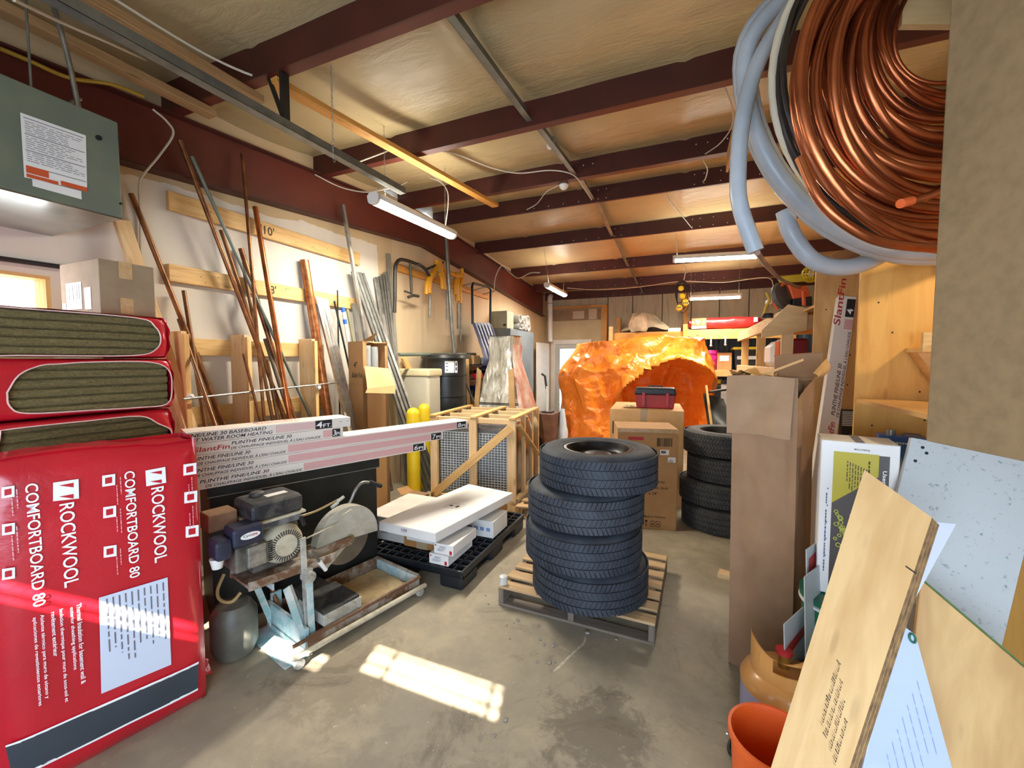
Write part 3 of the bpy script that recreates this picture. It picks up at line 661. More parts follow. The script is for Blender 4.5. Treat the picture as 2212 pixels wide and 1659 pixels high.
def stud(label, top, xt, foot, w, mt=galv, d=.03, grp='steel studs leaning on the left wall', flip=1, low=None, xl=None):
    p0 = at_x(*top, xt)
    if low: q = at_x(*low, xl); p1 = p0+(q-p0)*((.003-p0.z)/(q.z-p0.z))
    else: p1 = at_z(*foot, .002)
    return tag(channel(MB(), p0, p1, w, d, (-flip, 0, .25)).build('steel_stud', mt), label, 'stud', grp)
stud('tallest galvanised stud leaning up onto the red girder', (740, 442), -3.355, None, .035, galv, .03, low=(790, 735), xl=-3.335)
for i, dx in enumerate((0, 7, 14, 21)):
    stud('slanting galvanised stud %s in the bundle behind the open tall carton' % ('first', 'second', 'third', 'fourth')[i], (762+dx, 586+2*dx*.1), -3.42, (922+dx*1.3, 1062-2*i), .04, galv if i % 2 else galv_d, .025)
for i, (x, y, w, mt) in enumerate(((812, 599, .05, galv), (820, 597, .04, galv_d), (826, 592, .03, galv_d), (832, 588, .045, galv), (839, 548, .05, mat('grey_trim', '#7d7b70', '#8c8a7e', .6)))):
    stud('upright stud number %s in the bundle under the cable near the bent black bar' % ('one two three four five'.split()[i]), (x, y), -3.455, None, w, mt, .03, low=(835+4.5*i, 735), xl=-3.395)
for i, dx in enumerate((0, 7, 14, 20)):
    stud('short shiny stud %s leaning right of the fattest copper pipe' % ('first second third fourth'.split()[i]), (684+dx, 642+i*1.5), -3.43, None, .035, steel if i % 2 == 0 else galv, .02, low=(731+dx*.8, 837), xl=-3.20)
for lb, t, l, r, mt, nm in (('black rod with square end in front of the lower rails', (729, 627), (731, 735), .008, blk_steel, 'rod'), ('dark grey strip leaning beside the blue taped tube', (722, 650), (741, 735), .010, blk_steel, 'rod'), ('grey green strip right of the blue taped tube', (750, 668), (763, 735), .016, mat('drab_plastic', '#77755a', '#87856a', .6), 'strip'), ('pale strip furthest right of the taped bundle', (762, 655), (772, 735), .018, galv, 'strip')):
    lean(lb, t, -3.42, l, -3.405, r, mt, nm, 'rod', 'rods and strips beside the taped tube', n=8)
tt = lean('white plastic tube wound with two bands of blue tape', (740, 664), -3.41, (752, 735), -3.395, .017, white_pl, 'plastic_tube', 'tube', None)
a, b = at_x(740, 664, -3.41), at_x(752, 735, -3.395)
for k0, k1 in ((.0, .14), (.36, .50)): MB().cyl(a+(b-a)*k0, a+(b-a)*k1, .021, 14).build('blue_tape', mat('blue_tape', '#2b62c9', rough=.5), tt)

# tall open carton of foam rod
def carton(name, label, cat, N, w, d, h, ang, mt, grp=None, bevel=.006, z0=0, body='carton_body'):
    """box with its nearest corner at N; right face runs w along (sin a, cos a), left face d along (-cos a, sin a)"""
    s, c = math.sin(ang), math.cos(ang); e1 = V((s, c, 0)); e2 = V((-c, s, 0)); N = V((N[0], N[1], z0))
    t = thing(name, label, cat, N+e1*w/2+e2*d/2, grp)
    MB().obox(N, e1*w, e2*d, (0, 0, h)).build(body, mt, t, bevel=bevel)
    return t, N, e1, e2
A = math.radians(15); s, c = math.sin(A), math.cos(A); e1 = V((s, c, 0)); e2 = V((-c, s, 0)); N = V((-3.0, 3.25, 0)); h = 1.80
t = thing('tall_open_carton', 'tall brown carton with torn open side and handwriting in front of the leaning studs', 'carton', N+e1*.15+e2*.13)
m = MB(); th = .006; w_, d_ = .30, .26
m.obox(N, e1*th, e2*d_, (0, 0, h)).obox(N+e1*(w_-th), e1*th, e2*d_, (0, 0, h)).obox(N+e2*(d_-th), e1*w_, e2*th, (0, 0, h)).obox(N, e1*w_, e2*th, (0, 0, 1.52)).obox(N, e1*.045, e2*th, (0, 0, h)).obox(N+e1*.265, e1*.035, e2*th, (0, 0, h-.04)).obox(N, e1*w_, e2*d_, (0, 0, th))
m.build('carton_body', card, t)
m = MB(); o = N+V((0, 0, 1.55))-e2*.012
m.poly([o+e1*.0-e2*.02, o+e1*.29-e2*.02+V((0, 0, -.03)), o+e1*.29-e2*.13+V((0, 0, -.20)), o+e1*(-.05)-e2*.14+V((0, 0, -.22))]).poly([o+e1*(-.05)-e2*.14+V((0, 0, -.22)), o+e1*.29-e2*.13+V((0, 0, -.20)), o+e1*.27-e2*.15+V((0, 0, -.29)), o+e1*(-.08)-e2*.15+V((0, 0, -.26))])
m.build('torn_flap', card_l, t)
m = MB().poly([N+V((0, 0, h)), N+e1*.12+V((0, 0, h)), N+e1*.13-e2*.06+V((0, 0, h+.09))]).poly([N+e1*w_+V((0, 0, h-.01)), N+e1*w_+e2*d_+V((0, 0, h)), N+e1*.18+e2*d_*.9+V((0, 0, h+.015)), N+e1*.16+e2*.03+V((0, 0, h-.015))]); m.build('top_flap', card, t)
m = MB()
for i in range(2): m.cyl(N+e1*(.10+.09*i)+e2*.08+V((0, 0, 1.2)), N+e1*(.10+.09*i)+e2*.08+V((0, 0, h-.04-.01*i)), .04, 16)
m.build('foam_rod', grey_pl, t)
fo = N-e1*.0015
m = MB().text('4"', fo+e2*.16+V((0, 0, 1.53)), -e2, (0, 0, 1), None, .06).text('Backer Rod', fo+e2*.20+V((0, 0, 1.43)), -e2, (0, 0, 1), .19, .055, .2); m.build('handwriting', dark_ink, t)
MB().obox(N-e1*.001+V((0, 0, 1.36)), e2*d_, e1*-.001, (0, 0, .003)).build('fold_line', card_b, t)

# yellow bollards, small debris carton
for lb, x, y in (('yellow steel bollard nearer the tall open carton', -2.91, 3.95), ('yellow steel bollard further back toward the wooden crate', -3.05, 4.37)):
    b = thing('bollard', lb, 'bollard', (x, y, 0), 'yellow bollards'); MB().lathe((x, y, 0), [(.078, .01), (.078, .98), (.07, 1.02), (.04, 1.05), (0, 1.06)], 24).build('post', yellow, b); MB().box((x-.13, y-.13, 0), (x+.13, y+.13, .012)).build('base_plate', yellow, b)
t, N, e1, e2 = carton('small_open_carton', 'small brown open carton on the floor by the nearer bollard', 'carton', (-2.70, 3.66), .22, .2, .10, .2, card_b, body='carton_body')
MB().poly([N+V((0, 0, .1)), N+e1*.22+V((0, 0, .1)), N+e1*.22-e2*.1+V((0, 0, .14)), N-e2*.1+V((0, 0, .14))]).build('flap', card, t)
m = MB().poly([N+e2*.2+V((0, 0, .1)), N+e2*.2+e1*.22+V((0, 0, .1)), N+e2*.28+e1*.2+V((0, 0, .15)), N+e2*.28+V((0, 0, .16))]); m.build('flap', card, t)
tag(MB().lathe(at_z(833, 1115, .0), [(.0, 0), (.045, 0), (.045, .07), (.03, .075), (.03, .03), (0, .03)], 16).build('paper_cup', white_pl), 'white cup standing on the floor behind the black steel chest', 'cup')
# ================================================================== insulation bags
def wool_bag(label, y0, y1, x0, x1, z0, z1, hole, mid, open_left=False):
    """flat red bag of mineral wool boards, its long side cut open toward the room; hole = [(y, z)] outline of the opening"""
    t = thing('insulation_bag', label, 'insulation bag', ((x0+x1)/2, (y0+y1)/2, z0), 'stacked insulation bags')
    n = max(2, round((z1-z0)/.042)); dz = (z1-z0-.02)/n; m = MB()
    for i in range(n):
        q = rnd.uniform(-.003, .003); a = z0+.01+dz*i
        m.grid(lambda u, v: (x1-.012+q+.004*noise.noise(V((u*9, v*2, i+z0*7)))-.014*abs(2*v-1)**6, y0+.02+(y1-y0-.05)*u, a+dz*v+.004*noise.noise(V((u*3, 5, z0*3)))), 40, 6)
    m.box((x0+.01, y0+.02, z0+.01), (x1-.03, y1-.03, z1-.01)); m.build('wool_boards', wool_m, t)
    # film: the sides that are still wrapped
    m = MB(); f = .012
    m.grid(lambda u, v: (x0+(x1-x0)*u, y1-.006+.010*noise.noise(V((u*7, v*5, z1)))-.03*abs(2*v-1)**4, z0+(z1-z0)*v), 14, 10)
    m.grid(lambda u, v: (x0+(x1-x0)*u, y0+(y1-y0-.01)*v, z1-.002+.004*noise.noise(V((u*6, v*9, z0)))), 10, 16)
    m.grid(lambda u, v: (x0+(x1-x0)*u, y0+(y1-y0-.01)*v, z0+.004), 2, 4)
    cy, czz = mid; N = len(hole); out = []
    for (y, z) in hole:
        dy, dzv = y-cy, z-czz; k = 1e9
        if dy > 1e-6: k = min(k, (y1-.008-cy)/dy)
        if dy < -1e-6: k = min(k, (y0-cy)/dy)
        if dzv > 1e-6: k = min(k, (z1-.003-czz)/dzv)
        if dzv < -1e-6: k = min(k, (z0+.003-czz)/dzv)
        out.append((cy+dy*max(k, 1), czz+dzv*max(k, 1)))
    b = len(m.v); K = 4
    for j in range(K+1):
        for i in range(N):
            y = hole[i][0]+(out[i][0]-hole[i][0])*j/K; z = hole[i][1]+(out[i][1]-hole[i][1])*j/K
            m.v.append(V((x1+.004-.02*(j/K)**3+.006*noise.noise(V((y*14, z*22, z0*5))), y, z)))
    for j in range(K):
        for i in range(N): i2 = (i+1) % N; m.face((b+j*N+i, b+j*N+i2, b+(j+1)*N+i2, b+(j+1)*N+i), None, True)
    m.build('plastic_film', red_film, t)
    MB().tube([V((x1+.006, y, z)) for y, z in hole], .003, 6, True).build('cut_edge', mat('pale_film_edge', '#e3c4c0', rough=.4), t)
    return t
BX0, BX1 = -3.24, -2.62
def hp(pts): return [(at_x(x, y, BX1).y, at_x(x, y, BX1).z) for x, y in pts]
def rounded(pts, k=4): q = spline([(0, *p) for p in pts]+[(0, *pts[0])], k); return [(p.y, p.z) for p in q[:-1]]
Z1, Z2, Z3 = at_x(370, 690, BX1).z+.005, at_x(340, 775, BX1).z, at_x(360, 882, BX1).z
wool_bag('top insulation bag of the stack, its green brown wool open along the whole side', .30, 1.375, BX0, BX1, Z2+.004, Z1, rounded([(.31, Z1-.012), (.8, Z1-.01), (1.22, Z1-.012), (1.30, Z1-.05), (1.325, (Z1+Z2)/2), (1.30, Z2+.05), (1.2, Z2+.016), (.8, Z2+.012), (.31, Z2+.012)]), (.85, (Z1+Z2)/2))
wool_bag('middle insulation bag of the stack with rounded torn opening in its red film', .30, 1.385, BX0, BX1, Z3+.004, Z2, rounded(hp([(14, 848), (40, 810), (85, 790), (130, 786), (200, 782), (320, 782), (362, 798), (370, 835), (360, 872), (300, 880), (200, 886), (60, 893), (20, 878)])), (1.0, (Z2+Z3)/2))
wool_bag('lowest visible insulation bag of the stack, half hidden by the upright red bag', .30, 1.38, BX0, BX1, Z3-.27, Z3, rounded(hp([(0, 930), (60, 922), (180, 910), (300, 899), (340, 915), (368, 930), (355, 955), (240, 985), (100, 1000), (0, 1000)])), (1.0, Z3-.13))
for i, lb in enumerate(('red insulation bag hidden under the stack behind the upright bag', 'red insulation bag at the very bottom of the stack on the floor')):
    z1 = (Z3-.274)*(1-i*.5); z0 = z1-(Z3-.274)*.5+.003
    t = thing('insulation_bag', lb, 'insulation bag', (-2.93, .84, z0), 'stacked insulation bags'); MB().box((BX0, .3, z0), (BX1, 1.37, z1)).build('plastic_film', red_film, t, bevel=.03)
# upright bag
BA, BB = V((-2.179, .583, 0)), V((-2.034, 1.181, 0)); BT = (BB-BA).normalized(); BN = V((BT.y, -BT.x, 0)); BW, BH, BD = (BB-BA).length-.02, 1.255, .20
def bp(x, y):
    p = at_p(x, y, BA, BN); return (p-BA).dot(BT), p.z
def bq(s, z, off=.004): return BA+BT*s+BN*off+V((0, 0, z))
t = thing('insulation_bag', 'upright red insulation bag with white lettering and dark bottom stripe, lit by the sun', 'insulation bag', BA+BT*BW/2-BN*BD/2, 'stacked insulation bags')
def bagf(u, v):
    e = abs(2*u-1)**10; g = abs(2*v-1)**14; p = bq(-.02+(BW+.02)*u, BH*v, 0)
    return p-BN*(.035*max(e, g)+.012*g)+BN*.004*noise.noise(V((u*5, v*11, 2)))*(1 if v < .3 else .5)+V((0, 0, .012*math.sin(u*5)*v))
m = MB().grid(bagf, 40, 60)
def bags(u, v):
    p = bq(BW, BH*v, 0); return p-BN*(.03+(BD-.03)*u)-BT*(.006+.012*abs(2*u-1)**3-.010*noise.noise(V((u*4, v*14, 5))))*1.0
m.grid(bags, 10, 50)
m.grid(lambda u, v: bq(-.02+BW*u, BH-.006+.012*math.sin(u*5)+.006*noise.noise(V((u*8, v*5, 1))), 0)-BN*(.03+BD*v*.95), 24, 8)
m.grid(lambda u, v: bq(-.02+BW*u, BH*v, 0)-BN*BD, 2, 2)
m.build('plastic_film', red_film, t)
MB().box((0, 0, 0), (0, 0, 0)) if 0 else None
m = MB(); o = bq(0, .012, -.04); m.obox(o, BT*(BW-.03), -BN*(BD-.06), V((0, 0, BH-.05))); m.build('wool_boards', wool_m, t)
m = MB()
def band(pa, pb, pc, pd):
    a, b, c, d = [V((*bp(*p), 0)) for p in (pa, pb, pc, pd)]
    m.grid(lambda u, v: (lambda q: bq(q.x, q.y, .006+.004*noise.noise(V((q.x*8, q.y*9, 1)))-.02*abs(2*((q.x+.02)/(BW+.02))-1)**12))((a*(1-u)+b*u)*(1-v)+(d*(1-u)+c*u)*v), 16, 4)
band((12, 1616), (429, 1433), (427, 1486), (28, 1682)); m.build('dark_band', charcoal, t)
m = MB(); band((12, 1612), (429, 1429), (429, 1434), (12, 1617)); band((28, 1680), (427, 1485), (427, 1490), (28, 1686))
def vt(body, xl, xr, y0, y1, bold=0): # lettering running down the bag between two photo columns
    s0, z0 = bp((xl), y0); s1, _ = bp(xr, y0); _, z1 = bp((xl+xr)/2, y1); q = z0-z1
    m.text(body, bq(s0, z0, .0075), (0, 0, -1), BT, q, s1-s0)
vt('ROCKWOOL', 325, 353, 1054, 1214); vt('COMFORTBOARD 80', 267, 290, 1019, 1250)
vt('ROCKWOOL', 127, 160, 1089, 1268); vt('COMFORTBOARD 80', 53, 82, 1046, 1313)
for body, xl, xr, y0, y1 in (('Thermal Insulation for basement wall &', 164, 175, 1304, 1479), ('exterior sheathing applications', 148, 159, 1312, 1448), ('Isolation thermique pour murs de sous-sol et', 125, 136, 1316, 1520), ('revêtement extérieur', 109, 119, 1322, 1418), ('Aislante térmico para muro de sótano y', 84, 95, 1328, 1512), ('aplicaciones de revestimientos exteriores', 68, 79, 1334, 1528)): vt(body, xl, xr, y0, y1)
def quadp(*pp, off=.0070): m.poly([bq(*bp(*p), off) for p in pp][::-1])
m.build('lettering', white_ink, t)
m = MB(); quadp((114, 1042), (169, 1034), (170, 1076), (114, 1082)); quadp((313, 1016), (356, 1008), (358, 1042), (315, 1050))
icons = ((220, 1027), (222, 1095), (223, 1180), (3, 1052), (4, 1132), (4, 1228), (395, 1003), (397, 1063), (400, 1137))
for x, y in icons: quadp((x, y), (x+28, y-4), (x+28, y+20), (x, y+24))
m.build('logo', white_ink, t)
m = MB()
for (x, y, k) in ((114, 1040, 1), (313, 1014, .8)):
    for (a, b, c) in (((12, 8), (44, 2), (44, 12)), ((12, 32), (44, 36), (44, 26))): quadp(*[(x+p[0]*k, y+p[1]*k) for p in (a, b, c)], off=.0085)
for x, y in icons: quadp((x+6, y+5), (x+21, y+2), (x+21, y+15), (x+6, y+18), off=.0085)
m.build('logo', mat('logo_red', '#b8182a', rough=.4), t)
m = MB(); quadp((213, 1290), (361, 1246), (369, 1434), (218, 1497)); lab = m.build('info_label', mat('label_blue_white', '#c9d3e6', rough=.4), t)
m = MB()
for i in range(10):
    x = 228+13.5*i; s0, z0 = bp(x, 1296-.29*(x-215)); s1, z1 = bp(x, 1452-.34*(x-215)); m.lines(bq(s0, z0, .0085), (0, 0, -1), BT, z0-z1, 1, .01, .0045, .3)
m.build('fine_print', grey_ink, lab)
m = MB()
for x, y in ((258, 1030), (258, 1098), (258, 1184), (34, 1056), (34, 1136), (412, 1030), (414, 1092)):
    s0, z0 = bp(x, y); m.lines(bq(s0-.012, z0-.03, .0075), (0, 0, -1), BT, .09, 1, .01, .003).lines(bq(s0, z0, .0075), (0, 0, -1), BT, .10, 1, .01, .003)
m.build('print', mat('pale_red_print', '#e0a3a8', rough=.5), t)
# right side of the bag: loose film strip with a dark patch, torn open at the foot
m = MB().grid(lambda u, v: bq(BW-.02, .10+.115*v, 0)-BN*(.05+.06*u)+BT*(.02+.05*u*(1-v)+.02*noise.noise(V((u*6, v*7, 3))))-V((0, 0, .05*u*(1-v))), 8, 10)
m.build('torn_corner_film', red_film, t)
m = MB().grid(lambda u, v: bq(BW-.018+.008*noise.noise(V((u*9, v*9, 1))), .015+.15*v, 0)-BN*(.03+.13*u)+BT*(.012*math.sin(math.pi*u)), 10, 10); m.build('exposed_wool', wool_m, t)
p0 = bq(BW-.012, 1.10, 0); m = MB().grid(lambda u, v: bq(BW-.004, 1.08+.10*v, 0)-BN*(.045+.10*u)+BT*(.004+.004*math.sin(u*3)), 6, 6); m.build('dark_patch', charcoal, t)
m = MB().tube([bq(BW-.012, z_, 0)-BN*(.032+.004*math.sin(z_*19)) for z_ in [.2+.0525*k for k in range(21)]], .0045, 6); m.build('film_seam', mat('pale_seam', '#d98d95', rough=.3), t)
# carton on the stack
X = -2.70; a, b = at_x(212, 557, X), at_x(332, 578, X); zc = Z1+.003; xl = at_y(128, 572, a.y).x; ztop = a.z
t = thing('taped_carton', 'closed grey brown carton with crinkled tape sitting on the stacked insulation bags', 'carton', ((X+xl)/2, (a.y+b.y)/2, zc))
bx = MB().box((xl, a.y, zc), (X, b.y, ztop)).build('carton_body', card_d, t, bevel=.005)
m = MB(); ym = (a.y+b.y)/2-.01; hh = ztop-zc
m.box((X, ym-.028, ztop-.085), (X+.0015, ym+.028, ztop)).box((xl+.02, ym-.028, ztop), (X, ym+.028, ztop+.0015)); m.build('tape', tape, t); MB().box((X, ym-.028, zc+.01), (X+.0015, ym+.028, zc+.09)).build('tape', tape, t)
m = MB(); f = lambda u, v: V((xl+(X-xl)*u, a.y-.0015, zc+hh*v))
def pan(u0, v0, u1, v1): m.poly([f(u0, v0), f(u1, v0), f(u1, v1), f(u0, v1)])
pan(.15, .12, .55, .62); pan(.62, .1, .78, .5); pan(.03, .05, .13, .25); lb = m.build('shipping_label', card_w, t)
m = MB()
for u in (.2, .3, .40, .46): m.poly([f(u, .3)-V((0, .001, 0)), f(u+.04, .3)-V((0, .001, 0)), f(u+.04, .58)-V((0, .001, 0)), f(u, .58)-V((0, .001, 0))])
m.build('print', grey_ink, lb)

# ================================================================== black chest with heating cover boxes
CU = V((.418, .908, 0)); CVv = V((-.908, .418, 0)); CP = V((-2.125, 2.425, 0))
t = thing('steel_chest', 'long black steel chest behind the masonry saw, carrying the white boxes', 'chest', CP-CU*.5+CVv*.3)
MB().obox(CP-CU*1.02, CU*1.02, CVv*.50, (0, 0, .80)).build('chest_body', blk_steel, t, bevel=.006)
MB().obox(CP-CU*1.03-CVv*.012+V((0, 0, .803)), CU*1.05, CVv*.52, (0, 0, .065)).build('lid', blk_steel, t, bevel=.006)
MB().obox(CP-CU*1.03-CVv*.014+V((0, 0, .800)), CU*1.05, CVv*.004, (0, 0, .006)).build('lid_edge', galv, t)
HU = V((.375, .927, 0)).normalized(); HV = V((-HU.y, HU.x, 0)); HP = V((-2.10, 2.37, 0))+HV*.03; HN = -HV
def kk(x, y): p = at_p(x, y, HP, HN); return (p-HP).dot(HU), p.z
z0 = .871; hh = .0655
def heat_box(label, k1, L, row, body, size, tx0, pk0, dep=.19, logo=None, tag_w=.10):
    k0 = max(k1-L, -1.08); o = HP+HU*k0+V((0, 0, z0+row*(hh+.0012)))
    t = thing('heater_cover_box', label, 'box', o+HU*(k1-k0)/2+HV*dep/2, 'long white heater cover boxes')
    MB().obox(o, HU*(k1-k0), HV*dep, (0, 0, hh)).build('carton_body', mat('cream_box_board', '#ddd5cb', '#e6dfd6', .6, scale=3), t, bevel=.002, seg=1)
    f = lambda k, z: HP+HU*k+HN*.0012+V((0, 0, o.z+z))
    if pk0 is not None:
        m = MB(); x = pk0; e = k1-.025-tag_w
        while x < e: m.poly([f(x, .009), f(x+.0055, .009), f(x+.0055, hh-.009), f(x, hh-.009)]); x += .0092
        m.poly([f(pk0, .009)-HN*.0004, f(e, .009)-HN*.0004, f(e, hh-.009)-HN*.0004, f(pk0, hh-.009)-HN*.0004]); m.build('hatched_panel', pink_ink, t)
    if size:
        m = MB().poly([f(k1-.02-tag_w, .006), f(k1-.02, .006), f(k1-.02, hh-.006), f(k1-.02-tag_w, hh-.006)]); g = m.build('size_label', black_ink, t)
        m = MB().text(size[0], f(k1-.02-tag_w*.92, .013)+HN*.001, HU, (0, 0, 1), tag_w*.34, hh-.028, .12).text(size[1], f(k1-.02-tag_w*.50, .013)+HN*.001, HU, (0, 0, 1), tag_w*.42, (hh-.028)*.62); m.build('lettering', white_ink, g)
    m = MB()
    for i, (ln, xa, xb) in enumerate(body): ka, kb_ = kk(xa, 960)[0], kk(xb, 960)[0]; m.text(ln, f(ka, hh*.55-i*hh*.42), HU, (0, 0, 1), kb_-ka-.012, hh*.31, .25)
    if row == 4:
        for s in (0, 1): q = f(k1-.085+.05*s, hh*.6); m.poly([q, q+HU*.02+V((0, 0, .002)), q+HU*.02-V((0, 0, .002))])
    if m.v: m.build('lettering', black_ink, t)
    if logo is not None: MB().text('SlantFin', f(logo-.17, hh*.25), HU, (0, 0, 1), .17, hh*.42, .2).build('logo', red_ink, t)
    m = MB(); tp = lambda k, d: HP+HU*k+HV*d+V((0, 0, o.z+hh+.0012))
    m.text('SlantFin', tp(k0+.35, .12), HU, HV, .28, .045, .2).text('BASEBOARD', tp(k0+.36, .065), HU, HV, .25, .03); m.build('top_logo', mat('pale_red_ink', '#d58f88', rough=.6), t)
    return t
e = [kk(*p)[0] for p in ((920, 965), (957, 937), (1010, 915), (741, 927), (757, 900))]
def FR(a, b, c, d): return [('PLINTHE FINE/LINE 30', a, b), ("DE CHAUFFAGE INDIVIDUEL À L'EAU CHAUDE", c, d)]
def ends(row_px): # where the printed lines end on the photo
    return kk(*row_px)[0]
heat_box('long white box ending in the six label, lowest of the pile on the chest', e[0], 1.83, 0, FR(428, 583, 440, 654), ('6', 'PI'), ends((654, 1005))-.62, ends((656, 1005)))
heat_box('long white box ending in the seven label, second up on the chest', e[1], 2.13, 1, FR(404, 550, 416, 622), ('7', 'PI'), ends((622, 992))-.60, ends((623, 990)))
heat_box('long white box ending in the eight label, reaching furthest over the crate', e[2], 2.44, 2, FR(410, 544, 424, 620), ('8', 'PI'), ends((618, 968))-.62, ends((622, 968)))
heat_box('white box with the three label, second from the top of the pile', e[3], .95, 3, FR(500, 634, 498, 696), ('3', 'PI'), ends((696, 935))-.60, ends((698, 935)), logo=ends((495, 955)), tag_w=.055)
heat_box('white box with the four foot label on top of the pile', e[4], 1.22, 4, [('FINE/LINE 30 BASEBOARD', 400, 580), ('HOT WATER ROOM HEATING', 397, 593)], None, ends((400, 930)), None, logo=ends((390, 935)))
o = HP+HN*.0012+V((0, 0, z0+4*(hh+.0012))); k4 = e[4]; t4 = [x for x in bpy.data.objects if x.name.startswith('heater_cover_box') and x.parent is None][-1]
f = lambda k, z: o+HU*k+V((0, 0, z))
m = MB(); a, b = ends((596, 915)), ends((680, 905)); x = a
while x < b: m.poly([f(x, .009), f(x+.0055, .009), f(x+.0055, hh-.009), f(x, hh-.009)]); x += .0092
m.build('hatched_panel', pink_ink, t4)
a, b = ends((681, 906)), ends((717, 906)); g = MB().poly([f(a, .004), f(b, .004), f(b, hh-.004), f(a, hh-.004)]).build('size_label', black_ink, t4)
MB().text('4', f(a+.004, .012)+HN*.001, HU, (0, 0, 1), (b-a)*.36, hh-.024, .1).text('FT.', f(a+(b-a)*.46, .012)+HN*.001, HU, (0, 0, 1), (b-a)*.5, (hh-.024)*.6).build('lettering', white_ink, g)
print('heat ends', e, [kk(*p)[1] for p in ((920, 975), (957, 948), (1010, 925), (741, 937), (757, 911))])

# ================================================================== masonry saw
SO = V((-1.87, 1.46, 0)); SD = V((.225, .974, 0)).normalized(); SW = V((-SD.y, SD.x, 0))
def S(s, t, z): return SO+SD*s+SW*t+V((0, 0, z))
def sx(x, y, t): p = at_p(x, y, SO+SW*t, SW)-SO; return S(p.dot(SD), t, p.z)
def sbox(m, s0, s1, t0, t1, z0, z1): return m.obox(S(s0, t0, z0), SD*(s1-s0), SW*(t1-t0), V((0, 0, z1-z0)))
def worn(name, c1, c2, rough=.55, metal=0, scale=9):
    t = NT(name); t.set(Roughness=rough, Metallic=metal); n = t.noise(t.coord('Object'), scale, 8, .68, .6); t.base(t.ramp(n, [(.42, lin(c1)), (.60, lin(c2))])); t.bump(n, .25, .004); MATS[name] = t.m; return t.m
dusty = worn('dusty_white_paint', '#b9b7ad', '#8d8a7e'); rusty = worn('rusty_steel', '#6a4a34', '#a39a8c'); turq = worn('flaking_turquoise_paint', '#8fb4ba', '#c9cfcd'); dusty_blk = worn('dusty_black_plastic', '#1b1c22', '#4a4843'); sawdust = worn('wet_sand', '#b39a70', '#c9b286'); cream = worn('cream_metal', '#c0b8a2', '#a59c86')
saw = thing('masonry_saw', 'dusty petrol masonry saw with round blade and tray standing on the floor', 'saw', S(.4, .2, 0))
m = MB(); sbox(m, .08, .86, -.02, .44, .035, .05); sbox(m, .08, .86, -.022, -.012, .035, .125); sbox(m, .08, .86, .432, .442, .035, .135); sbox(m, .852, .862, -.02, .44, .035, .135)
m.build('tray', rusty, saw); m = MB(); sbox(m, .845, .852, -.012, .432, .05, .12); m.build('tray_end_plate', turq, saw)
m = MB().grid(lambda u, v: S(.42+.42*u, .0+.42*v, .052+.02*u*(1-u)+.008*noise.noise(V((u*5, v*5, 0)))), 16, 12); m.build('sand_residue', sawdust, saw)
m = MB(); sbox(m, .0, .86, -.035, -.022, .112, .128); m.build('tray_ledge', worn('brown_rust', '#5d3e2c', '#7a5a42'), saw)
m = MB().tube([S(-.02, -.055, .085), S(.0, -.058, .075), S(.88, -.058, .062)], .016, 12); m.build('roller_rail', cream, saw)
m = MB(); sbox(m, -.03, .10, .0, .45, .003, .010); sbox(m, .08, .10, .0, .45, .01, .16); sbox(m, .10, .16, .43, .444, .01, .20); m.build('foot_plate', turq, saw)
for s_ in (.02, .84):
    MB().lathe(S(s_, -.045, .03), [(0, -.015), (.026, -.015), (.03, 0), (.026, .015), (0, .015)], 16, tuple(SW)).build('caster', dusty, saw)
m = MB(); sbox(m, .18, .42, -.01, .27, .12, .185); ct = m.build('material_cart', dusty, saw, bevel=.008)
m = MB(); sbox(m, .185, .41, .0, .26, .185, .198); m.build('cart_mat', dusty_blk, ct); m = MB(); sbox(m, .24, .40, .27, .44, .13, .175); m.build('side_tray', dusty_blk, saw)
m = MB().beam(S(.118, .045, .02), S(.104, .045, .645), .03, .012, tuple(SW)); m.build('upright_post', dusty, saw, bevel=.002, seg=1)
m = MB().beam(S(.118, .03, .30), S(.12, .03, .47), .045, .02, tuple(SW)); m.cyl(S(.118, .052, .43), S(.118, .0, .43), .032, 20).cyl(S(.118, .01, .43), S(.118, -.012, .43), .014, 8); m.build('pivot', dusty, saw)
m = MB()
for (a, b) in (((.118, .02, .43), (.13, .02, .03)), ((.0, .02, .42), (.085, .02, .08)), ((.03, .06, .40), (.12, .06, .08)), ((-.02, .40, .40), (.09, .40, .03)), ((-.02, .12, .40), (-.02, .40, .40))): m.beam(S(*a), S(*b), .034, .008, tuple(SW))
m.build('link_arm', turq, saw)
m = MB().beam(S(-.16, .17, .478), S(.26, .17, .455), .22, .014, (0, 0, 1)).beam(S(-.16, .06, .485), S(.30, .06, .46), .012, .045).beam(S(-.16, .28, .485), S(.30, .28, .46), .012, .045).beam(S(.2, .17, .47), S(.46, .17, .475), .05, .05); m.build('engine_bed', rusty, saw)
eng = MB(); sbox(eng, -.10, .14, .16, .36, .49, .72); sbox(eng, -.20, -.09, .10, .30, .55, .68); eng = eng.build('engine_block', mat('dirty_engine_metal', '#3b3833', '#77736a', .6, .3, scale=14), saw, bevel=.012)
rc = sx(618, 1177, .10)
MB().lathe(rc, [(.0, -.012), (.055, -.012), (.06, -.004), (.084, -.0), (.10, .02), (.108, .06), (.108, .11), (0, .11)], 36, tuple(SW)).build('recoil_cover', cream, saw)
m = MB()
for k in range(36):
    a = 2*math.pi*k/36; e = SD*math.cos(a)+V((0, 0, math.sin(a))); g = SD*-math.sin(a)+V((0, 0, math.cos(a))); p = rc-SW*.0055; m.obox(p+e*.058-g*.002, e*.024, g*.0045, SW*-.002)
for r_ in range(2):
    for k in range(5): m.obox(rc-SW*.003+SD*(-.092+.0*k)+V((0, 0, -.05+.055*r_+.011*k)), SD*.02, V((0, 0, .005)), SW*-.006)
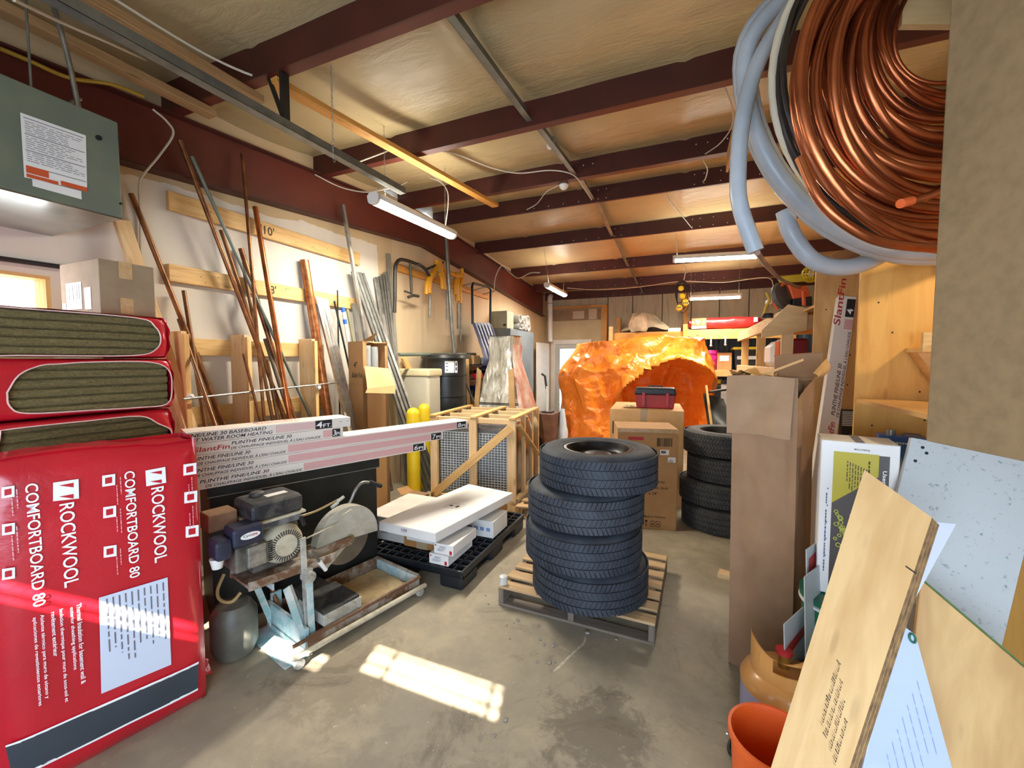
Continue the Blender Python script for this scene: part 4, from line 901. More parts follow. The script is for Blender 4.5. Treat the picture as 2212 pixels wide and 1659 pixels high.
m.build('cooling_slot', blk, saw)
p = sx(650, 1127, .10); MB().beam(p-SD*.0+V((0, 0, .03)), p+SD*.02-V((0, 0, .025)), .02, .018, tuple(SW)).build('pull_handle', blk, saw, bevel=.005)
def tank(name, s0, s1, t0, t1, z0, z1, mt, bv): m = MB(); sbox(m, s0, s1, t0, t1, z0, z1); return m.build(name, mt, saw, bevel=bv, seg=3)
ft = tank('fuel_tank', -.11, .155, .12, .36, .765, .865, dusty_blk, .03); tank('tank_seam', -.118, .163, .112, .368, .755, .770, cream, .006); tank('tank_lower', -.10, .145, .13, .35, .715, .758, mat('scratched_grey', '#3a3a40', '#8c8a88', .6, scale=10), .015)
q = S(.0, .2, .866); m = MB().poly([q, q+SD*.11, q+SD*.11+SW*.05, q+SW*.05]); m.build('tank_label', card_w, ft); MB().lathe(S(-.02, .28, .866), [(.036, 0), (.036, .016), (.03, .02), (0, .02)], 18).build('fuel_cap', dusty_blk, ft)
af = tank('air_filter', -.215, -.075, .07, .20, .685, .785, mat('navy_plastic', '#1d2030', '#2c3044', .4, scale=7), .022); tank('filter_intake', -.285, -.21, .08, .2, .645, .745, MATS['navy_plastic'], .025)
q = S(-.185, .068, .722); pts = [q+SD*(.045+.045*math.cos(a))+V((0, 0, .015+.017*math.sin(a))) for a in [2*math.pi*k/20 for k in range(20)]]; bd = MB().poly(pts).build('badge', white_pl, af); MB().text('Cycl', q+SD*.012+V((0, 0, .009))-SW*.001, SD, (0, 0, 1), .035, .015).build('lettering', black_ink, bd)
MB().text('one', q+SD*.05+V((0, 0, .010))-SW*.001, SD, (0, 0, 1), .026, .012).build('lettering', red_ink, bd)
MB().lathe(S(-.262, .14, .60), [(.022, 0), (.032, .05), (0, .05)], 16).build('filter_cup', white_pl, saw)
tank('muffler', -.26, -.13, .24, .36, .74, .83, mat('rusty_muffler', '#6d4c35', '#8c6a4c', .7, scale=9), .01)
tank('carburettor', -.15, -.06, .08, .18, .56, .67, mat('dirty_alloy', '#77746c', '#a3a097', .45, .5, scale=20), .012)
hub = sx(749, 1163, .20); R = .163
def disc(c, r, th, n=48): return MB().lathe(c, [(0, -th), (r, -th), (r, th), (0, th)], n, tuple(SW))
disc(hub+SW*.01, R, .0018, 60).build('saw_blade', mat('blade_steel', '#6f675c', '#867d70', .4, .6, scale=6), saw)
m = MB(); ga = [math.radians(-4+224*k/28) for k in range(29)]; rg = .212
pts = [hub-SW*.03+SD*math.cos(a)*rg+V((0, 0, math.sin(a)*rg)) for a in ga]+[hub-SW*.03+SD*-.055+V((0, 0, -.06)), hub-SW*.03+SD*.03+V((0, 0, -.0))]
m.prism(pts, SW*.075); m.build('blade_guard', worn('dusty_guard', '#b4b0a2', '#989484', scale=4), saw, bevel=.006)
MB().lathe(hub-SW*.034, [(0, -.008), (.02, -.008), (.034, .0), (.034, .02)], 24, tuple(SW)).build('hub_nut', mat('brass_nut', '#9a8a6c', '#7d6f57', .5, .5), saw)
hb = [sx(745, 1100, .25), sx(757, 1082, .25), sx(768, 1058, .25), sx(782, 1043, .25), sx(800, 1042, .25)]; MB().tube(spline(hb, 5), .010, 10).build('handle_bar', galv, saw)
MB().tube([sx(797, 1041, .25), sx(823, 1050, .25)], .015, 12).build('handle_grip', blk, saw)
MB().tube(spline([sx(640, 1118, .24), sx(680, 1105, .24), sx(720, 1085, .22), sx(732, 1078, .2)], 5), .007, 8).build('water_hose', mat('amber_hose', '#a3895a', rough=.4), saw)
MB().tube(spline([sx(484, 1240, .3), sx(470, 1275, .28), sx(476, 1296, .25), sx(500, 1300, .2), sx(520, 1280, .2)], 5), .008, 8).build('drain_hose', MATS['amber_hose'], saw)
m = MB().tube([sx(662, 1163, .16), sx(735, 1128, .16), sx(739, 1113, .16), sx(760, 1100, .16)], .005, 8); m.build('guard_rod', cream, saw)
m = MB().tube([sx(674, 1190, .05), sx(690, 1213, .05)], .006, 8); m.build('lever', galv_d, saw); MB().tube([sx(690, 1213, .05), sx(704, 1231, .05)], .012, 10).build('lever_grip', white_pl, saw)
for (x, y) in ((722, 1095), (735, 1082)): p = sx(x, y, .17); MB().cyl(p-SD*.02, p+SD*.025+V((0, 0, .02)), .010, 10).build('hose_fitting', dusty, saw)
MB().lathe(S(-.13, .34, .02), [(0, 0), (.09, .0), (.11, .05), (.11, .22), (.08, .27), (0, .285)], 24).build('water_tank', mat('dusty_tank', '#53524a', '#6d6b60', .5, scale=6), saw)
# ================================================================== black pallet with cartons
PB = thing('plastic_pallet', 'black plastic pallet carrying the white and brown cartons beside the saw', 'pallet', (-1.90, 3.0, 0))
px0, px1, py0, py1 = -2.44, -1.385, 2.415, 3.60
m = MB(); n = 14
for i in range(n+1): x = px0+.012+(px1-px0-.024)*i/n; m.box((x-.006, py0+.01, .118), (x+.006, py1-.01, .142))
for i in range(16): y = py0+.012+(py1-py0-.024)*i/15; m.box((px0+.01, y-.006, .118), (px1-.01, y+.006, .142))
m.build('deck_lattice', blk, PB)
m = MB(); m.box((px0, py0, .095), (px1, py0+.02, .145)).box((px0, py1-.02, .095), (px1, py1, .145)).box((px0, py0, .095), (px0+.02, py1, .145)).box((px1-.02, py0, .095), (px1, py1, .145)); m.build('deck_rim', blk, PB, bevel=.006)
for i in range(3):
    for j in range(3):
        x = px0+.0+(px1-px0-.20)*i/2; y = py0+(py1-py0-.24)*j/2; MB().box((x+.004, y+.004, 0), (x+.196, y+.236, .118)).build('foot', blk, PB, bevel=.03, seg=3)
m = MB()
for i in range(3): x = px0+.05+(px1-px0-.2)*i/2; m.box((x, py0+.03, .0), (x+.10, py1-.03, .018))
m.build('bottom_runner', blk, PB)
def cbox(name, label, lo, hi, mt, grp=None, cat='carton', bevel=.004):
    lo, hi = V(lo), V(hi); t = thing(name, label, cat, ((lo.x+hi.x)/2, (lo.y+hi.y)/2, lo.z), grp)
    MB().box(lo, hi).build('carton_body', mt, t, bevel=bevel, seg=1); return t
G = 'cartons on the black pallet'; zt = .145; zl = .335
P = at_z(818, 1127, .405), at_z(940, 1153, .405), at_z(1108, 1065, .405), at_z(1012, 1046, .405)
print('flatbox', P)
fx0, fx1, fy0, fy1 = -2.43, -1.67, 2.56, 3.62
t = thing('flat_white_carton', 'large flat white carton lying across the top of the cartons on the black pallet', 'carton', ((fx0+fx1)/2, (fy0+fy1)/2, zl+.003), G)
q = [P[0], P[1], P[2], P[3]]; q = [V((p.x, p.y, zl+.003)) for p in q]
MB().prism(q, (0, 0, .07)).build('carton_body', card_w, t, bevel=.006, recalc=True)
u_, v_ = (q[1]-q[0]), (q[3]-q[0]); nf = V((u_.y, -u_.x, 0)).normalized(); zz = V((0, 0, zl+.0745)); c0 = V((q[0].x, q[0].y, 0))+u_*.42+v_*.42+zz
m = MB(); e1, e2 = u_*.26, v_*.1
for a, b, c, d in ((0, 0, 1, .03), (0, .97, 1, 1), (0, 0, .02, 1), (.98, 0, 1, 1), (.49, 0, .51, 1), (.15, .35, .38, .6), (.62, .25, .82, .7)): m.poly([c0+e1*a+e2*b, c0+e1*c+e2*b, c0+e1*c+e2*d, c0+e1*a+e2*d])
m.build('handling_mark', black_ink, t)
MB().text('109', q[0]+u_*.42+nf*.001+V((0, 0, .03)), u_, (0, 0, 1), .05, .025).build('lettering', blue_ink, t)
def on_front(m, t, y, x0, x1, z0, z1): return m.poly([(x0, y-.001, z0), (x1, y-.001, z0), (x1, y-.001, z1), (x0, y-.001, z1)])
def label(t, y, x0, x1, z0, z1, lines, mt=None):
    l = on_front(MB(), t, y, x0, x1, z0, z1).build('shipping_label', mt or white_pl, t); m = MB(); m2 = MB(); w_ = x1-x0; h_ = z1-z0
    for i, (s, k) in enumerate(lines): m.text(s, (x0+w_*.07, y-.002, z1-h_*(.30+.0*i)), (1, 0, 0), (0, 0, 1), w_*k, h_*.18)
    x = x0+w_*.1
    while x < x0+w_*.45: d = rnd.choice((.002, .004, .003)); on_front(m, t, y-.001, x, x+d, z0+h_*.18, z0+h_*.5); x += d+rnd.choice((.002, .003))
    m.lines((x0+w_*.07, y-.002, z0+h_*.60), (1, 0, 0), (0, 0, 1), w_*.8, 1, .01, h_*.04).lines((x0+w_*.55, y-.002, z0+h_*.3), (1, 0, 0), (0, 0, 1), w_*.35, 2, h_*.14, h_*.07)
    m.build('lettering', blue_ink, l)
t = cbox('white_carton', 'grey white carton under the flat box at the end nearest the black chest', (-2.42, 2.62, zt), (-2.03, 3.2, zl), mat('grey_white_board', '#bdb6ab', '#cac4ba', .6), G); label(t, 2.62, -2.37, -2.17, .19, .30, [('TA-400S-12BC', .9)], mat('grey_white_label', '#c3bdb3', rough=.6))
t = cbox('brown_carton', 'brown carton with white barcode label under the front of the flat white box', (-2.02, 2.60, zt), (-1.66, 3.05, zl), mat('orange_cardboard', '#a06f3a', '#ad7b45', .8), G); label(t, 2.60, -1.99, -1.70, .20, .325, [('MPS-610MP-PK15', .85)])
MB().box((-1.90, 2.598, zt), (-1.80, 2.5995, .2)).build('tape_strip', mat('pale_tape', '#a58f6c', rough=.4), t)
t = cbox('white_carton', 'white carton end sticking out beyond the brown carton under the flat box', (-2.0, 3.06, zt), (-1.60, 3.32, zl-.005), card_w, G)
t = cbox('small_brown_carton', 'small brown carton with barcode at the far end of the black pallet', (-1.95, 3.34, zt), (-1.56, 3.58, zl-.01), card, G)
MB().box((-1.559, 3.50, .26), (-1.558, 3.56, .31)).build('barcode_label', white_pl, t)
t = cbox('white_carton', 'white carton with printed lid and blue symbols near the far end of the black pallet', (-1.66, 2.98, zt), (-1.42, 3.27, .285), card_w, G); mt_ = blue_ink
m = MB().text('NGC', (-1.60, 3.05, .286), (.35, 1, 0), (-1, .35, 0), .13, .045).poly([(-1.62, 3.0, .286), (-1.60, 3.0, .286), (-1.59, 3.03, .286), (-1.61, 3.03, .286)]); m.build('lettering', blue_ink, t)
m = MB()
for i in range(4): on_front(m, t, 2.979, -1.65+.056*i, -1.615+.056*i, .20, .23)
m.build('handling_symbol', mat('pale_blue_print', '#7d93c4', rough=.5), t)
for i, (lb, dx, z) in enumerate((('lower of two small white boxes stacked at the front corner of the black pallet', -.015, zt), ('upper of two small white boxes stacked at the front corner of the black pallet', .02, zt+.077))):
    t = cbox('small_white_box', lb, (-1.66+dx, 2.44+.01*i, z), (-1.50+dx, 2.80, z+.075), card_w, G, 'box', .003); y = 2.44+.01*i
    m = MB().text('NGC', (-1.61+dx, y-.001, z+.045), (1, 0, 0), (0, 0, 1), .05, .014).lines((-1.63+dx, y-.001, z+.034), (1, 0, 0), (0, 0, 1), .07, 2, .01, .004); m.build('lettering', blue_ink, t)
    m = MB(); on_front(m, t, y, -1.53+dx, -1.51+dx, z+.008, z+.035); m.cyl((-1.645+dx, y-.001, z+.06), (-1.645+dx, y, z+.06), .006, 10); m.build('red_mark', red_ink, t)

# ================================================================== timber crate with boxed condenser
K0 = V((-1.63, 3.97, 0)); KU = V((-1, -.0, 0)); KW = V((-.10, 1, 0)).normalized(); KU = V((-KW.y, KW.x, 0)); cw, cdp, ch = 1.0, 1.08, 1.0
def K(a, b, z): return K0+KU*a+KW*b+V((0, 0, z))
cr = thing('timber_crate', 'open timber slat crate holding a metal condenser unit', 'crate', K(cw/2, cdp/2, 0))
def kb(m, a0, a1, b0, b1, z0, z1): return m.obox(K(a0, b0, z0), KU*(a1-a0), KW*(b1-b0), V((0, 0, z1-z0)))
for a in (0, .44, cw-.09): kb(MB(), a, a+.09, 0, .038, 0 if a != .44 else .1, ch-.02).build('post', pine_pale, cr, bevel=.003, seg=1)
for a in (0, .44, cw-.09): kb(MB(), a, a+.09, cdp-.038, cdp, 0, ch-.02).build('post', pine_pale, cr, bevel=.003, seg=1)
for b in (.36, .72): kb(MB(), 0, .038, b, b+.06, .1, ch-.02).build('side_post', pine_pale, cr, bevel=.003, seg=1)
for b in (.36, .72): kb(MB(), cw-.038, cw, b, b+.06, .1, ch-.02).build('side_post', pine_pale, cr, bevel=.003, seg=1)
for a in (0, .44, cw-.075): kb(MB(), a, a+.075, -.01, cdp+.01, ch-.018, ch+.004).build('top_slat', pine, cr, bevel=.002, seg=1)
for b in (.04, .36, .70, cdp-.07): kb(MB(), .02, cw-.02, b, b+.038, ch-.075, ch-.020).build('top_rail', pine_pale, cr, bevel=.002, seg=1)
MB().beam(K(.045, -.012, ch-.10), K(.96, -.012, .10), .03, .085, tuple(KU)).build('front_brace', pine, cr, bevel=.002, seg=1)
MB().beam(K(-.012, .06, ch-.08), K(-.012, cdp-.04, .38), .02, .06, (1, 0, 0)).build('side_brace', pine, cr, bevel=.002, seg=1)
kb(MB(), .0, cw, .04, .10, .06, .10).build('base_rail', pine_pale, cr); kb(MB(), .0, .05, .0, cdp, .06, .10).build('base_rail', pine_pale, cr); kb(MB(), .0, cw, cdp-.1, cdp-.04, .06, .10).build('base_rail', pine_pale, cr)
co = thing('condenser_unit', 'metal condenser unit with mesh front standing inside the timber crate', 'condenser', K(.5, .5, .1))
kb(MB(), .07, .93, .07, .95, .101, .86).build('casing', mat('satin_steel', '#7f8482', '#a5aaa8', .3, .85, scale=3), co, bevel=.01)
kb(MB(), .06, .94, .06, .96, .86, .915).build('top_cap', steel, co, bevel=.01)
kb(MB(), .10, .42, .062, .069, .14, .82).build('left_panel', mat('dark_coil_fins', '#56636b', '#77838a', .45, .4, scale=30), co)
kb(MB(), .50, .90, .064, .069, .14, .82).build('fin_panel', MATS['dark_coil_fins'], co)
m = MB()
for i in range(23): a = .11+.035*i; kb(m, a, a+.006, .056, .060, .15, .81)
for i in range(24): z = .15+.0285*i; kb(m, .105, .90, .054, .058, z, z+.006)
m.build('guard_mesh', mat('pale_wire', '#c9ced0', '#dfe3e4', .35, .3), co)
# low pallet behind the crate's near corner
def wood_pallet(name, label, O, A, B, nslat, slat_w, mt, mt2, hgt=.13):
    """deck boards run along A, stringers along B"""
    O, A, B = V(O), V(A), V(B); t = thing(name, label, 'pallet', O+A/2+B/2); a, b = A.normalized(), B.normalized(); L = B.length
    for i in range(nslat): MB().obox(O+b*((L-slat_w)*i/(nslat-1))+V((0, 0, hgt-.017)), A, b*slat_w*(1+rnd.uniform(-.08, .05)), (0, 0, .017)).build('deck_board', mt, t, bevel=.002, seg=1)
    for k in (0, .5, 1): MB().obox(O+a*((A.length-.036)*k)+V((0, 0, .016)), a*.036, B, (0, 0, hgt-.034)).build('stringer', mt2, t, bevel=.003, seg=1)
    for i in range(3): MB().obox(O+b*((L-slat_w)*i/2), A, b*slat_w, (0, 0, .015)).build('bottom_board', mt2, t, bevel=.002, seg=1)
    return t
wood_pallet('wooden_pallet', 'wooden pallet half hidden between the crate and the tall tyre stack', (-1.56, 3.80, 0), (.42, .05, 0), (-.05, 1.2, 0), 7, .09, pallet_wood, pallet_wood)
TP = wood_pallet('wooden_pallet', 'worn wooden pallet under the tall tyre stack', (-1.10, 2.385, 0), (.975, -.02, 0), (.03, .90, 0), 7, .088, pallet_wood, pallet_grey)
MB().lathe((-1.08, 2.42, .131), [(0, 0), (.03, .0), (.022, .02), (.028, .05), (0, .06)], 7).build('plastic_scrap', mat('torn_film', '#c9c9c4', rough=.3), TP)

# ================================================================== tyres
def tyre_mat(name, c1, c2):
    t = NT(name); t.set(Roughness=.72); uv = t.coord('UV'); sp = t.n('ShaderNodeSeparateXYZ'); t.l(uv, sp.inputs[0])
    n = t.noise(t.coord('Object'), 7, 7, .65); t.base(t.ramp(n, [(.35, lin(c1)), (.7, lin(c2))])); t.bump(n, .12, .003); return t.m
tyre_a, tyre_b, tyre_c = tyre_mat('blue_black_rubber', '#232831', '#3a414b'), tyre_mat('dusty_black_rubber', '#2b2b2d', '#4b4a47'), tyre_mat('grey_tread_rubber', '#262a31', '#424851')
def make_tyre(name, label, R, W, rim, loc, grp, style, wheel=False, mt=None):
    t = thing(name, label, 'tyre', loc, grp); c = V(loc)+V((0, 0, W/2)); h = W/2; mt = mt or tyre_a
    gr = (-.34, 0, .34) if style == 0 else (-.45, -.16, .16, .45); prof = [(rim, -h*.72), (rim+.02, -h*.92), ((rim+R)/2, -h), (R-.035, -h*.93), (R-.010, -h*.72)]
    for g in gr: prof += [(R-.003, (g*h*1.3)-.012*1.2), (R-.010, g*h*1.3-.004), (R-.010, g*h*1.3+.004), (R-.003, g*h*1.3+.012*1.2)]
    prof += [(R-.010, h*.72), (R-.035, h*.93), ((rim+R)/2, h), (rim+.02, h*.92), (rim, h*.72), (rim-.004, 0)]
    MB().lathe(c, prof, 72, closed=True).build('carcass', mt, t)
    m = MB(); N = 84; bands = [(-.62, -.34), (-.30, -.03), (.03, .30), (.34, .62)] if style == 0 else [(-.66, -.45), (-.42, -.18), (-.14, .14), (.18, .42), (.45, .66)]
    for bi, (a, b) in enumerate(bands):
        sl = .018*(1 if bi % 2 else -1); edge = bi in (0, len(bands)-1)
        for k in range(N):
            w_ = .78 if edge or style else .86
            th0, th1 = 2*math.pi*k/N, 2*math.pi*(k+w_)/N
            for th_ in (0,):
                r0, r1 = R-.006, R+.0015
                za, zb = a*h*1.3, b*h*1.3
                def P_(th, z, r, s): th = th+s/R; return c+V((math.cos(th)*r, math.sin(th)*r, z))
                b0 = len(m.v)
                for r in (r0, r1): m.v += [P_(th0, za, r, 0), P_(th1, za, r, 0), P_(th1, zb, r, sl), P_(th0, zb, r, sl)]
                m.face((b0+4, b0+5, b0+6, b0+7)); [m.face((b0+i, b0+(i+1) % 4, b0+4+(i+1) % 4, b0+4+i)) for i in range(4)]
    m.build('tread', mt, t)
    m = MB()
    for z in (h*.97, -h*.97): m.lathe(c, [(rim+.045, z*.985), (rim+.05, z*1.005), (rim+.055, z*.985)], 48)
    m.build('bead_ring', mt, t)
    if wheel:
        wm = mat('black_wheel_steel', '#17181b', '#24262a', .35, .4, scale=6); w_ = MB().lathe(c, [(rim+.012, h*.90), (rim-.004, h*.90), (rim-.012, h*.74), (rim-.02, h*.52), (rim-.04, h*.40), (.10, h*.44), (.085, h*.58), (.06, h*.62), (0, h*.62)], 48); wo = w_.build('wheel_disc', wm, t)
        m = MB()
        for k in range(10): a = 2*math.pi*k/10; p = c+V((math.cos(a)*(rim-.062), math.sin(a)*(rim-.062), h*.42)); m.cyl(p-V((0, 0, .01)), p+V((0, 0, .006)), .013, 10)
        m.build('vent_hole', blk, wo)
    return t
def lat(px, d, z): # point at the photo column px, d metres away along the view
    q = FWD.copy(); q.z = 0; q.normalize(); p = q*d*math.cos(PIT)+RGT*((px-IW/2)/FP*d); return V((p.x, p.y, z))
G = 'tall stack of four tyres on the pallet'; z = .131; W = .232
for i, (px, d, lb) in enumerate(((1277, 2.62, 'bottom tyre of the tall stack, resting on the worn pallet'), (1262, 2.61, 'second tyre up in the tall stack, shifted toward the crate'), (1266, 2.63, 'third tyre up in the tall stack, under the top one'), (1292, 2.60, 'top tyre of the tall stack with black steel wheel'))):
    p = lat(px, d, z+i*(W+.0015)); T_ = make_tyre('tyre', lb, .366, W, .20, p, G, 0, i == 3, tyre_a if i != 2 else tyre_c)
    if i == 3: MB().prism([p+V((.04, -.05, W*.62)), p+V((.16, -.10, W*.62)), p+V((.17, -.06, W*.62)), p+V((.06, .0, W*.62))], (0, 0, .003)).build('yellow_sticker', mat('pale_yellow_paper', '#d8cf62', rough=.6), T_)
G = 'stack of four worn tyres behind the tall brown carton'; z = 0; W = .232
for i, (px, d, lb) in enumerate(((1566, 3.97, 'bottom tyre of the shorter stack, standing on the floor'), (1563, 4.0, 'second tyre up in the shorter stack by the tall brown carton'), (1576, 3.98, 'third tyre up in the shorter stack, with chunky tread'), (1570, 4.02, 'top tyre of the shorter stack, with dusty open rim'))):
    make_tyre('tyre', lb, .375 if i in (1, 3) else .36, W, .21, lat(px, d, z+i*(W+.0015)), G, 1 if i > 1 else 0, False, tyre_b)

# ================================================================== cartons in the middle
A_ = V((.53, .125, 0)); e1 = A_.normalized(); e2 = V((-e1.y, e1.x, 0)); O = V((-.045, 4.10, 0))-e1*.55
t = thing('vanity_carton', 'upright brown carton with barcode and handling symbols behind the tall tyre stack', 'carton', O+e1*.275+e2*.22)
MB().obox(O, e1*.55, e2*.44, (0, 0, .965)).build('carton_body', card, t, bevel=.006)
F_ = lambda x, z: O+e1*x-e2*.0015+V((0, 0, z))
m = MB(); x = .36
while x < .50: d = rnd.choice((.003, .006, .009)); m.poly([F_(x, .80), F_(x+d, .80), F_(x+d, .88), F_(x, .88)]); x += d+rnd.choice((.003, .005))
for s, x, z_, w_, h_ in (('Sapphire Gray', .20, .445, .24, .032), ('36" Vanity with Sink', .14, .385, .33, .032), ('18" x 34"', .235, .335, .14, .03), ('Made in Vietnam', .25, .115, .20, .022)): m.text(s, F_(x, z_), e1, (0, 0, 1), w_, h_)
m.lathe(F_(.235, .062), [(0, .0), (.022, .0)], 12, tuple(-e2)); m.poly([F_(.232, .03), F_(.238, .03), F_(.238, .065), F_(.232, .065)])
m.poly([F_(.26, .09), F_(.29, .09), F_(.278, .062), F_(.272, .062)]).poly([F_(.272, .04), F_(.278, .04), F_(.278, .065), F_(.272, .065)]).poly([F_(.262, .036), F_(.288, .036), F_(.288, .041), F_(.262, .041)])
for x in (.315, .365):
    for a, b, c, d in ((0, .03, .04, .035), (0, .08, .04, .085), (0, .03, .004, .085), (.036, .03, .04, .085), (.01, .05, .03, .06)): m.poly([F_(x+a, b), F_(x+c, b), F_(x+c, d), F_(x+a, d)])
m.build('print', mat('brown_black_print', '#332415', rough=.7), t)
m = MB().poly([F_(.39, .72), F_(.47, .72), F_(.47, .77), F_(.39, .77)]).poly([F_(.46, .65), F_(.53, .65), F_(.53, .70), F_(.46, .70)]); l = m.build('sticker', white_pl, t)
m = MB().lines(F_(.40, .735)-e2*.001, e1, (0, 0, 1), .06, 1, .01, .025).lines(F_(.467, .668)-e2*.001, e1, (0, 0, 1), .05, 2, .015, .006); m.build('print', black_ink, l)
MB().poly([F_(.10, .855), F_(.24, .855), F_(.24, .885), F_(.10, .885)]).build('red_band', red_ink, t)
MB().obox(O+e1*.0-e2*.002+V((0, 0, .925)), e1*.55, -e2*.0006, (0, 0, .038)).build('tape', tape, t)
c_ = lat(1397, 4.53, 0); w_ = .78
t = thing('large_carton', 'wide plain brown carton carrying the red toolbox', 'carton', c_)
q = V((math.cos(YAW-.33), math.sin(YAW-.33), 0)); q2 = V((-q.y, q.x, 0)); O2 = c_-q*w_/2
MB().obox(O2, q*w_, q2*.85, (0, 0, 1.06)).build('carton_body', card_l, t, bevel=.006)
m = MB().obox(O2+q*.33-q2*.001+V((0, 0, .9)), q*.07, q2*.002, (0, 0, .161)).obox(O2+q*.33+V((0, 0, 1.06)), q*.07, q2*.85, (0, 0, .001)); m.build('tape', mat('pale_tape', '#a58f6c'), t)
MB().obox(O2+q*.03-q2*.001+V((0, 0, .78)), q*.012, q2*.002, (0, 0, .14)).build('edge_mark', black_ink, t)
p = O2+q*.26+q2*.14+V((0, 0, 1.063)); t = thing('toolbox', 'red toolbox with black lid on the wide brown carton', 'toolbox', p+q*.22+q2*.1)
def tb(s, h, z0): return [p+q*(.44*(.5+a*s))+q2*(.22*(.5+b*s))+V((0, 0, z0)) for a, b in ((-.5, -.5), (.5, -.5), (.5, .5), (-.5, .5))]
m = MB(); lo, hi = tb(.90, 0, 0), tb(1.0, 0, .155); b = len(m.v); m.v += lo+hi
for f_ in ((3, 2, 1, 0), (4, 5, 6, 7), (0, 1, 5, 4), (1, 2, 6, 5), (2, 3, 7, 6), (3, 0, 4, 7)): m.face(f_)
m.build('body', mat('red_toolbox_plastic', '#8a1c1c', '#a32424', .45, scale=6), t, bevel=.012)
m = MB(); lo, hi = tb(1.04, 0, .155), tb(.95, 0, .235); m.v += lo+hi
for f_ in ((3, 2, 1, 0), (4, 5, 6, 7), (0, 1, 5, 4), (1, 2, 6, 5), (2, 3, 7, 6), (3, 0, 4, 7)): m.face(f_)
m.build('lid', blk, t, bevel=.018)
for k in (.18, .76): m = MB(); m.obox(p+q*(.44*k)-q2*.012+V((0, 0, .03)), q*.035, q2*.014, (0, 0, .15)); m.build('latch', MATS['red_toolbox_plastic'], t, bevel=.004)
MB().tube([p+q*.14+q2*.11+V((0, 0, .235)), p+q*.15+q2*.11+V((0, 0, .25)), p+q*.29+q2*.11+V((0, 0, .25)), p+q*.30+q2*.11+V((0, 0, .235))], .008, 8).build('handle', blk, t)
gl = O2+q*.13+q2*.12+V((0, 0, 1.062)); m = MB().grid(lambda u, v: gl+q*.14*u+q2*.12*v+V((0, 0, .012+.02*abs(noise.noise(V((u*4, v*4, 7))))*math.sin(math.pi*u))), 10, 8)
tag(m.build('work_glove', mat('dirty_canvas', '#a08c68', '#c4b28c', .9, scale=20)), 'crumpled tan work glove beside the red toolbox', 'glove')
a, b = at_z(1550, 1248, .0), at_z(1600, 1262, .0); d = (b-a).normalized()
tag(MB().obox(a, d*.30, V((-d.y, d.x, 0))*.085, (0, 0, .036)).build('wood_offcut', pine_pale, bevel=.002, seg=1), 'short pale wood offcut on the floor beside the tall brown carton', 'offcut')
# pebbles and crumbs of concrete on the floor
ps = [(1118, 1340, .012), (1110, 1347, .006), (1095, 1351, .006), (1163, 1353, .011), (1166, 1382, .010), (1101, 1381, .006), (1175, 1393, .009), (1194, 1395, .011), (1160, 1431, .009), (1186, 1432, .011), (1199, 1431, .007), (1268, 1368, .013), (1331, 1382, .009), (1092, 1556, .009), (1055, 1306, .007), (1172, 1334, .006), (1049, 1287, .006), (1068, 1590, .008)]
for i, (x, y, r) in enumerate(ps):
    c = at_z(x, y, 0); m = MB().lathe(c, [(0, 0), (r*.8, 0), (r, r*.4), (r*.6, r*.9), (0, r)], 7)
    for v in m.v: v += V((noise.noise(v*60), noise.noise(v*70+V((3, 0, 0))), 0))*r*.5
    where = 'loose stone chip on the floor %s' % (('between the pallet and the sun patch, chip %s' % 'abcdefghijklmnopqr'[i]))
    tag(m.build('stone_chip', mat('stone_grey', '#77736b', '#98938a', .9, scale=60)), 'loose grey stone chip on the floor around the tyre pallet', 'stone', 'stone chips on the floor')
# ================================================================== plywood rack along the right side
RX = .86
for lb, y, w_, mt in (('nearer plywood divider of the right rack, glowing warm yellow', 2.80, 1.3, ply_warm), ('second plywood divider of the right rack, behind the tilted white box', 3.65, 1.5, ply)):
    d = thing('rack_divider', lb, 'divider', (RX+w_/2, y, 0), 'plywood dividers of the right rack')
    MB().box((RX, y, 0), (RX+w_, y+.018, 2.27)).build('panel', mt, d)
    m = MB()
    for k in range(9): x, z = RX+rnd.uniform(.03, .5), rnd.uniform(1.1, 2.2); m.cyl((x, y-.001, z), (x, y+.001, z), .005, 8)
    m.build('screw', blk_steel, d)
br = thing('shelf_bracket', 'small box shelf of raw timber fixed on the nearer plywood divider', 'shelf', (1.35, 2.75, 1.6))
a, b = at_y(1957, 722, 2.79), at_y(1957, 762, 2.79)
MB().box((a.x, 2.62, b.z-.0), (a.x+.5, 2.798, b.z+.02)).box((a.x, 2.62, b.z+.02), (a.x+.5, 2.64, a.z)).build('tray', pine, br, bevel=.002, seg=1)
m = MB().prism([(a.x+.01, 2.79, b.z), (a.x+.42, 2.79, b.z), (a.x+.25, 2.79, b.z-.38)], (0, -.1, 0)); m.build('gusset', ply, br)
tag(MB().box((RX+.02, 3.67, 2.0), (2.3, 7.5, 2.02)).build('rack_deck', ply), 'plywood deck on top of the timber shelf frame at the right', 'shelf')
fr = thing('timber_rack', 'rough timber shelf frame beyond the plywood dividers carrying the orange saw', 'rack', (1.5, 5, 0))
for x, y in ((RX-.0, 4.25), (RX+.0, 5.6), (RX, 7.0)): MB().box((x-.09, y, 0), (x-.0, y+.04, 2.02)).build('post', pine_pale if y < 5 else pine, fr, bevel=.002, seg=1)
for z in (.75, 1.42, 1.9): MB().box((RX-.13, 4.15, z), (RX-.092, 7.2, z+.12)).build('edge_beam', pine_pale, fr, bevel=.002, seg=1); MB().box((RX-.09, 4.3, z+.09), (2.2, 7.2, z+.108)).build('shelf_board', ply, fr)
MB().box((RX-.14, 4.10, 1.86), (2.1, 4.14, 1.98)).build('cross_beam', pine, fr, bevel=.002, seg=1)
q0, q1 = at_y(1695, 662, 4.2), at_y(1640, 715, 4.2)
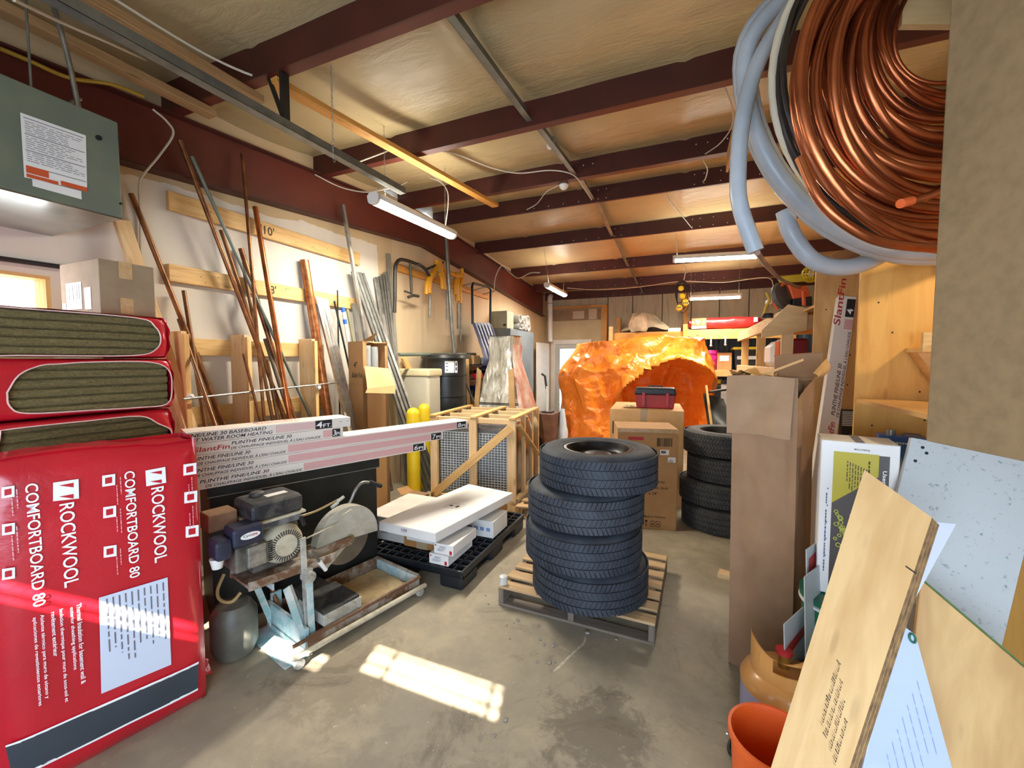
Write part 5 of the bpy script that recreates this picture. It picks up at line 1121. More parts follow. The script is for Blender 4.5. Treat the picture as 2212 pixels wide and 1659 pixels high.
MB().prism([(RX+.05, 4.06, 2.03), (q0.x, 4.06, q0.z), (q1.x, 4.06, q1.z), (q1.x, 4.06, q1.z-.07), (RX+.05, 4.06, 1.85)], (0, .03, 0)).build('sloping_side', ply_pale, fr)
# orange saw on the rack, lamp cage, other goods
p = at_y(1690, 655, 4.45); z = 2.03
os_ = thing('cutoff_saw', 'orange and grey cut off saw lying on top of the timber shelf frame', 'saw', (.98, 4.5, z))
P = lambda x, y, Y=4.45: at_y(x, y, Y)
c = P(1690, 640); MB().lathe(c, [(0, -.02), (.12, -.02), (.13, 0), (.12, .02), (0, .02)], 28, (.7, -.7, .25)).build('blade_guard', mat('dusty_dark_plastic', '#4e4b45', '#6a665d', .6, scale=8), os_)
MB().prism([P(1700, 612, 4.4), P(1745, 618, 4.4), P(1752, 640, 4.4), P(1712, 646, 4.4)], (0, .22, 0)).build('engine_cover', orange_pl, os_, bevel=.015)
MB().tube(spline([P(1680, 668), P(1672, 650), P(1676, 630), P(1690, 615), P(1705, 608)], 5), .016, 10).build('front_handle', orange_pl, os_)
MB().tube([P(1735, 630, 4.38), P(1737, 660, 4.38)], .016, 10).build('grip', orange_pl, os_)
m = MB().prism([P(1712, 640, 4.42), P(1755, 640, 4.42), P(1755, 661, 4.42), P(1712, 661, 4.42)], (0, .2, 0)); m.build('base_block', blk, os_, bevel=.01)
MB().tube(spline([P(1655, 632), P(1662, 648), P(1655, 662), P(1650, 680)], 5), .012, 8).build('pump_hose', mat('yellow_hose', '#c7a52e', rough=.5), os_)
m = MB().lathe(P(1659, 682), [(0, -.02), (.045, -.02), (.05, 0), (.04, .02), (0, .02)], 18); m.build('spool', blk, os_)
MB().prism([P(1657, 648), P(1668, 640), P(1668, 655), P(1657, 655)], (0, .1, 0)).build('filter_cover', white_pl, os_, bevel=.006)
c = P(1752, 592, 4.3); lc = thing('cage_lamp', 'yellow wire cage work lamp perched above the orange saw', 'lamp', c-V((0, 0, .08)))
m = MB(); r = .07
for k in range(8): a = math.pi*k/8; m.tube([c+V((math.cos(a)*math.sin(t)*r, math.sin(a)*math.sin(t)*r, math.cos(t)*r)) for t in [2*math.pi*j/20 for j in range(20)]], .004, 5, True)
for h in (-.5, 0, .5): m.tube([c+V((math.cos(t)*r*math.sqrt(1-h*h), math.sin(t)*r*math.sqrt(1-h*h), r*h)) for t in [2*math.pi*j/20 for j in range(20)]], .004, 5, True)
m.build('wire_cage', yellow, lc); MB().lathe(c, [(0, -.04), (.03, 0), (0, .04)], 12).build('bulb', white_pl, lc)
m = MB()
for i in range(4): m.tube([P(1722, 606, 4.38)+V((math.cos(a)*(.13+.008*i), math.sin(a)*.09, .014*i+.02*math.sin(a))) for a in [2*math.pi*j/24 for j in range(24)]], .008, 7, True)
tag(m.build('coiled_cord', mat('yellow_cord', '#c9ab2c', rough=.5)), 'yellow coiled extension cord over the orange saw', 'cord')
cbox('red_fuel_box', 'dark red plastic container on the middle shelf of the timber frame', (RX-.08, 4.36, 1.531), (RX+.14, 4.6, 1.80), mat('dark_red_plastic', '#7d1518', '#8f1c1f', .4, scale=4), None, 'container', .02)
t = cbox('white_bundle', 'white wrapped bundle beside the dark red container on the timber shelf', (RX-.08, 4.75, 1.531), (RX+.12, 5.2, 1.80), white_pl, None, 'bundle', .06)
# baseboard box leaning on the second divider
a, b = V((0.69, 3.50, .02)), at_y(1836, 640, 3.60)
lb_ = at_y(1795, 925, 3.42); d = (b-lb_).normalized(); base = lb_-d*((lb_.z-.06)/d.z)
sd_ = d.cross(V((0, 1, 0))).normalized(); bk = sd_.cross(d).normalized(); bk = bk if bk.y > 0 else -bk; sd_ = -sd_ if sd_.x < 0 else sd_
L = (b-base).length; t = thing('heater_cover_box', 'long white heater cover box standing on end against the second plywood divider', 'box', base, 'long white heater cover boxes')
W2 = .105; o = base-sd_*W2*.62; MB().obox(o, sd_*W2, bk*.06, d*L).build('carton_body', MATS['cream_box_board'], t, bevel=.002, seg=1)
k0 = (lb_-base).length; f = lambda k, s: o+d*k+sd_*s-bk*.0012
m = MB()
m.text('PLINTHE FINE/LINE 30', f(k0+.09, W2*.72), d, -sd_, .36, .022, .25).text("DE CHAUFFAGE INDIVIDUEL À L'EAU CHAUDE", f(k0+.08, W2*.95), d, -sd_, .60, .020, .25); m.build('lettering', black_ink, t)
MB().text('SlantFin', f(k0-.12, W2*.80), d, -sd_, .16, .034, .2).build('logo', red_ink, t)
m = MB(); x = k0+.70
while x < L-.17: m.poly([f(x, W2*.52), f(x+.008, W2*.52), f(x+.008, W2*.97), f(x, W2*.97)][::-1]); x += .012
m.build('hatched_panel', mat('dark_pink_print', '#cf8a88', rough=.6), t)
m = MB().text('SlantFin', f(k0+.72, W2*.30), d, -sd_, .34, .04, .2); m.build('side_logo', red_ink, t)
g = MB().poly([f(L-.15, W2*.5), f(L-.02, W2*.5), f(L-.02, W2*.97), f(L-.15, W2*.97)][::-1]).build('size_label', black_ink, t); MB().text('4', f(L-.13, W2*.9)-bk*.001, d, -sd_, .04, .035).build('lettering', white_ink, g)
m = MB(); c0 = at_y(1819, 888, 3.60)
for i in range(9): m.box((c0.x, 3.588, c0.z-.012*i), (c0.x+.10, 3.59, c0.z-.012*i-.006))
tag(MB().box((c0.x, 3.591, c0.z-.24), (c0.x+.11, 3.645, c0.z+.01)).build('black_vent_box', blk), 'small black slotted box between the leaning white box and the plywood', 'box')
bpy.data.objects['black_vent_box']; m.build('slots', white_pl, bpy.data.objects['black_vent_box'])

# ================================================================== tall brown carton
A = math.radians(25); C1 = V((math.cos(A), -math.sin(A), 0)); C2 = V((math.sin(A), math.cos(A), 0)); O = V((.245, 2.39, 0)); w_, d_, h_ = .285, .30, 1.52
t = thing('tall_carton', 'tall crumpled brown carton with open flaps standing in front of the shorter tyre stack', 'carton', O+C1*w_/2+C2*d_/2)
def crumple(u, v, face):
    n = noise.noise(V((u*3.1, v*5.5, face*7)))*.016+noise.noise(V((u*7, v*13, face*3)))*.007
    n += .012*math.sin((u*1.2+v*2.2)*5)*max(0, .55-v)
    return n*min(1, 6*u, 6*(1-u)+.02)
lean_ = lambda v: C1*(-.02*v)
m = MB()
m.grid(lambda u, v: O+C1*w_*u+lean_(v)-C2*crumple(u, v, 1)+V((0, 0, h_*v)), 30, 70)
m.grid(lambda u, v: O+C1*w_+C2*d_*u+lean_(v)+C1*crumple(u, v, 2)*.5+V((0, 0, (h_-.1*(1-u)*(v > .9))*v)), 16, 60)
m.grid(lambda u, v: O+C1*w_*(1-u)+C2*d_+lean_(v)+V((0, 0, h_*v)), 6, 10)
m.grid(lambda u, v: O+C2*d_*(1-u)+lean_(v)-C1*crumple(u, v, 4)*.5+V((0, 0, h_*v)), 10, 30)
m.build('carton_body', card_b, t)
T = O+lean_(1)+V((0, 0, h_))
fl = MB()
def flapf(u, v, o=0): return T-C2*(.016+.022*v+.006*math.sin(u*5+v*4)+o)+C1*(-.022+(w_+.012)*u+.012*v*(1-u))+V((0, 0, .004-.295*v+.012*u*v+.006*math.sin(u*4)))-C2*(.014*noise.noise(V((u*4, v*4, 9)))*v+.018*sst_(.75, 1, u+v*.25)*v)
def sst_(a, b, x): t_ = max(0, min(1, (x-a)/(b-a))); return t_*t_*(3-2*t_)
fl.grid(lambda u, v: flapf(u, v, 0), 24, 24).grid(lambda u, v: flapf(1-u, v, -.005), 24, 24).grid(lambda u, v: flapf(u, 1, -.005*v), 24, 1); fl.build('front_flap', mat('pale_brown_cardboard', '#957659', '#a58465', .82, scale=6, bump=.2, bscale=12, bdist=.01), t)
m = MB(); p0 = T+C2*d_; m.grid(lambda u, v: p0+C1*(w_*.35+w_*.72*u)+C2*(.04*v)+V((0, 0, .105*v+.015*u*v)), 8, 4).grid(lambda u, v: p0+C1*(w_*.30+w_*.80*u)+C2*(.04+.03*v)+V((0, 0, .105+.015*u+.008*v)), 8, 1); m.build('rear_flap', card_b, t)
m = MB(); p0 = T+C1*w_
def sf(u, v): a_ = 2.6*v; return p0+C2*(.03+(d_-.05)*u)+C1*(.055*math.sin(a_)+.02*v)+V((0, 0, .075*(1-math.cos(a_))*.6*(.4+.8*u)-.01))
m.grid(sf, 14, 10); m.build('side_flap', card_l, t)
m = MB(); m.grid(lambda u, v: T+C2*(d_*u)-C1*(.0+.02*v)+V((0, 0, .035*v*(1-u))), 8, 4); m.build('left_flap', card_b, t)
m = MB().grid(lambda u, v: T+C2*(.03+.16*v)+C1*(.005+.15*u)+V((0, 0, .012+.03*noise.noise(V((u*4, v*4, 3)))+.015*math.sin(u*6))), 12, 12); m.build('crumpled_paper', mat('kraft_paper', '#c79a56', '#d9b06c', .8, scale=8), t)
MB().obox(T+C2*.10+C1*.10-V((0, 0, .25)), C1*.16, C2*.12, (0, 0, .22)).build('grey_insert', galv, t)
MB().obox(T+C1*.12+C2*.02+V((0, 0, .0)), C1*.15+C2*.12+V((0, 0, .08)), C2*.004, V((0, 0, .012))).build('flap_edge', card_l, t)

# ================================================================== stacked stuff in front of the rack
gd_ = thing('fibre_drum', 'green round drum with white rim under the white and yellow box', 'drum', (.72, 2.12, 0))
MB().lathe((.66, 2.15, 0), [(0, 0), (.15, 0), (.155, .56), (.165, .565), (.165, .59), (0, .592)], 32).build('drum_body', green_pl, gd_); MB().lathe((.66, 2.15, 0), [(.157, .545), (.167, .548), (.167, .558), (.157, .56)], 32, closed=True).build('rim', white_pl, gd_)
zb, zt2 = .596, 1.262; e = V((.955, -.297, 0)).normalized(); e = V((.985, -.17, 0)).normalized(); n_ = V((-e.y, e.x, 0)); O = at_d(1775, 952, 1.77); O.z = zb
wB = .252; t = thing('appliance_box', 'white box with yellow and dark printed front perched on the green drum', 'box', O+e*wB/2+n_*.1)
MB().obox(O, e*wB, n_*.20, (0, 0, zt2-zb)).build('carton_body', card_w, t, bevel=.003, seg=1)
F_ = lambda x, z, o=.0012: O+e*(wB*x)-n_*o+V((0, 0, (zt2-zb)*z))
MB().poly([F_(.17, .60), F_(.75, .80), F_(.75, .935), F_(.17, .935)]).build('yellow_panel', mat('olive_yellow_print', '#b3a51a', rough=.5), t)
m = MB().poly([F_(.17, .0), F_(.88, .0), F_(.88, .70), F_(.75, .80), F_(.17, .60)]).poly([F_(.75, .80), F_(.88, .70), F_(.88, .93), F_(.75, .93)]); pn = m.build('dark_panel', mat('dark_brown_print', '#3f3732', '#4b423c', .5, scale=5), t)
m = MB()
for k in range(22): c = F_(.19+rnd.random()*.28, .33+rnd.random()*.22, .0022); r = rnd.uniform(.005, .009); m.tube([c+e*math.cos(a)*r+V((0, 0, math.sin(a)*r)) for a in [2*math.pi*j/10 for j in range(10)]], .002, 5, True)
m.build('printed_rings', mat('lime_print', '#b8b94a', rough=.5), pn)
m = MB(); m.lines(F_(.62, .89), (0, 0, -1), e, .14, 1, .01, .006)
for i in range(9): m.lines(F_(.35+.035*i, .88-.006*i, .002), (0, 0, -1), e, .13, 1, .01, .0035)
m.text('Product Code', F_(.63, .962, .002), -e, (0, 0, -1), .05, .008); m.build('fine_print', mat('brown_ink', '#4b421c', rough=.6), t)
MB().text('User Instructions', F_(.80, .84, .0025), (0, 0, -1), e, .19, .013).build('panel_lettering', white_ink, pn)
m = MB()
for i in range(5): m.lines(F_(.09, .66-.11*i, .002), (0, 0, -1), e, .07, 1, .01, .004); c = F_(.10, .685-.11*i, .002); m.poly([c, c+e*.006, c+e*.003+V((0, 0, .008))])
m.build('side_print', blue_ink, t)
MB().obox(F_(.45, 1, 0)+n_*.0+V((0, 0, .001)), e*.03, n_*.2, (0, 0, .0008)).build('lid_seam', grey_ink, t)
c = at_d(1950, 945, 1.98); tc_ = thing('solvent_can', 'blue and green rectangular metal can behind the white box', 'can', (c.x, c.y, .90)); ce = V((.97, -.24, 0)).normalized(); cn = V((-ce.y, ce.x, 0)); o = V((c.x, c.y, .90))-ce*.087
def can_m():
    tt = NT('blue_green_print'); tt.set(Roughness=.35); s_ = tt.n('ShaderNodeSeparateXYZ'); tt.l(tt.coord('Object'), s_.inputs[0])
    tt.base(tt.ramp(s_.outputs['Z'], [(.08, lin('#8fc24e')), (.16, lin('#dfe3d2')), (.24, lin('#3f79bd')), (.33, lin('#2b5aa0'))])); return tt.m
MB().obox(o, ce*.175, cn*.11, (0, 0, .335)).build('can_body', can_m(), tc_, bevel=.006); MB().cyl(o+ce*.05+cn*.05+V((0, 0, .335)), o+ce*.05+cn*.05+V((0, 0, .36)), .018, 18).build('cap', galv, tc_); MB().tube([o+ce*.09+cn*.055+V((0, 0, .337)), o+ce*.10+cn*.055+V((0, 0, .347)), o+ce*.15+cn*.055+V((0, 0, .347)), o+ce*.16+cn*.055+V((0, 0, .337))], .004, 6).build('handle', galv, tc_)
MB().lines(o+ce*.02-cn*.001+V((0, 0, .30)), ce, (0, 0, 1), .09, 2, .014, .008).build('lettering', white_ink, tc_)
st = tag(MB().obox(V((c.x, c.y, 0))-ce*.16+cn*.0, ce*.30, cn*.2, (0, 0, .895)).build('cardboard_stack', card_b, bevel=.004), 'brown carton standing behind the white box, under the blue can', 'carton')
# large grey cardboard sheet box at the very edge
dn = V((.31, -.95, 0)).normalized(); O = at_d(2036, 300, 1.0); O.z = 0; nb = V((-dn.y, dn.x, 0)); nb = nb if nb.x > 0 else -nb
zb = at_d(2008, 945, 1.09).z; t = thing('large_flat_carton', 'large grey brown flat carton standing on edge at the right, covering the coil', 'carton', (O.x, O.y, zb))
MB().obox(V((O.x, O.y, zb)), dn*.75, nb*.06, (0, 0, 1.72)).build('carton_body', mat('brown_kraft', '#806a4a', '#8c7452', .85, scale=30), t, bevel=.004)  # even kraft brown, the carton's own colour
lg = thing('rack_shelf', 'plywood shelf board under the large flat carton', 'shelf', (O.x+.3, O.y, zb-.02)); MB().box((RX+.0, .25, zb-.022), (2.2, 2.78, zb-.003)).build('shelf_board', ply, lg)
m = MB()
for y in (.45, 1.7): m.box((1.15, y, 0), (1.24, y+.04, zb-.022))
for i, y in enumerate((.45, 1.7)): MB().box((1.3, y, 0), (1.39, y+.04, zb-.0225)).build('shelf_leg', pine, lg)
# white laminated panel, plywood sheet with green edge, plank, paper, tank, buckets
def slab(name, label, cat, c4, th, mt, parts=None):
    """board from three corners: top-left, top-right, bottom-left; thickness away from the viewer"""
    a, b, d = [V(q) for q in c4]; e1, e2 = b-a, d-a; n = e1.cross(e2).normalized(); n = n if n.dot(FWD) > 0 else -n
    t = thing(name, label, cat, (a+b+d+(b+d-a))/4)
    MB().obox(a, e1, e2, n*th).build('board', mt, t, bevel=.002, seg=1); return t, a, e1, e2, n
spk = NT('speckled_laminate'); spk.set(Roughness=.35); n1 = spk.noise(spk.coord('Object'), 42, 3, .7); n2 = spk.noise(spk.coord('Object'), 3, 4); spk.base(spk.mix(spk.ramp(n1, [(.60, (0, 0, 0)), (.72, (.8,)*3)]), spk.mix(n2, lin('#b4bbbd'), lin('#c6cccc')), lin('#6f777c')))
tl, tr, bl = at_d(1970, 945, 1.62), at_d(2262, 996, 1.50), at_d(1895, 1240, 1.60)
t, a, e1, e2, n = slab('laminate_panel', 'large speckled white laminate panel leaning at the right edge', 'panel', (tl, tr, tl+(bl-tl)*2.3), .02, spk.m)
m = MB()
for k, j in ((.10, .025), (.14, .04), (.07, .07)): p = a+e1*k+e2*j; m.cyl(p-n*.001, p, .006, 10)
m.build('bolt_hole', blk, t)
tl, tr, bl = at_d(1990, 1252, 1.38), at_d(2260, 1482, 1.22), at_d(1948, 1659, 1.28)
t, a, e1, e2, n = slab('plywood_sheet', 'plywood sheet with green painted edge leaning in front of the white panel', 'panel', (tl, tr, tl+(bl-tl)*1.9), .018, wood('pale_sheet_ply', '#b48a54', '#cfa96f', '#a87c44', .6, .3, .8, 3, .04))
MB().obox(a-n*.001-e2.normalized()*.0065-e1*.002, e1*1.004, e2.normalized()*.006, n*.024).build('painted_edge', mat('green_edge', '#3f5c2b', '#4d6d36', .6, scale=20), t)
q = [at_d(*p) for p in ((1867, 1015, 1.35), (2013, 1118, 1.16), (1665, 1659, 1.15))]
pn_ = (q[1]-q[0]).cross(q[2]-q[0]).normalized(); pn_ = pn_ if pn_.dot(FWD) > 0 else -pn_
q.append(at_p(1835, 1659, q[0], pn_)); ax = (q[2]-q[0]).normalized(); wd = (q[1]-q[0]); t = thing('plywood_plank', 'thick laminated plywood plank leaning in front of the white panel', 'plank', q[0]+ax*.8)
axr = (q[3]-q[1]).normalized(); Lp = (q[0].z-.02)/-ax.z; pa = [q[0], q[1], q[1]+axr*((q[1].z-.02)/-axr.z), q[0]+ax*Lp]
edge_m = mat('ply_edge', '#6b5138', '#9c7b52', .8, scale=40)
for i in range(3):
    o = pn_*(.0185*i); pts = [p+o for p in pa]; pb_ = [p+pn_*.0170 for p in pts]; du = rnd.uniform(0, 5); wv = wd.length; uvf = [(du, 0), (du, wv), (du+Lp, wv), (du+Lp, 0)]
    m = MB(); m.v += pts+pb_; m.face((0, 1, 2, 3), uvf); m.face((7, 6, 5, 4), uvf[::-1]); m.cur = 1
    for k in range(4): j = (k+1) % 4; m.face((k, j, 4+j, 4+k), [(0, 0), (Lp, 0), (Lp, .0165), (0, .0165)])
    pl_ = m.build('plank_layer', [ply_pale, edge_m], t, recalc=True)
    if i == 0: face_layer = pl_
f = lambda s_, k: q[0]+ax*s_+wd*k-pn_*.0014
m = MB()
for i in range(4):
    for k in range(26-3*i): # illegible ink stamp: rows of short strokes
        x_ = .70-.0065*k+.012*i; hh_ = rnd.uniform(.035, .06); a_ = f(x_, .45+.085*i); m.poly([a_, f(x_-.0016, .45+.085*i), f(x_-.0016-.004*rnd.random(), .45+.085*i-hh_), f(x_-.004*rnd.random(), .45+.085*i-hh_)])
        if k % 3: m.poly([a_, f(x_-.005, .45+.085*i), f(x_-.005, .45+.085*i-.008), f(x_, .45+.085*i-.008)])
m.build('ink_stamp', mat('stamp_ink', '#4a3826', rough=.7), face_layer)
MB().poly([f(.168, .86), f(.172, .86), f(.168, 1.0), f(.164, 1.0)]).build('pencil_line', dark_ink, face_layer)
# paper booklet hanging behind the plank
pb = [at_d(*p) for p in ((1952, 1352, 1.26), (1978, 1372, 1.25), (2058, 1665, 1.16), (1862, 1665, 1.18))]
t = thing('paper_booklet', 'white paper sheet with green ring hanging behind the leaning plank', 'paper', pb[0])
pn2 = (pb[1]-pb[0]).cross(pb[2]-pb[0]).normalized(); pn2 = pn2 if pn2.dot(FWD) > 0 else -pn2
MB().prism(pb+[pb[3]+(pb[0]-pb[3])*.5-V((.01, 0, 0))], pn2*.002).build('sheet', mat('blue_white_paper', '#a9b6d2', '#b6c2da', .5, scale=3), t)
m = MB(); e_ = (pb[2]-pb[1]).normalized(); s_ = (pb[3]-pb[2]).normalized()
for i in range(7): m.lines(pb[1]+s_*(.03+.022*i)+e_*(.12+.03*i)-pn2*.002, e_, s_, .22, 1, .01, .002)
m.build('print', mat('blue_grey_print', '#8fa0c4', rough=.6), t)
rc_ = (pb[0]+pb[1])/2+e_*.02-pn2*.004; m = MB(); w1, w2 = s_, e_
m.tube([rc_+w1*math.cos(a)*.008+w2*math.sin(a)*.012 for a in [2*math.pi*j/20 for j in range(20)]], .003, 8, True); m.build('ring', green_pl, t)
tag(MB().prism([at_d(2022, 1128, 1.32), at_d(2065, 1132, 1.32), at_d(2030, 1190, 1.34), at_d(1985, 1275, 1.36), at_d(1978, 1290, 1.36)], pn_*.002).build('paper_sheet', mat('plain_paper', '#cfd6e6', rough=.6)), 'curled white paper corner sticking out behind the top of the plank', 'paper')
# propane tank, bucket, signs
c = lat(1716, 1.62, 0); R = .152; t = thing('propane_tank', 'propane tank with tan collar standing beside the tall brown carton', 'tank', c)
MB().lathe(c, [(0, .02), (.12, .02), (R, .05), (R, .26), (R-.002, .265)], 40).build('tank_body', mat('lavender_grey_paint', '#8f8fa8', '#9a9ab2', .45, scale=5), t)
tanp = mat('tan_enamel', '#c98f4c', '#d09a58', .3, scale=3, coat=.3)
MB().lathe(c, [(R, .262), (R+.003, .285), (R-.012, .315), (.10, .345), (0, .355)], 40).build('shoulder', tanp, t)
m = MB(); rr = .118
def colr(a0, a1, z0, z1, n=20):
    for i in range(n):
        a, b = a0+(a1-a0)*i/n, a0+(a1-a0)*(i+1)/n
        for r_, fl_ in ((rr, 0), (rr-.004, 1)):
            q = [c+V((math.cos(x)*r_, math.sin(x)*r_, z(x) if callable(z) else z)) for x, z in ((a, z0), (b, z0), (b, z1), (a, z1))]
            m.poly(q[::-1] if fl_ else q)
va = math.atan2(-FWD.y, -FWD.x)
colr(va-2.2, va+.9, .33, .385); colr(va-2.2, va-.9, .385, .435, 6); colr(va-.1, va+.9, .385, .435, 6); colr(va-2.2, va+.9, .435, lambda x: .46+.025*math.sin((x-va)*2.2))
m.build('collar', tanp, t, smooth=True)
MB().cyl(c+V((0, 0, .35)), c+V((0, 0, .41)), .022, 14).build('valve', mat('valve_brass', '#a8853c', '#bf9a4a', .35, .8), t); MB().cyl(c+V((.0, 0, .41)), c+V((0, 0, .425)), .03, 14).build('valve_knob', red_ink, t)
MB().lathe(c, [(.11, 0), (.125, 0), (.12, .03), (.11, .03)], 30, closed=True).build('foot_ring', tanp, t)
c = lat(1704, 1.27, 0); t = thing('bucket', 'orange bucket at the foot of the leaning plank', 'bucket', c)
MB().lathe(c, [(0, .004), (.108, .0), (.128, .36), (.137, .362), (.137, .385), (.128, .385), (.122, .36), (.104, .012), (0, .012)], 36).build('pail', orange_pl, t)
MB().tube([c+V((math.cos(a)*.139, math.sin(a)*.139, .345-.10*abs(math.sin(a/1.0)))) for a in [math.pi*j/16 for j in range(17)]], .003, 6).build('bail', galv, t)
def sign(label, x, y0, y1, d0, run, tilt, bands):
    a, b = at_d(x, y0, d0), at_d(x+4, y1, d0); b.z = max(b.z, .0); dr_ = V((.515, .857, 0)); up = (a-b); 
    t = thing('striped_board', label, 'board', b, 'striped boards beside the tall carton'); nn = dr_.cross(up).normalized()
    MB().obox(b, dr_*run, up, nn*.004).build('board', mat('grey_reflective', '#aeb6b8', '#bcc4c6', .4, scale=4), t)
    m = MB(); s_ = -1 if nn.dot(FWD) > 0 else 1
    for k0, k1 in bands: off = nn*(.0052 if s_ > 0 else -.0012); m.poly([b+up*k0+off+dr_*.02, b+up*(k0+.06)+off+dr_*run, b+up*(k1+.06)+off+dr_*run, b+up*k1+off+dr_*.02])
    m.build('red_band', mat('red_reflective', '#a3322c', '#b03a33', .4, scale=5), t); return t
sign('grey board with red slanted stripes, rearmost of the three beside the green drum', 1740, 1187, 1470, 1.78, .30, 0, ((.08, .20), (.45, .57), (.80, .92)))
sign('plain edge of a grey board standing between the two striped ones', 1736, 1246, 1500, 1.70, .22, 0, ((.1, .2),))
sign('shorter grey board with red stripe just behind the propane tank collar', 1692, 1348, 1535, 1.68, .20, 0, ((.2, .32), (.6, .72)))
m = MB().tube(spline([lat(1690, 1.78, .14), lat(1640, 1.70, .03), lat(1608, 1.66, .012), lat(1600, 1.60, .010), lat(1622, 1.56, .010)], 6), .008, 8); tag(m.build('power_cable', cable_b), 'black cord looped on the floor behind the propane tank', 'cord')

# ================================================================== coils hung on the right
def coil(name, label, loops, mt, n=9, sq=1, cat='coil'):
    t = thing(name, label, cat, loops[0][0])
    for c, r, tr, tilt, k in loops:
        e1 = RGT*math.cos(tilt)+V((FWD.x, FWD.y, 0))*math.sin(tilt); e2 = V((0, 0, 1))
        pts = [c+(e1*math.cos(a)+e2*math.sin(a)*(sq if math.sin(a) > 0 else 1))*r*(1+.02*math.sin(2*a+k))+V((FWD.x, FWD.y, 0))*(.012*math.sin(a*2+k*1.7)) for a in [2*math.pi*j/56 for j in range(56)]]
        MB().tube(pts, tr, n, True).build('turn', mt, t)
    return t
# copper: turns grow from a small bright inner ring to wide outer rings, all hung from one peg
loops = []; N = 17
for i in range(N):
    k = i/(N-1); rp = 116+(338-116)*k**.92; dep = 1.46-.26*k+.02*math.sin(i*2.1); cx_ = 2046+rnd.uniform(-4, 4); cy_ = 60+(196-60)*k**.95+rnd.uniform(-4, 4)
    c = at_d(cx_, cy_, dep); loops.append((c, rp*dep/FP, .008+.0085*min(1, k*3.2), .10*math.sin(i*1.3), i))
for i in range(14):
    k = .05+.9*i/13; rp = 118+(322-118)*k; dep = 1.58-.24*k; c = at_d(2044+rnd.uniform(-5, 5), 66+(188-66)*k+rnd.uniform(-5, 5), dep); loops.append((c, rp*dep/FP, .009+.006*k, .08*math.sin(i*1.9), i+.5))
copc = NT('coil_copper'); copc.set(Roughness=.30, Metallic=.92); nn_ = copc.noise(copc.coord('Object'), 4, 6); copc.base(copc.ramp(nn_, [(.3, lin('#86462a')), (.55, lin('#a85f3a')), (.75, lin('#bf7549'))]))
ct = coil('copper_coil', 'thick hanging coil of bright copper tubing cut off by the large flat carton', loops, copc.m, 12)
p0, p1, p2 = at_d(1945, 440, 1.13), at_d(2000, 425, 1.15), at_d(2070, 400, 1.18); MB().tube([p0+(p1-p0)*.4, p1, p2], .011, 10).build('tube_end', copc.m, ct); MB().tube([p0, p0+(p1-p0)*.42], .0125, 12).build('orange_cap', mat('orange_cap', '#d8602c', rough=.5), ct)
MB().tube(spline([at_d(1728, 340, 1.2), at_d(1770, 430, 1.18), at_d(1835, 490, 1.17), at_d(1920, 526, 1.17), at_d(2075, 540, 1.18)], 8), .0135, 10).build('loose_turn', copc.m, ct)
greyp = NT('grey_tubing'); greyp.set(Roughness=.35); nn_ = greyp.noise(greyp.coord('Object'), 5, 6); greyp.base(greyp.ramp(nn_, [(.3, lin('#9aa3ac')), (.7, lin('#b4bbc2'))])); greyp.b.inputs['Subsurface Weight'].default_value = 0
gl_ = []
for i in range(4): dep = 1.80+.04*i; c = at_d(2010-1*i, 150+1*i, dep); gl_.append((c, (396+(10 if i % 2 else 0))*dep/FP, .036, .02*i, 2.0))
gc = coil('grey_pipe_coil', 'large hanging coil of pale grey plastic tubing behind the copper coil', gl_, greyp.m, 12, .60)
MB().tube(spline([at_d(1720, 0, 1.72), at_d(1640, 130, 1.73), at_d(1604, 260, 1.73), at_d(1594, 380, 1.73), at_d(1600, 450, 1.73), at_d(1632, 543, 1.73)], 8), .032, 12).build('loose_end', greyp.m, gc)
MB().tube(spline([at_d(1695, 455, 2.02), at_d(1710, 505, 2.02), at_d(1748, 556, 2.02), at_d(1795, 576, 2.02), at_d(1850, 574, 2.02), at_d(1905, 550, 2.03), at_d(1960, 520, 2.05)], 8), .040, 12).build('kinked_loop', greyp.m, gc)
bl_ = []
for i in range(3): dep = 1.60+.02*i; c = at_d(2034, 165+4*i, dep); bl_.append((c, (345+6*i)*dep/FP, .011, .04*i, i))
coil('black_tube_coil', 'few turns of dark tubing between the copper and grey coils', bl_, mat('dark_tubing', '#241f1e', '#332c2a', .35, scale=4), 9)
MB().tube([at_d(1638, 545, 1.72), at_d(1670, 590, 2.0), at_d(1700, 612, 2.6), at_d(1735, 625, 3.4)], .009, 8)
cable('brown tube sagging from the grey coil end to the orange saw', [at_d(1636, 546, 1.74), at_d(1660, 578, 2.2), at_d(1690, 605, 3.0), at_d(1728, 622, 3.65)], .012, mat('brown_tubing', '#8a6a58', rough=.5))
wd_ = thing('hanging_bracket', 'raw timber and steel bracket holding the coils at the right', 'bracket', (1.0, 1.5, 2.6)); m = MB(); a, b = at_d(1950, 20, 1.45), at_d(2120, 35, 1.45)
MB().obox(at_d(1948, 52, 1.50), at_d(2140, 52, 1.50)-at_d(1948, 52, 1.50), (0, .03, .0), (0, 0, .12)).build('peg', ply_pale, wd_)
a = at_d(1905, 95, 1.85); b = at_d(2110, 48, 1.75); MB().beam(a, b, .05, .06).build('steel_arm', oxide_d, wd_)
MB().beam((1.05, 1.72, 2.0), (1.05, 1.72, 3.40), .09, .04, (0, 1, 0)).build('post', pine, wd_)
cr_ = []
for i in range(2): dep = 1.64+.02*i; c = at_d(2032, 158+4*i, dep); cr_.append((c, (352+7*i)*dep/FP, .018, .03*i, 1.0))
coil('cream_tube_coil', 'two turns of cream tubing showing between the dark and grey coils', cr_, mat('cream_tubing', '#cfc6ae', '#dcd4bf', .4, scale=4), 10)
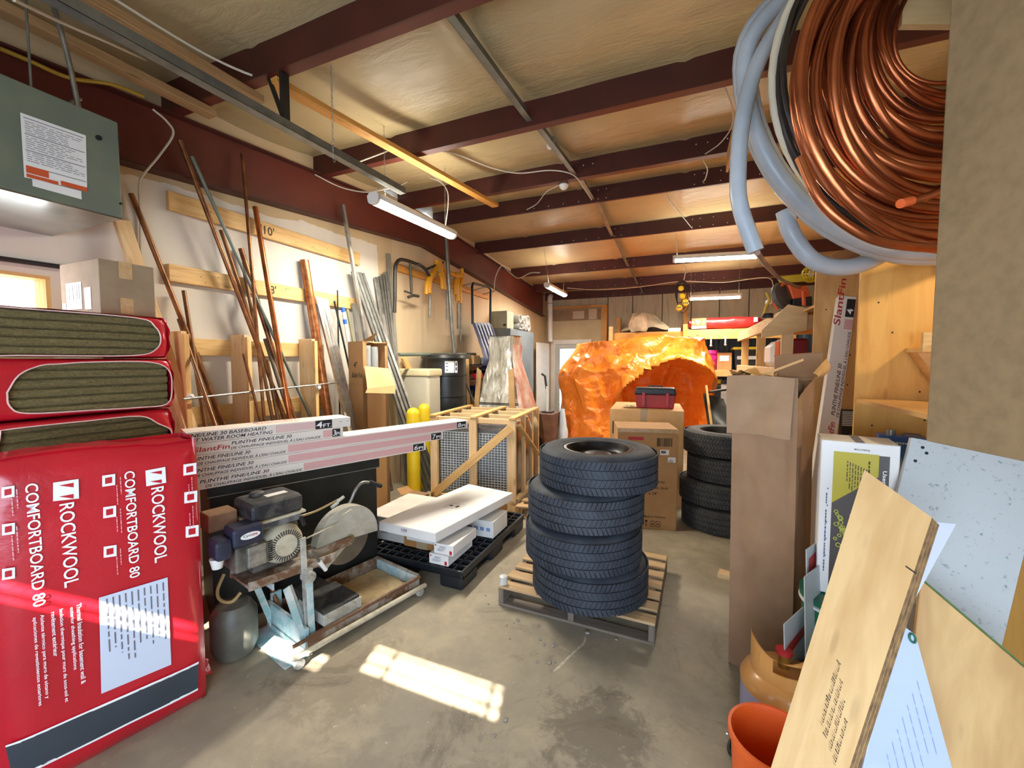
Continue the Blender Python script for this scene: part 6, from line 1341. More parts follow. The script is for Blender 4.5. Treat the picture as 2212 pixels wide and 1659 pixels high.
# loft plank by the coils
a, b = at_y(1612, 170, 3.0), at_y(1583, 318, 4.4); tag(MB().obox(V((a.x, 3.20, 3.28)), (.02, 0, 0), (0, 1.2, .07), (0, 0, .16)).build('ceiling_plank', mat('osb_edge', '#b98f5c', '#caa26c', .7, scale=25)), 'orange tan plank on edge under the purlins beside the grey coil', 'plank')
tag(MB().beam((.95, 3.6, 2.30), (1.9, 3.6, 2.75), .05, .09).build('sloping_timber', dark_wood), 'dark timber slanting up above the plywood dividers', 'timber')
l = bpy.data.lights.new('rack_bulb_glow', 'POINT'); o = bpy.data.objects.new('rack_bulb_glow', l); col.objects.link(o); l.energy = 26; l.color = (1, .80, .52); l.shadow_soft_size = .05; o.location = (1.75, 2.15, 2.35)
bb = thing('bare_bulb', 'bare lamp hung inside the right rack behind the large flat carton', 'bulb', (1.75, 2.15, 2.42)); MB().lathe((1.75, 2.15, 2.42), [(0, 0), (.03, .02), (.035, .05), (.02, .09), (.014, .12), (0, .12)], 16).build('glass', white_pl, bb); MB().cyl((1.75, 2.15, 2.54), (1.75, 2.15, 3.4), .004, 6).build('flex', cable_b, bb)
# ================================================================== things along the far left wall
FW_ = V((FWD.x, FWD.y, 0)).normalized()
R_ = lambda x, y, X=-3.30: at_x(x, y, X)
a, b = at_x(863, 566, XL+.04), at_x(1056, 640, XL+.04); tag(MB().box((XL+.002, a.y, (a.z+b.z)/2-.09), (XL+.04, b.y, (a.z+b.z)/2)).build('wall_rail', pine_warm, bevel=.003, seg=1), 'wooden rail with wire pegs holding the yellow and black tools', 'rail')
wr = bpy.data.objects[[o.name for o in bpy.data.objects if o.name.startswith('wall_rail')][-1]]
m = MB(); zr = (a.z+b.z)/2-.03
for k in (.05, .22, .40, .58, .74, .90):
    y = a.y+(b.y-a.y)*k
    for dy in (0, .05): m.tube([(XL+.035, y+dy, zr), (XL+.26, y+dy, zr+.04), (XL+.27, y+dy, zr+.06)], .004, 6)
m.build('wire_peg', galv_d, wr)
tag(MB().tube(spline([R_(852, 675), R_(853, 640), R_(853, 600), R_(854, 575), R_(862, 562), R_(875, 562), R_(893, 568), R_(915, 578), R_(930, 600)], 6), .022, 12).build('bent_bar', blk_steel), 'bent black bar hooked over the wall rail left of the tools', 'bar')
t = thing('pipe_bender', 'dark steel tool with cross handle hanging on the wall rail', 'tool', R_(890, 640)); MB().tube([R_(886, 568), R_(889, 632)], .018, 10).build('shaft', mat('gunmetal', '#3a3a36', '#4d4d47', .5, .4), t); MB().tube([R_(874, 629), R_(889, 634)], .012, 8).build('handle', MATS['gunmetal'], t); MB().tube([R_(882, 642), R_(893, 638), R_(904, 640)], .02, 8).build('shoe', MATS['gunmetal'], t)
yb = mat('amber_yellow_paint', '#c4860f', '#d99a18', .4, scale=4)
def bender(label, pts, tail, r=.033):
    t = thing('conduit_bender', label, 'tool', R_(*pts[-1]), 'yellow benders on the wall rail')
    MB().tube(spline([R_(*p) for p in pts], 6), r, 10).build('frame', yb, t)
    if tail: MB().tube([R_(*p) for p in tail], .016, 10).build('handle_pipe', galv_d, t)
    return t
bender('yellow bender with two curved legs, first on the rail', [(943, 562), (943, 580), (932, 595), (923, 612), (921, 636)], [(929, 640), (928, 686)])
bender('yellow bender with forked legs beside the first one', [(941, 575), (938, 590), (929, 605), (927, 634)], None)
bender('yellow bender hanging straight in the middle of the first cluster', [(946, 562), (948, 585), (954, 600), (956, 624)], None)
bender('yellow bender hanging at the right of the first cluster', [(950, 565), (953, 585), (958, 600), (960, 626)], [(966, 600), (966, 690)])
bender('yellow bender with rusty pipe below, in the second cluster', [(987, 590), (985, 600), (983, 615), (984, 636)], [(989, 655), (989, 710)])
bender('yellow bender furthest along the rail with red band', [(997, 580), (998, 600), (993, 625), (994, 655)], [(996, 655), (995, 740)])
bender('yellow bender between the two clusters, seen edge on', [(960, 585), (972, 590), (985, 596), (998, 595)], None)
bender('yellow bender behind the rusty one in the second cluster', [(992, 590), (989, 605), (987, 625), (988, 650)], None)
tag(MB().tube([R_(921, 582), R_(957, 567)], .018, 10).build('black_bar', blk_steel), 'short black bar sticking out across the first yellow bender cluster', 'bar')
tag(MB().tube([at_x(963, 505, -3.15), at_x(977, 720, -3.10), at_x(994, 884, -3.05)], .028, 12).build('conduit_pole', galv_d), 'tall grey conduit pole leaning in front of the yellow benders', 'pole')
tag(MB().tube([at_x(990, 770, -2.98), at_x(993, 820, -2.98), at_x(996, 890, -2.98)], .022, 12).build('prop_pole', steel), 'bright adjustable prop pole beside the grey conduit pole', 'pole')
tag(MB().tube([at_x(862, 766, -3.2), at_x(1027, 765, -3.2)], .022, 12).build('long_pole', mat('green_grey_pole', '#566056', '#667066', .5)), 'long horizontal green grey pole resting across the black drums', 'pole')
# black drums and poly tank
for i, lb in enumerate(('lower black steel drum against the left wall', 'upper black steel drum with flanged lid and white label')):
    z = .84*i; c = V((-3.13, 5.02, z)); t = thing('steel_drum', lb, 'drum', c, 'black drums'); R = .285
    MB().lathe(c, [(0, .01), (R-.01, .0), (R, .02), (R, .26), (R+.012, .27), (R+.012, .285), (R, .295), (R, .55), (R+.012, .56), (R+.012, .575), (R, .585), (R, .80), (R+.008, .82), (R+.004, .835), (R-.02, .82), (0, .82)], 40).build('drum_body', mat('black_drum_paint', '#17191a', '#26282a', .38, .1, scale=3), t)
    if i:
        MB().lathe(c, [(R+.05, .79), (R+.06, .80), (R+.05, .84), (R-.02, .86), (0, .865)], 40).build('lid', mat('black_lid', '#1d1f20', '#2a2c2d', .35), t)
        e = V((.62, -.78, 0)).normalized(); s_ = V((.78, .62, 0)); m = MB()
        def onr(a, z): th = math.atan2(e.y, e.x)+a; return c+V((math.cos(th)*(R+.003), math.sin(th)*(R+.003), z))
        for k in range(6): m.poly([onr(-.15+.075*k, .60), onr(-.075+.075*k, .60), onr(-.075+.075*k, .76), onr(-.15+.075*k, .76)])
        m.poly([onr(.33, .60), onr(.47, .60), onr(.47, .76), onr(.33, .76)]); l = m.build('drum_label', white_pl, t)
        m = MB()
        for zz in (.72, .68, .63): m.poly([onr(-.11, zz)+e*.001, onr(.0, zz)+e*.001, onr(.0, zz+.012)+e*.001, onr(-.11, zz+.012)+e*.001])
        for zz in (.63, .69): m.poly([onr(.36, zz)+e*.001, onr(.44, zz)+e*.001, onr(.44, zz+.045)+e*.001, onr(.36, zz+.045)+e*.001])
        m.build('print', blue_ink, l)
c = V((-3.20, 4.58, 0)); t = thing('poly_tank', 'translucent cream poly tank standing in front of the black drums', 'tank', c)
MB().box((-3.46, 4.40, .55), (-3.0, 4.70, 1.42)).build('tank_body', mat('cream_poly', '#b3ad98', '#c4bea9', .5, scale=2), t, bevel=.05, seg=4)
MB().box((-3.475, 4.385, 1.40), (-2.985, 4.715, 1.50)).build('tank_lid', mat('yellowed_poly', '#c9bb92', '#d6caa2', .5, scale=4), t, bevel=.03, seg=3)
MB().box((-3.46, 4.42, 0), (-3.0, 4.70, .552)).build('stand', pine, t)
timber('tan timber leaning behind the cream poly tank', at_x(870, 770, -3.42), at_x(870, 770, -3.42)+(at_x(886, 800, -3.40)-at_x(870, 770, -3.42))*5.0, .08, .035, pine, (1, 0, .2), 'leaning_timber')
# blue snow scoop hung from the rail
sc_ = thing('snow_scoop', 'blue ribbed snow scoop with black tube handle hung on the left wall', 'scoop', R_(1035, 790, -3.2)); Xs = -3.22
MB().tube([at_x(1021, 700, Xs), at_x(1020, 618, Xs), at_x(1022, 612, Xs), at_x(1055, 620, Xs), at_x(1060, 626, Xs), at_x(1059, 700, Xs)], .022, 10).build('handle', blk_steel, sc_)
prof = [(697, 0), (712, .05), (738, .13), (755, .22), (775, .30), (790, .33), (798, .24)]
def scp(u, v):
    k = v*(len(prof)-1); i = min(int(k), len(prof)-2); q = k-i; yy = prof[i][0]+(prof[i+1][0]-prof[i][0])*q; o = prof[i][1]+(prof[i+1][1]-prof[i][1])*q
    xl, xr = (1022, 1063) if v < .3 else (1022-20*(v-.3)/.7, 1064-8*(v-.3)/.7); p = at_x(xl+(xr-xl)*u, yy, Xs)
    rib = .018*max(0, math.sin(u*math.pi*12))*(.08 < v < .92)*(u > .1)
    return p+V((o+rib-.12*max(0, abs(2*u-1)-.8), 0, 0))
MB().grid(scp, 90, 24).build('scoop_pan', mat('navy_blue_plastic', '#151b4d', '#1d2560', .5, scale=3), sc_)
# electrical cabinets and stored white pipe
t = thing('grey_cabinet', 'tall blue grey cabinet against the left wall near the far door', 'cabinet', (-3.3, 7.85, .7))
MB().box((XL+.003, 7.25, .55), (-3.08, 8.55, 2.22)).build('cabinet_body', mat('blue_grey_enamel', '#5d6870', '#717d86', .4, scale=2), t, bevel=.008)
m = MB()
for y in (7.5, 7.6, 7.7): m.box((-3.08, y, .9), (-3.068, y+.012, 1.9))
m.build('louvre', galv_d, t); MB().box((XL+.003, 7.25, 0), (-3.12, 8.55, .548)).build('plinth', blk, t)
t = thing('breaker_box', 'pale grey box standing on the blue grey cabinet', 'box', (-3.3, 7.4, 2.22)); MB().box((XL+.01, 7.27, 2.224), (-3.16, 7.60, 2.56)).build('box_body', mat('khaki_grey_paint', '#8f907c', '#9c9d89', .5), t, bevel=.006); MB().box((-3.24, 7.266, 2.27), (-3.18, 7.272, 2.31)).build('vent', blk, t)
k = 0
for y, z, r in ((7.72, 2.45, .08), (7.80, 2.28, .05), (7.92, 2.42, .045), (7.90, 2.30, .045), (8.02, 2.36, .05), (8.04, 2.47, .045), (8.16, 2.45, .10), (8.20, 2.325, .10), (8.02, 2.27, .04), (7.70, 2.29, .06)):
    p = V((-3.06, y, z)); m = MB().tube([p, p-V((.40, 0, 0))], r, 20, caps=False).tube([p-V((.38, 0, 0)), p], r*.86, 20, caps=False); m.lathe(p, [(r*.86, 0), (r, 0)], 20, (1, 0, 0))
    m.cyl(p-V((.35, 0, 0)), p-V((.34, 0, 0)), r*.9, 16)
    tag(m.build('pvc_pipe', mat('grey_white_pvc', '#a9a8a2', '#b9b8b2', .4)), ('white pipe stub on the blue grey cabinet, ')+('end face toward the room, number %d in the heap' % (k+1) if 0 else ['upper one by the pale box', 'small one low in the heap', 'small one high in the heap', 'small one in the heap middle', 'medium one in the heap middle', 'small one at the heap top', 'wide one at the top end', 'wide one below at the end', 'smallest one at the bottom', 'stubby one beside the pale box foot'][k]), 'pipe', 'white pipe stubs on the cabinet'); k += 1
# film wrapped stack
def wrapped():
    t = NT('crinkled_clear_film'); t.set(Roughness=.18); f = t.noise(t.coord('Object', (6, 6, 1.4)), 2.2, 6, .6, .6); t.base(t.ramp(f, [(.3, lin('#86826f')), (.5, lin('#b9b5a4')), (.66, lin('#f1efe6'))])); t.b.inputs['Coat Weight'].default_value = .8; t.b.inputs['Coat Roughness'].default_value = .1; t.bump(t.ridged(t.coord('Object', (1, 1, .35)), 7, 4, .5, .8), .8, .05); return t.m
wc = V((-2.62, 5.95, 0)); t = thing('wrapped_stack', 'tall stack of goods wrapped in crinkled clear film behind the timber crate', 'stack', wc)
def wf_(s0, s1, col_=0):
    def f(u, v):
        z = .12+1.86*v; w0 = .43-.21*max(0, min(1, (z-.85)/.75)); a = s0+(s1-s0)*u; sx_ = math.copysign(abs(math.cos(a))**.35, math.cos(a))*w0; sy = math.copysign(abs(math.sin(a))**.35, math.sin(a))*w0
        d = 1+.05*noise.noise(V((a*2.5, z*5, 1)))
        return wc+V((sx_*d*.95, sy*d, z))
    return f
MB().grid(wf_(0, 2*math.pi), 90, 60).grid(lambda u, v: wc+V((math.cos(u*2*math.pi)*.28*v, math.sin(u*2*math.pi)*.28*v, 1.985)), 24, 3).build('film_wrap', wrapped(), t)
m = MB().grid(lambda u, v: (lambda p: p+(p-wc-V((0, 0, p.z))).normalized()*.02)(wf_(-.62, .5)(u, v*.93)), 20, 40); m.build('pink_sheet', mat('pink_foam_sheet', '#cf8f7c', '#e6dcd0', .35, scale=3.5, lo=.4, hi=.6, bump=.6, bscale=10, bdist=.02), t)
for s_ in (-1, 1): MB().prism([wc+V((.43*s_*.9, -.455, .1)), wc+V((.30*s_, -.45, .1)), wc+V((.22*s_, -.40, 1.45)), wc+V((.30*s_, -.38, 1.5))], (0, .02, 0)).build('corner_board', card_l, t)
m = MB()
for z in (.95, .97): m.tube([wf_(0, 2*math.pi)(j/48, (z-.12)/1.86) for j in range(48)], .008, 6, True)
m.build('strap', blk, t); MB().box((wc.x-.5, wc.y-.5, 0), (wc.x+.5, wc.y+.5, .118)).build('pallet_base', pallet_wood, t)
# shelf clutter between drum and wrapped stack
sh = thing('low_shelf', 'cluttered low steel shelf between the black drums and the wrapped stack', 'shelf', (-3.2, 6.2, 0))
for z in (.72, 1.0, 1.28, 1.52): MB().box((XL+.01, 5.45, z), (-3.12, 7.1, z+.02)).build('shelf_board', galv_d, sh)
for y in (5.45, 7.07): MB().box((-3.15, y, 0), (-3.12, y+.03, 1.54)).build('upright', galv_d, sh)
items = [('small brown carton on the top of the cluttered shelf', 5.52, 1.541, .26, .16, card), ('white and tan carton beside the brown one on the cluttered shelf', 5.86, 1.541, .24, .15, card_l), ('grey carton next along the top of the cluttered shelf', 6.2, 1.541, .3, .12, mat('grey_carton', '#8c8880', '#9a958c', .7)), ('red parcel on the second shelf among clutter', 5.9, 1.301, .3, .10, red_film), ('blue crate on the third shelf among clutter', 6.1, 1.021, .32, .16, mat('blue_crate_plastic', '#23418c', '#2d4e9f', .4)), ('folded grey cloth on the second shelf among clutter', 5.55, 1.301, .28, .09, mat('grey_cloth', '#6d6a66', '#827e78', .9)), ('tan carton low on the cluttered shelf', 5.55, .741, .26, .14, card_b), ('dark tool case on the third shelf among clutter', 5.56, 1.021, .3, .12, blk), ('pile of pale rags low on the cluttered shelf', 6.0, .741, .34, .10, mat('pale_rag', '#b5aea0', '#c9c2b4', .9)), ('dark parts bin on the second shelf among clutter', 6.35, 1.301, .25, .14, blk_steel)]
for lb, y, z, w_, h_, mt in items: cbox('shelf_item' if 0 else lb.split(' on ')[0].split(' beside ')[0].split(' next ')[0].split(' low ')[0].split(' of ')[0].replace(' and ', ' ').replace(' ', '_'), lb, (-3.40, y, z), (-3.13, y+w_, z+h_), mt, None, 'carton' if 'carton' in lb else 'bundle', .012)
tag(MB().beam((-2.92, 5.35, 0), (-3.08, 5.55, 1.66), .05, .03).build('leaning_batten', pine), 'thin brown batten leaning across the cluttered shelf', 'timber')
tag(MB().tube([at_x(993, 795, -2.95), at_x(1024, 870, -2.9)], .014, 8).build('broom_stick', galv_d), 'dark stick slanting across the cluttered shelf', 'stick')
# corner: white ribbed duct, door-side clutter
p0, p1 = at_y(1188, 655, 10.45), at_y(1189, 738, 10.45); m = MB(); ribbed(m, [p1, p0], .07, 16, .05, .9); m.tube(spline([p0, p0+V((0, 0, .08)), p0+V((-.01, .04, .16)), p0+V((-.02, .12, .2))], 4), .065, 16); tag(m.build('ribbed_duct', white_pl), 'white ribbed duct dropping down the far left corner', 'duct')
tag(MB().box((-3.42, 9.0, 0), (-3.30, 9.12, 2.0)).build('wooden_jamb', pine_warm), 'orange brown wooden post beyond the blue grey cabinet', 'post')
tag(MB().obox((-3.34, 9.45, 0), (.06, .8, 0), (.02, 0, 0), (0, 0, 2.05)).build('wall_board', white_met), 'plain white board leaning near the far door', 'board')
t = thing('old_heater', 'rusty brown metal cabinet on the floor beside the timber crate', 'cabinet', lat(1182, 7.0, 0)); c = lat(1182, 7.0, 0); MB().box(c+V((-.2, -.2, 0)), c+V((.17, .2, .72))).build('casing', mat('rust_brown_enamel', '#5d4030', '#7a5540', .6, .2, scale=6), t, bevel=.01); MB().cyl(c+V((-.1, -.22, .25)), c+V((-.1, -.19, .25)), .09, 20).build('dial', blk, t)
c2 = c+V((.02, 0, .722)); t = thing('hand_pump', 'black and white hand pump standing on the rusty brown cabinet', 'pump', c2); MB().box(c2+V((-.1, -.05, 0)), c2+V((.08, .1, .02))).build('foot', blk, t); MB().cyl(c2+V((-.02, 0, .02)), c2+V((-.03, 0, .45)), .02, 12).build('barrel', white_pl, t); MB().tube([c2+V((-.03, 0, .4)), c2+V((-.06, 0, .62)), c2+V((-.12, 0, .66))], .02, 8).build('handle', blk, t)
c3 = c+RGT*.27+FW_*.05; m = MB()
def bag(u, v): a = 2*math.pi*u; r = (.10-.06*v**1.5)*min(1, .5+v*6)*(1+.25*noise.noise(V((math.cos(a)*2, math.sin(a)*2, v*5)))); return c3+V((math.cos(a)*r, math.sin(a)*r*.8, .78*v))
tag(MB().grid(bag, 24, 24).build('plastic_bag', mat('pale_blue_film', '#c9d6e2', '#dde6ee', .25, scale=6)), 'pale blue plastic bag beside the rusty brown cabinet by the door', 'bag')

# ================================================================== tarp covered load
TC = lat(1366, 7.80, 0); FW = V((FWD.x, FWD.y, 0)).normalized()
def sst(a, b, x): t = max(0, min(1, (x-a)/(b-a))); return t*t*(3-2*t)
def tarp(u, v):
    th = math.pi*(2*u-1); l, dd = math.sin(th), -math.cos(th)     # l: left-right, dd<0 is toward the viewer
    l = math.copysign(abs(l)**.62, l); dd = math.copysign(abs(dd)**.62, dd)
    zt_ = 2.03+.06*l
    if v < .8: k = v/.8; z = zt_*.97*k; s_ = 1.0-.02*k-.10*sst(.72, 1, k)
    else: k = (v-.8)/.2; z = zt_*(.97+.03*math.sin(k*math.pi/2)); s_ = .88*(1-k)
    s_ *= 1+.055*math.sin(th*9+z*1.5)*(1-sst(1.5, 2, z))*.6
    L = l*1.36*s_; D = dd*.95*s_
    if L < 0: L *= 1-.12*sst(1.3, 2.0, z)+.03*math.sin(z*6)
    n = noise.noise(V((L*1.6, z*1.9, D*1.6)))*.10+(.5-abs(noise.noise(V((L*3.2, z*3.6, D*3+3)))))*.11+(.5-abs(noise.noise(V((L*8, z*9, D*8+1)))))*.035-.05
    if v < .8 and dd < 0: # deep fold like an archway in the front
        top = 1.62-.55*abs((L-.45)/1.0)**1.7; w_ = sst(0, .10, top-z)*sst(-.62+.25*(1.5-z), -.35+.25*(1.5-z), L)*sst(1.12, .98, L); D += .55*w_
        D -= .14*math.exp(-((z-top)/.12)**2)*(abs(L-.4) < 1.0)
        D += .22*math.exp(-(((L-.15-.35*(z-.7))/.10)**2))*w_*-1
    return TC+RGT*L+FW*(D-n*(1 if dd < 0 else .5))+V((0, 0, max(.0, z+(n*.5 if v > .1 else 0))))
tm = NT('orange_tarp'); tm.set(Roughness=.36); f1 = tm.noise(tm.coord('Object'), 5, 9, .62, 1.5); f2 = tm.math('ADD', tm.math('MULTIPLY', tm.ridged(tm.coord('Object', (1, 1, .7)), 3.0, 4, .5, 1.2), .5), tm.math('MULTIPLY', tm.ridged(tm.coord('Object'), 9, 3, .5, .8), .2)); tm.base(tm.ramp(f1, [(.3, lin('#f0781c')), (.7, lin('#fc9636'))])); tm.bump(f2, 1.0, .09)
tag(MB().grid(tarp, 260, 110).build('orange_tarp', tm.m), 'orange tarpaulin draped over a tall load in front of the far shelves', 'tarpaulin')

# ================================================================== far shelf along the back wall
SY = 9.45
fs = thing('far_shelf', 'timber shelf rack along the back wall carrying the red bag and drop cloth', 'shelf', (.2, 9.9, 0))
zt_ = at_y(1560, 711, SY).z; zl_ = at_y(1600, 800, SY).z
xl_ = at_y(1320, 720, SY).x; xm = at_y(1480, 720, SY).x
for x, h_ in ((xl_, zt_+.12), (xm, zt_+.12), (1.9, zt_)): MB().box((x-.045, SY-.045, 0), (x+.045, SY-.005, h_)).build('post', pine_warm if x > -1 else pine, fs, bevel=.003, seg=1)
MB().box((xl_, SY, zt_-.20), (xm, SY+.04, zt_-.04)).build('front_beam', pine_warm, fs, bevel=.003, seg=1); MB().box((xm, SY-.04, zt_-.20), (1.9, SY, zt_-.0)).build('front_beam', wood('knotty_pine', '#b98845', '#d8a85e', None, .6, .9, 1.6, 14), fs, bevel=.003, seg=1)
MB().box((xl_, SY+.041, zt_-.04), (1.9, YB-.05, zt_-.015)).build('shelf_board', ply, fs)
MB().box((xl_, SY, zl_-.13), (1.9, SY+.04, zl_)).build('front_beam', pine, fs, bevel=.003, seg=1); MB().box((xl_, SY+.041, zl_-.03), (1.9, YB-.05, zl_-.005)).build('shelf_board', ply, fs)
MB().box((xl_, SY+.02, .55), (1.9, YB-.05, .575)).build('shelf_board', ply, fs)
for y in (YB-.1,):
    for x in (xl_, xm, 1.9): MB().box((x-.045, y, 0), (x+.045, y+.04, zt_-.045)).build('rear_post', pine, fs)
tag(MB().box((xm-.05, YB-.17, zt_+.0), (xm+.06, YB-.08, 3.2)).build('wall_post', pine_warm), 'tall timber post rising behind the far shelf to the purlins', 'post')
tag(MB().box((xl_-.05, YB-.3, zt_), (xl_+.06, YB-.2, zt_+.42)).build('short_post', pine_warm), 'short timber post at the left end of the far shelf top', 'post')
zs = zt_-.012
a, b = at_y(1340, 720, 9.75), at_y(1452, 720, 9.75)
def cloth(u, v):
    x = a.x+(b.x-a.x)*u; h_ = (.36*math.sin(math.pi*min(1, max(0, (u+.02)*.98)))**.7)*(.75+.5*sst(.1, .5, u)*sst(1.02, .55, u)); n = noise.noise(V((u*5, v*4, 2)))
    return V((x, 9.62+.75*v, zs+.004+max(0, h_*math.sin(math.pi*(.08+.9*v))*(1+.35*n)+.05*n*math.sin(math.pi*v))))
t = thing('drop_cloth', 'dirty cream drop cloth heaped on the left part of the far shelf', 'cloth', ((a.x+b.x)/2, 9.9, zs)); MB().grid(cloth, 60, 30).build('heap', mat('cream_canvas', '#a3957b', '#c6b89c', .9, scale=5, bump=.4, bscale=12, bdist=.03), t)
p = at_y(1378, 690, 9.43); m = MB().grid(lambda u, v: V((p.x-.16+.36*u, 9.60-.20*sst(0, .35, v)+.03*math.sin(u*9), p.z+.17-.47*max(0, v-.1)-.04*abs(u-.5)))+V((.03*math.sin(v*7+u*3), 0, 0)), 16, 20); m.build('hanging_corner', MATS['cream_canvas'], t)
cbox('white_slab', 'thin white slab lying between the drop cloth and the red bag', (at_y(1443, 710, 9.6).x, 9.6, zs+.002), (at_y(1470, 710, 9.6).x, 9.9, zs+.075), white_pl, None, 'slab')
a, b = at_y(1484, 712, 9.50), at_y(1654, 712, 9.50)
t = thing('insulation_bag', 'red plastic insulation bag with brown panel reading sixteen upside down on the far shelf', 'insulation bag', ((a.x+b.x)/2, 9.8, zt_-.0))
def rb(u, v): # soft sausage-like bag
    th = 2*math.pi*v; e = (1-abs(2*u-1)**6)**.4; c_, s_ = math.cos(th), math.sin(th)
    return V((a.x+(b.x-a.x)*u, 9.80+.30*math.copysign(abs(c_)**.6, c_)*max(.25, e)+.02*noise.noise(V((u*9, v*5, 1))), zt_+.135+.128*math.copysign(abs(s_)**.6, s_)*max(.1, e)*(1+.16*noise.noise(V((u*7, v*3, 4))))))
MB().grid(rb, 70, 32).build('plastic_film', mat('bright_red_film', '#a81d20', '#bf2a2a', .28, scale=3, bump=.6, bscale=8, bdist=.03, coat=.4), t)
fy = 9.478; xa, xb = at_y(1494, 700, fy).x, at_y(1526, 700, fy).x; zc = zt_+.15; g = MB().box((xa, fy, zc-.07), (xb, fy+.008, zc+.09)).build('brown_panel', mat('brown_print', '#9a5a2a', '#a5642f', .5), t)
MB().box((xa, fy, zc-.125), (xb, fy+.008, zc-.071)).build('wall_board', white_pl, t)
MB().text('16', (xb-.04, fy-.001, zc+.06), (-1, 0, 0), (0, 0, -1), .17, .10).text('in', (xb-.23, fy-.001, zc+.03), (-1, 0, 0), (0, 0, -1), .09, .05).build('lettering', white_ink, g)
x = at_y(1628, 700, fy).x; MB().box((x, 9.492, zc-.02), (x+.07, 9.497, zc+.07)).build('logo_mark', white_ink, t)
# lower shelf goods
c = at_y(1533, 790, 9.65); t = thing('bucket', 'magenta pink bucket on the lower far shelf', 'bucket', (c.x, 9.70, zl_)); c = V((c.x, 9.70, zl_-.004)); mg = mat('magenta_plastic', '#c2257f', '#d0308c', .4, scale=3)
MB().lathe(c, [(0, .002), (.135, .0), (.155, .34), (.168, .345), (.168, .38), (.155, .42), (.15, .42), (.148, .36), (.13, .02), (0, .02)], 36).build('pail', mg, t); MB().tube([c+V((math.cos(q)*.17, math.sin(q)*.17, .36-.13*abs(math.sin(q)))) for q in [-math.pi*j/16 for j in range(17)]], .005, 6).build('bail', mg, t)
x0, x1 = at_y(1549, 770, 9.6).x, at_y(1581, 770, 9.6).x; t = cbox('brown_carton', 'brown carton with white label between the pink bucket and the yellow lidded tub', (x0, 9.6, zl_-.003), (x1, 9.95, zl_+.36), card, None); MB().box((x0+.05, 9.597, zl_+.19), (x0+.22, 9.599, zl_+.30)).build('shipping_label', white_pl, t)
x0, x1 = at_y(1584, 770, 9.6).x, at_y(1646, 770, 9.6).x; t = thing('storage_tub', 'black storage tub with yellow lid on the lower far shelf', 'tub', ((x0+x1)/2, 9.8, zl_-.003)); m = MB(); z0_, z1_ = zl_-.003, zl_+.42
lo = [V(p) for p in ((x0+.05, 9.63, z0_), (x1-.05, 9.63, z0_), (x1-.05, 10.0, z0_), (x0+.05, 10.0, z0_))]; hi = [V(p) for p in ((x0+.01, 9.6, z1_), (x1-.01, 9.6, z1_), (x1-.01, 10.03, z1_), (x0+.01, 10.03, z1_))]; m.v += lo+hi
for f_ in ((3, 2, 1, 0), (4, 5, 6, 7), (0, 1, 5, 4), (1, 2, 6, 5), (2, 3, 7, 6), (3, 0, 4, 7)): m.face(f_)
m.build('tub_body', blk, t, bevel=.015); MB().box((x0-.01, 9.58, z1_), (x1+.01, 10.05, z1_+.055)).build('lid', mat('lemon_yellow_plastic', '#cfc51e', '#dad12c', .4), t, bevel=.02); MB().box((x0+.07, 9.606, zl_+.22), (x1-.1, 9.612, zl_+.29)).build('paper_strip', grey_pl, t)
x0 = at_y(1650, 775, 9.6).x; cbox('brown_carton', 'plain brown carton right of the yellow lidded tub', (x0, 9.6, zl_-.003), (x0+.30, 9.9, zl_+.30), card_b)
for x, y, lb in ((1536, 738, 'white bulb hung under the far shelf beam above the pink bucket'), (1567, 736, 'white and red tag hung under the far shelf beam')):
    p = at_y(x, y, 9.42); t = thing('hanging_hook', lb, 'hook', p-V((0, 0, .08))); MB().tube([p+V((0, 0, .1)), p+V((0, 0, -.05))], .015, 8).build('shank', white_pl, t); MB().lathe(p-V((0, 0, .08)), [(0, -.03), (.03, 0), (0, .03)], 10).build('tip', white_pl, t)
# under-shelf goods by the tarp
for lb, nm, px, y0, y1, w_, mt in (('coil of yellow rope on a dark box under the far shelf', 'dark_box', 1545, 9.5, 9.8, .28, blk), ('grey plastic jug with black cap under the far shelf', 'grey_jug', 1567, 9.5, 9.75, .22, grey_pl)):
    x = at_y(px, 830, y0).x; t = cbox(nm, lb, (x-w_/2, y0, .577), (x+w_/2, y1, 1.12), mt, None, 'jug' if 'jug' in nm else 'box', .03)
    if nm == 'dark_box':
        m = MB()
        for i in range(4): m.tube([V((x+math.cos(q)*.12, 9.62+math.sin(q)*.08, 1.14+.02*i)) for q in [2*math.pi*j/20 for j in range(20)]], .012, 6, True)
        m.build('rope_coil', MATS['yellow_cord'], t)
    else: MB().box((x-.08, 9.55, 1.12), (x+.08, 9.7, 1.20)).build('cap', blk, t)
c = lat(1572, 6.6, 0); t = thing('wheelbarrow', 'grey wheelbarrow tipped up behind the shorter tyre stack', 'wheelbarrow', c)
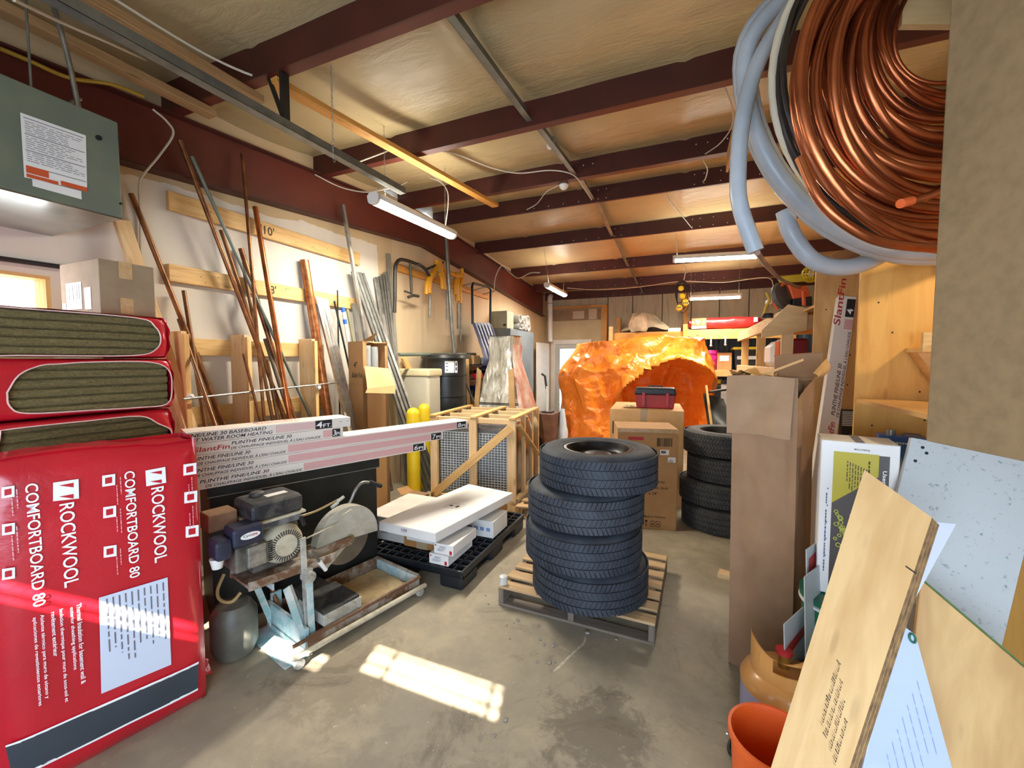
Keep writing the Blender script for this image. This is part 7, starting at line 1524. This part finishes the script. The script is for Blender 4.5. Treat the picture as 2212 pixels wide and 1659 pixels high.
MB().grid(lambda u, v: c+RGT*(-.28+.5*u*(1-.3*v))+V((0, 0, .45+.62*v-.1*u))+FW*(.25*v+.22*math.sin(math.pi*u)*math.sin(math.pi*v)), 16, 16).build('tray', mat('dark_grey_steel', '#4a4c4a', '#5b5d5a', .5, .4), t)
MB().tube(spline([c+RGT*-.3+V((0, 0, 1.10)), c+RGT*.05+V((0, 0, 1.14)), c+RGT*.25+V((0, 0, 1.02))], 5), .02, 8).build('rim', blk_steel, t)
MB().tube([c+RGT*-.2+FW*-.1+V((0, 0, 0)), c+RGT*-.25+FW*.2+V((0, 0, 1.2))], .02, 8).build('handle', pine, t); MB().lathe(c+RGT*.05+V((0, 0, .25)), [(.1, -.04), (.25, -.05), (.25, .05), (.1, .04)], 24, tuple(RGT), closed=True).build('wheel', rubber, t)
# yellow string of work lamps hung from the purlin
hp_ = at_y(1477, 605, 8.3); t = thing('work_lamp_string', 'yellow work lamps and black cords hung from a purlin near the far shelf', 'lamp', hp_-V((0, 0, .6)))
m = MB()
for i in range(4): m.tube([hp_+V((.10*math.cos(q)*(.8+.08*i)+.02*i-.06, .02*i-.06, -.22+(.20+.03*i)*math.sin(q)-.03*i)) for q in [2*math.pi*j/24 for j in range(24)]], .007, 6, True)
m.build('cord_loops', cable_b, t)
yl = mat('lamp_yellow', '#cfb321', '#e0c838', .45, scale=5)
for x, y, r in ((1471, 623, .05), (1474, 640, .055), (1480, 651, .05), (1467, 665, .06), (1481, 655, .055)):
    p = at_y(x, y, 8.12); MB().lathe(p, [(0, -r), (r*.8, -r*.6), (r, 0), (r*.8, r*.6), (0, r)], 14, (.2, -1, .1)).build('lamp_guard', yl, t)
m = MB()
for x, y in ((1466, 664), (1481, 654)):
    for a_ in (-.5, 0, .5): p = at_y(x+7*a_, y, 8.05); m.poly([p+V((-.01, 0, -.012)), p+V((.008, 0, -.012)), p+V((.012, 0, .012)), p+V((-.006, 0, .012))])
m.build('guard_slots', blk, t)
MB().tube(spline([V((hp_.x-.04, 8.255, 3.377)), V((hp_.x+.03, 8.28, 3.30)), hp_+V((.02, 0, .1)), hp_], 5), .008, 6).build('hanger', cable_w, t)
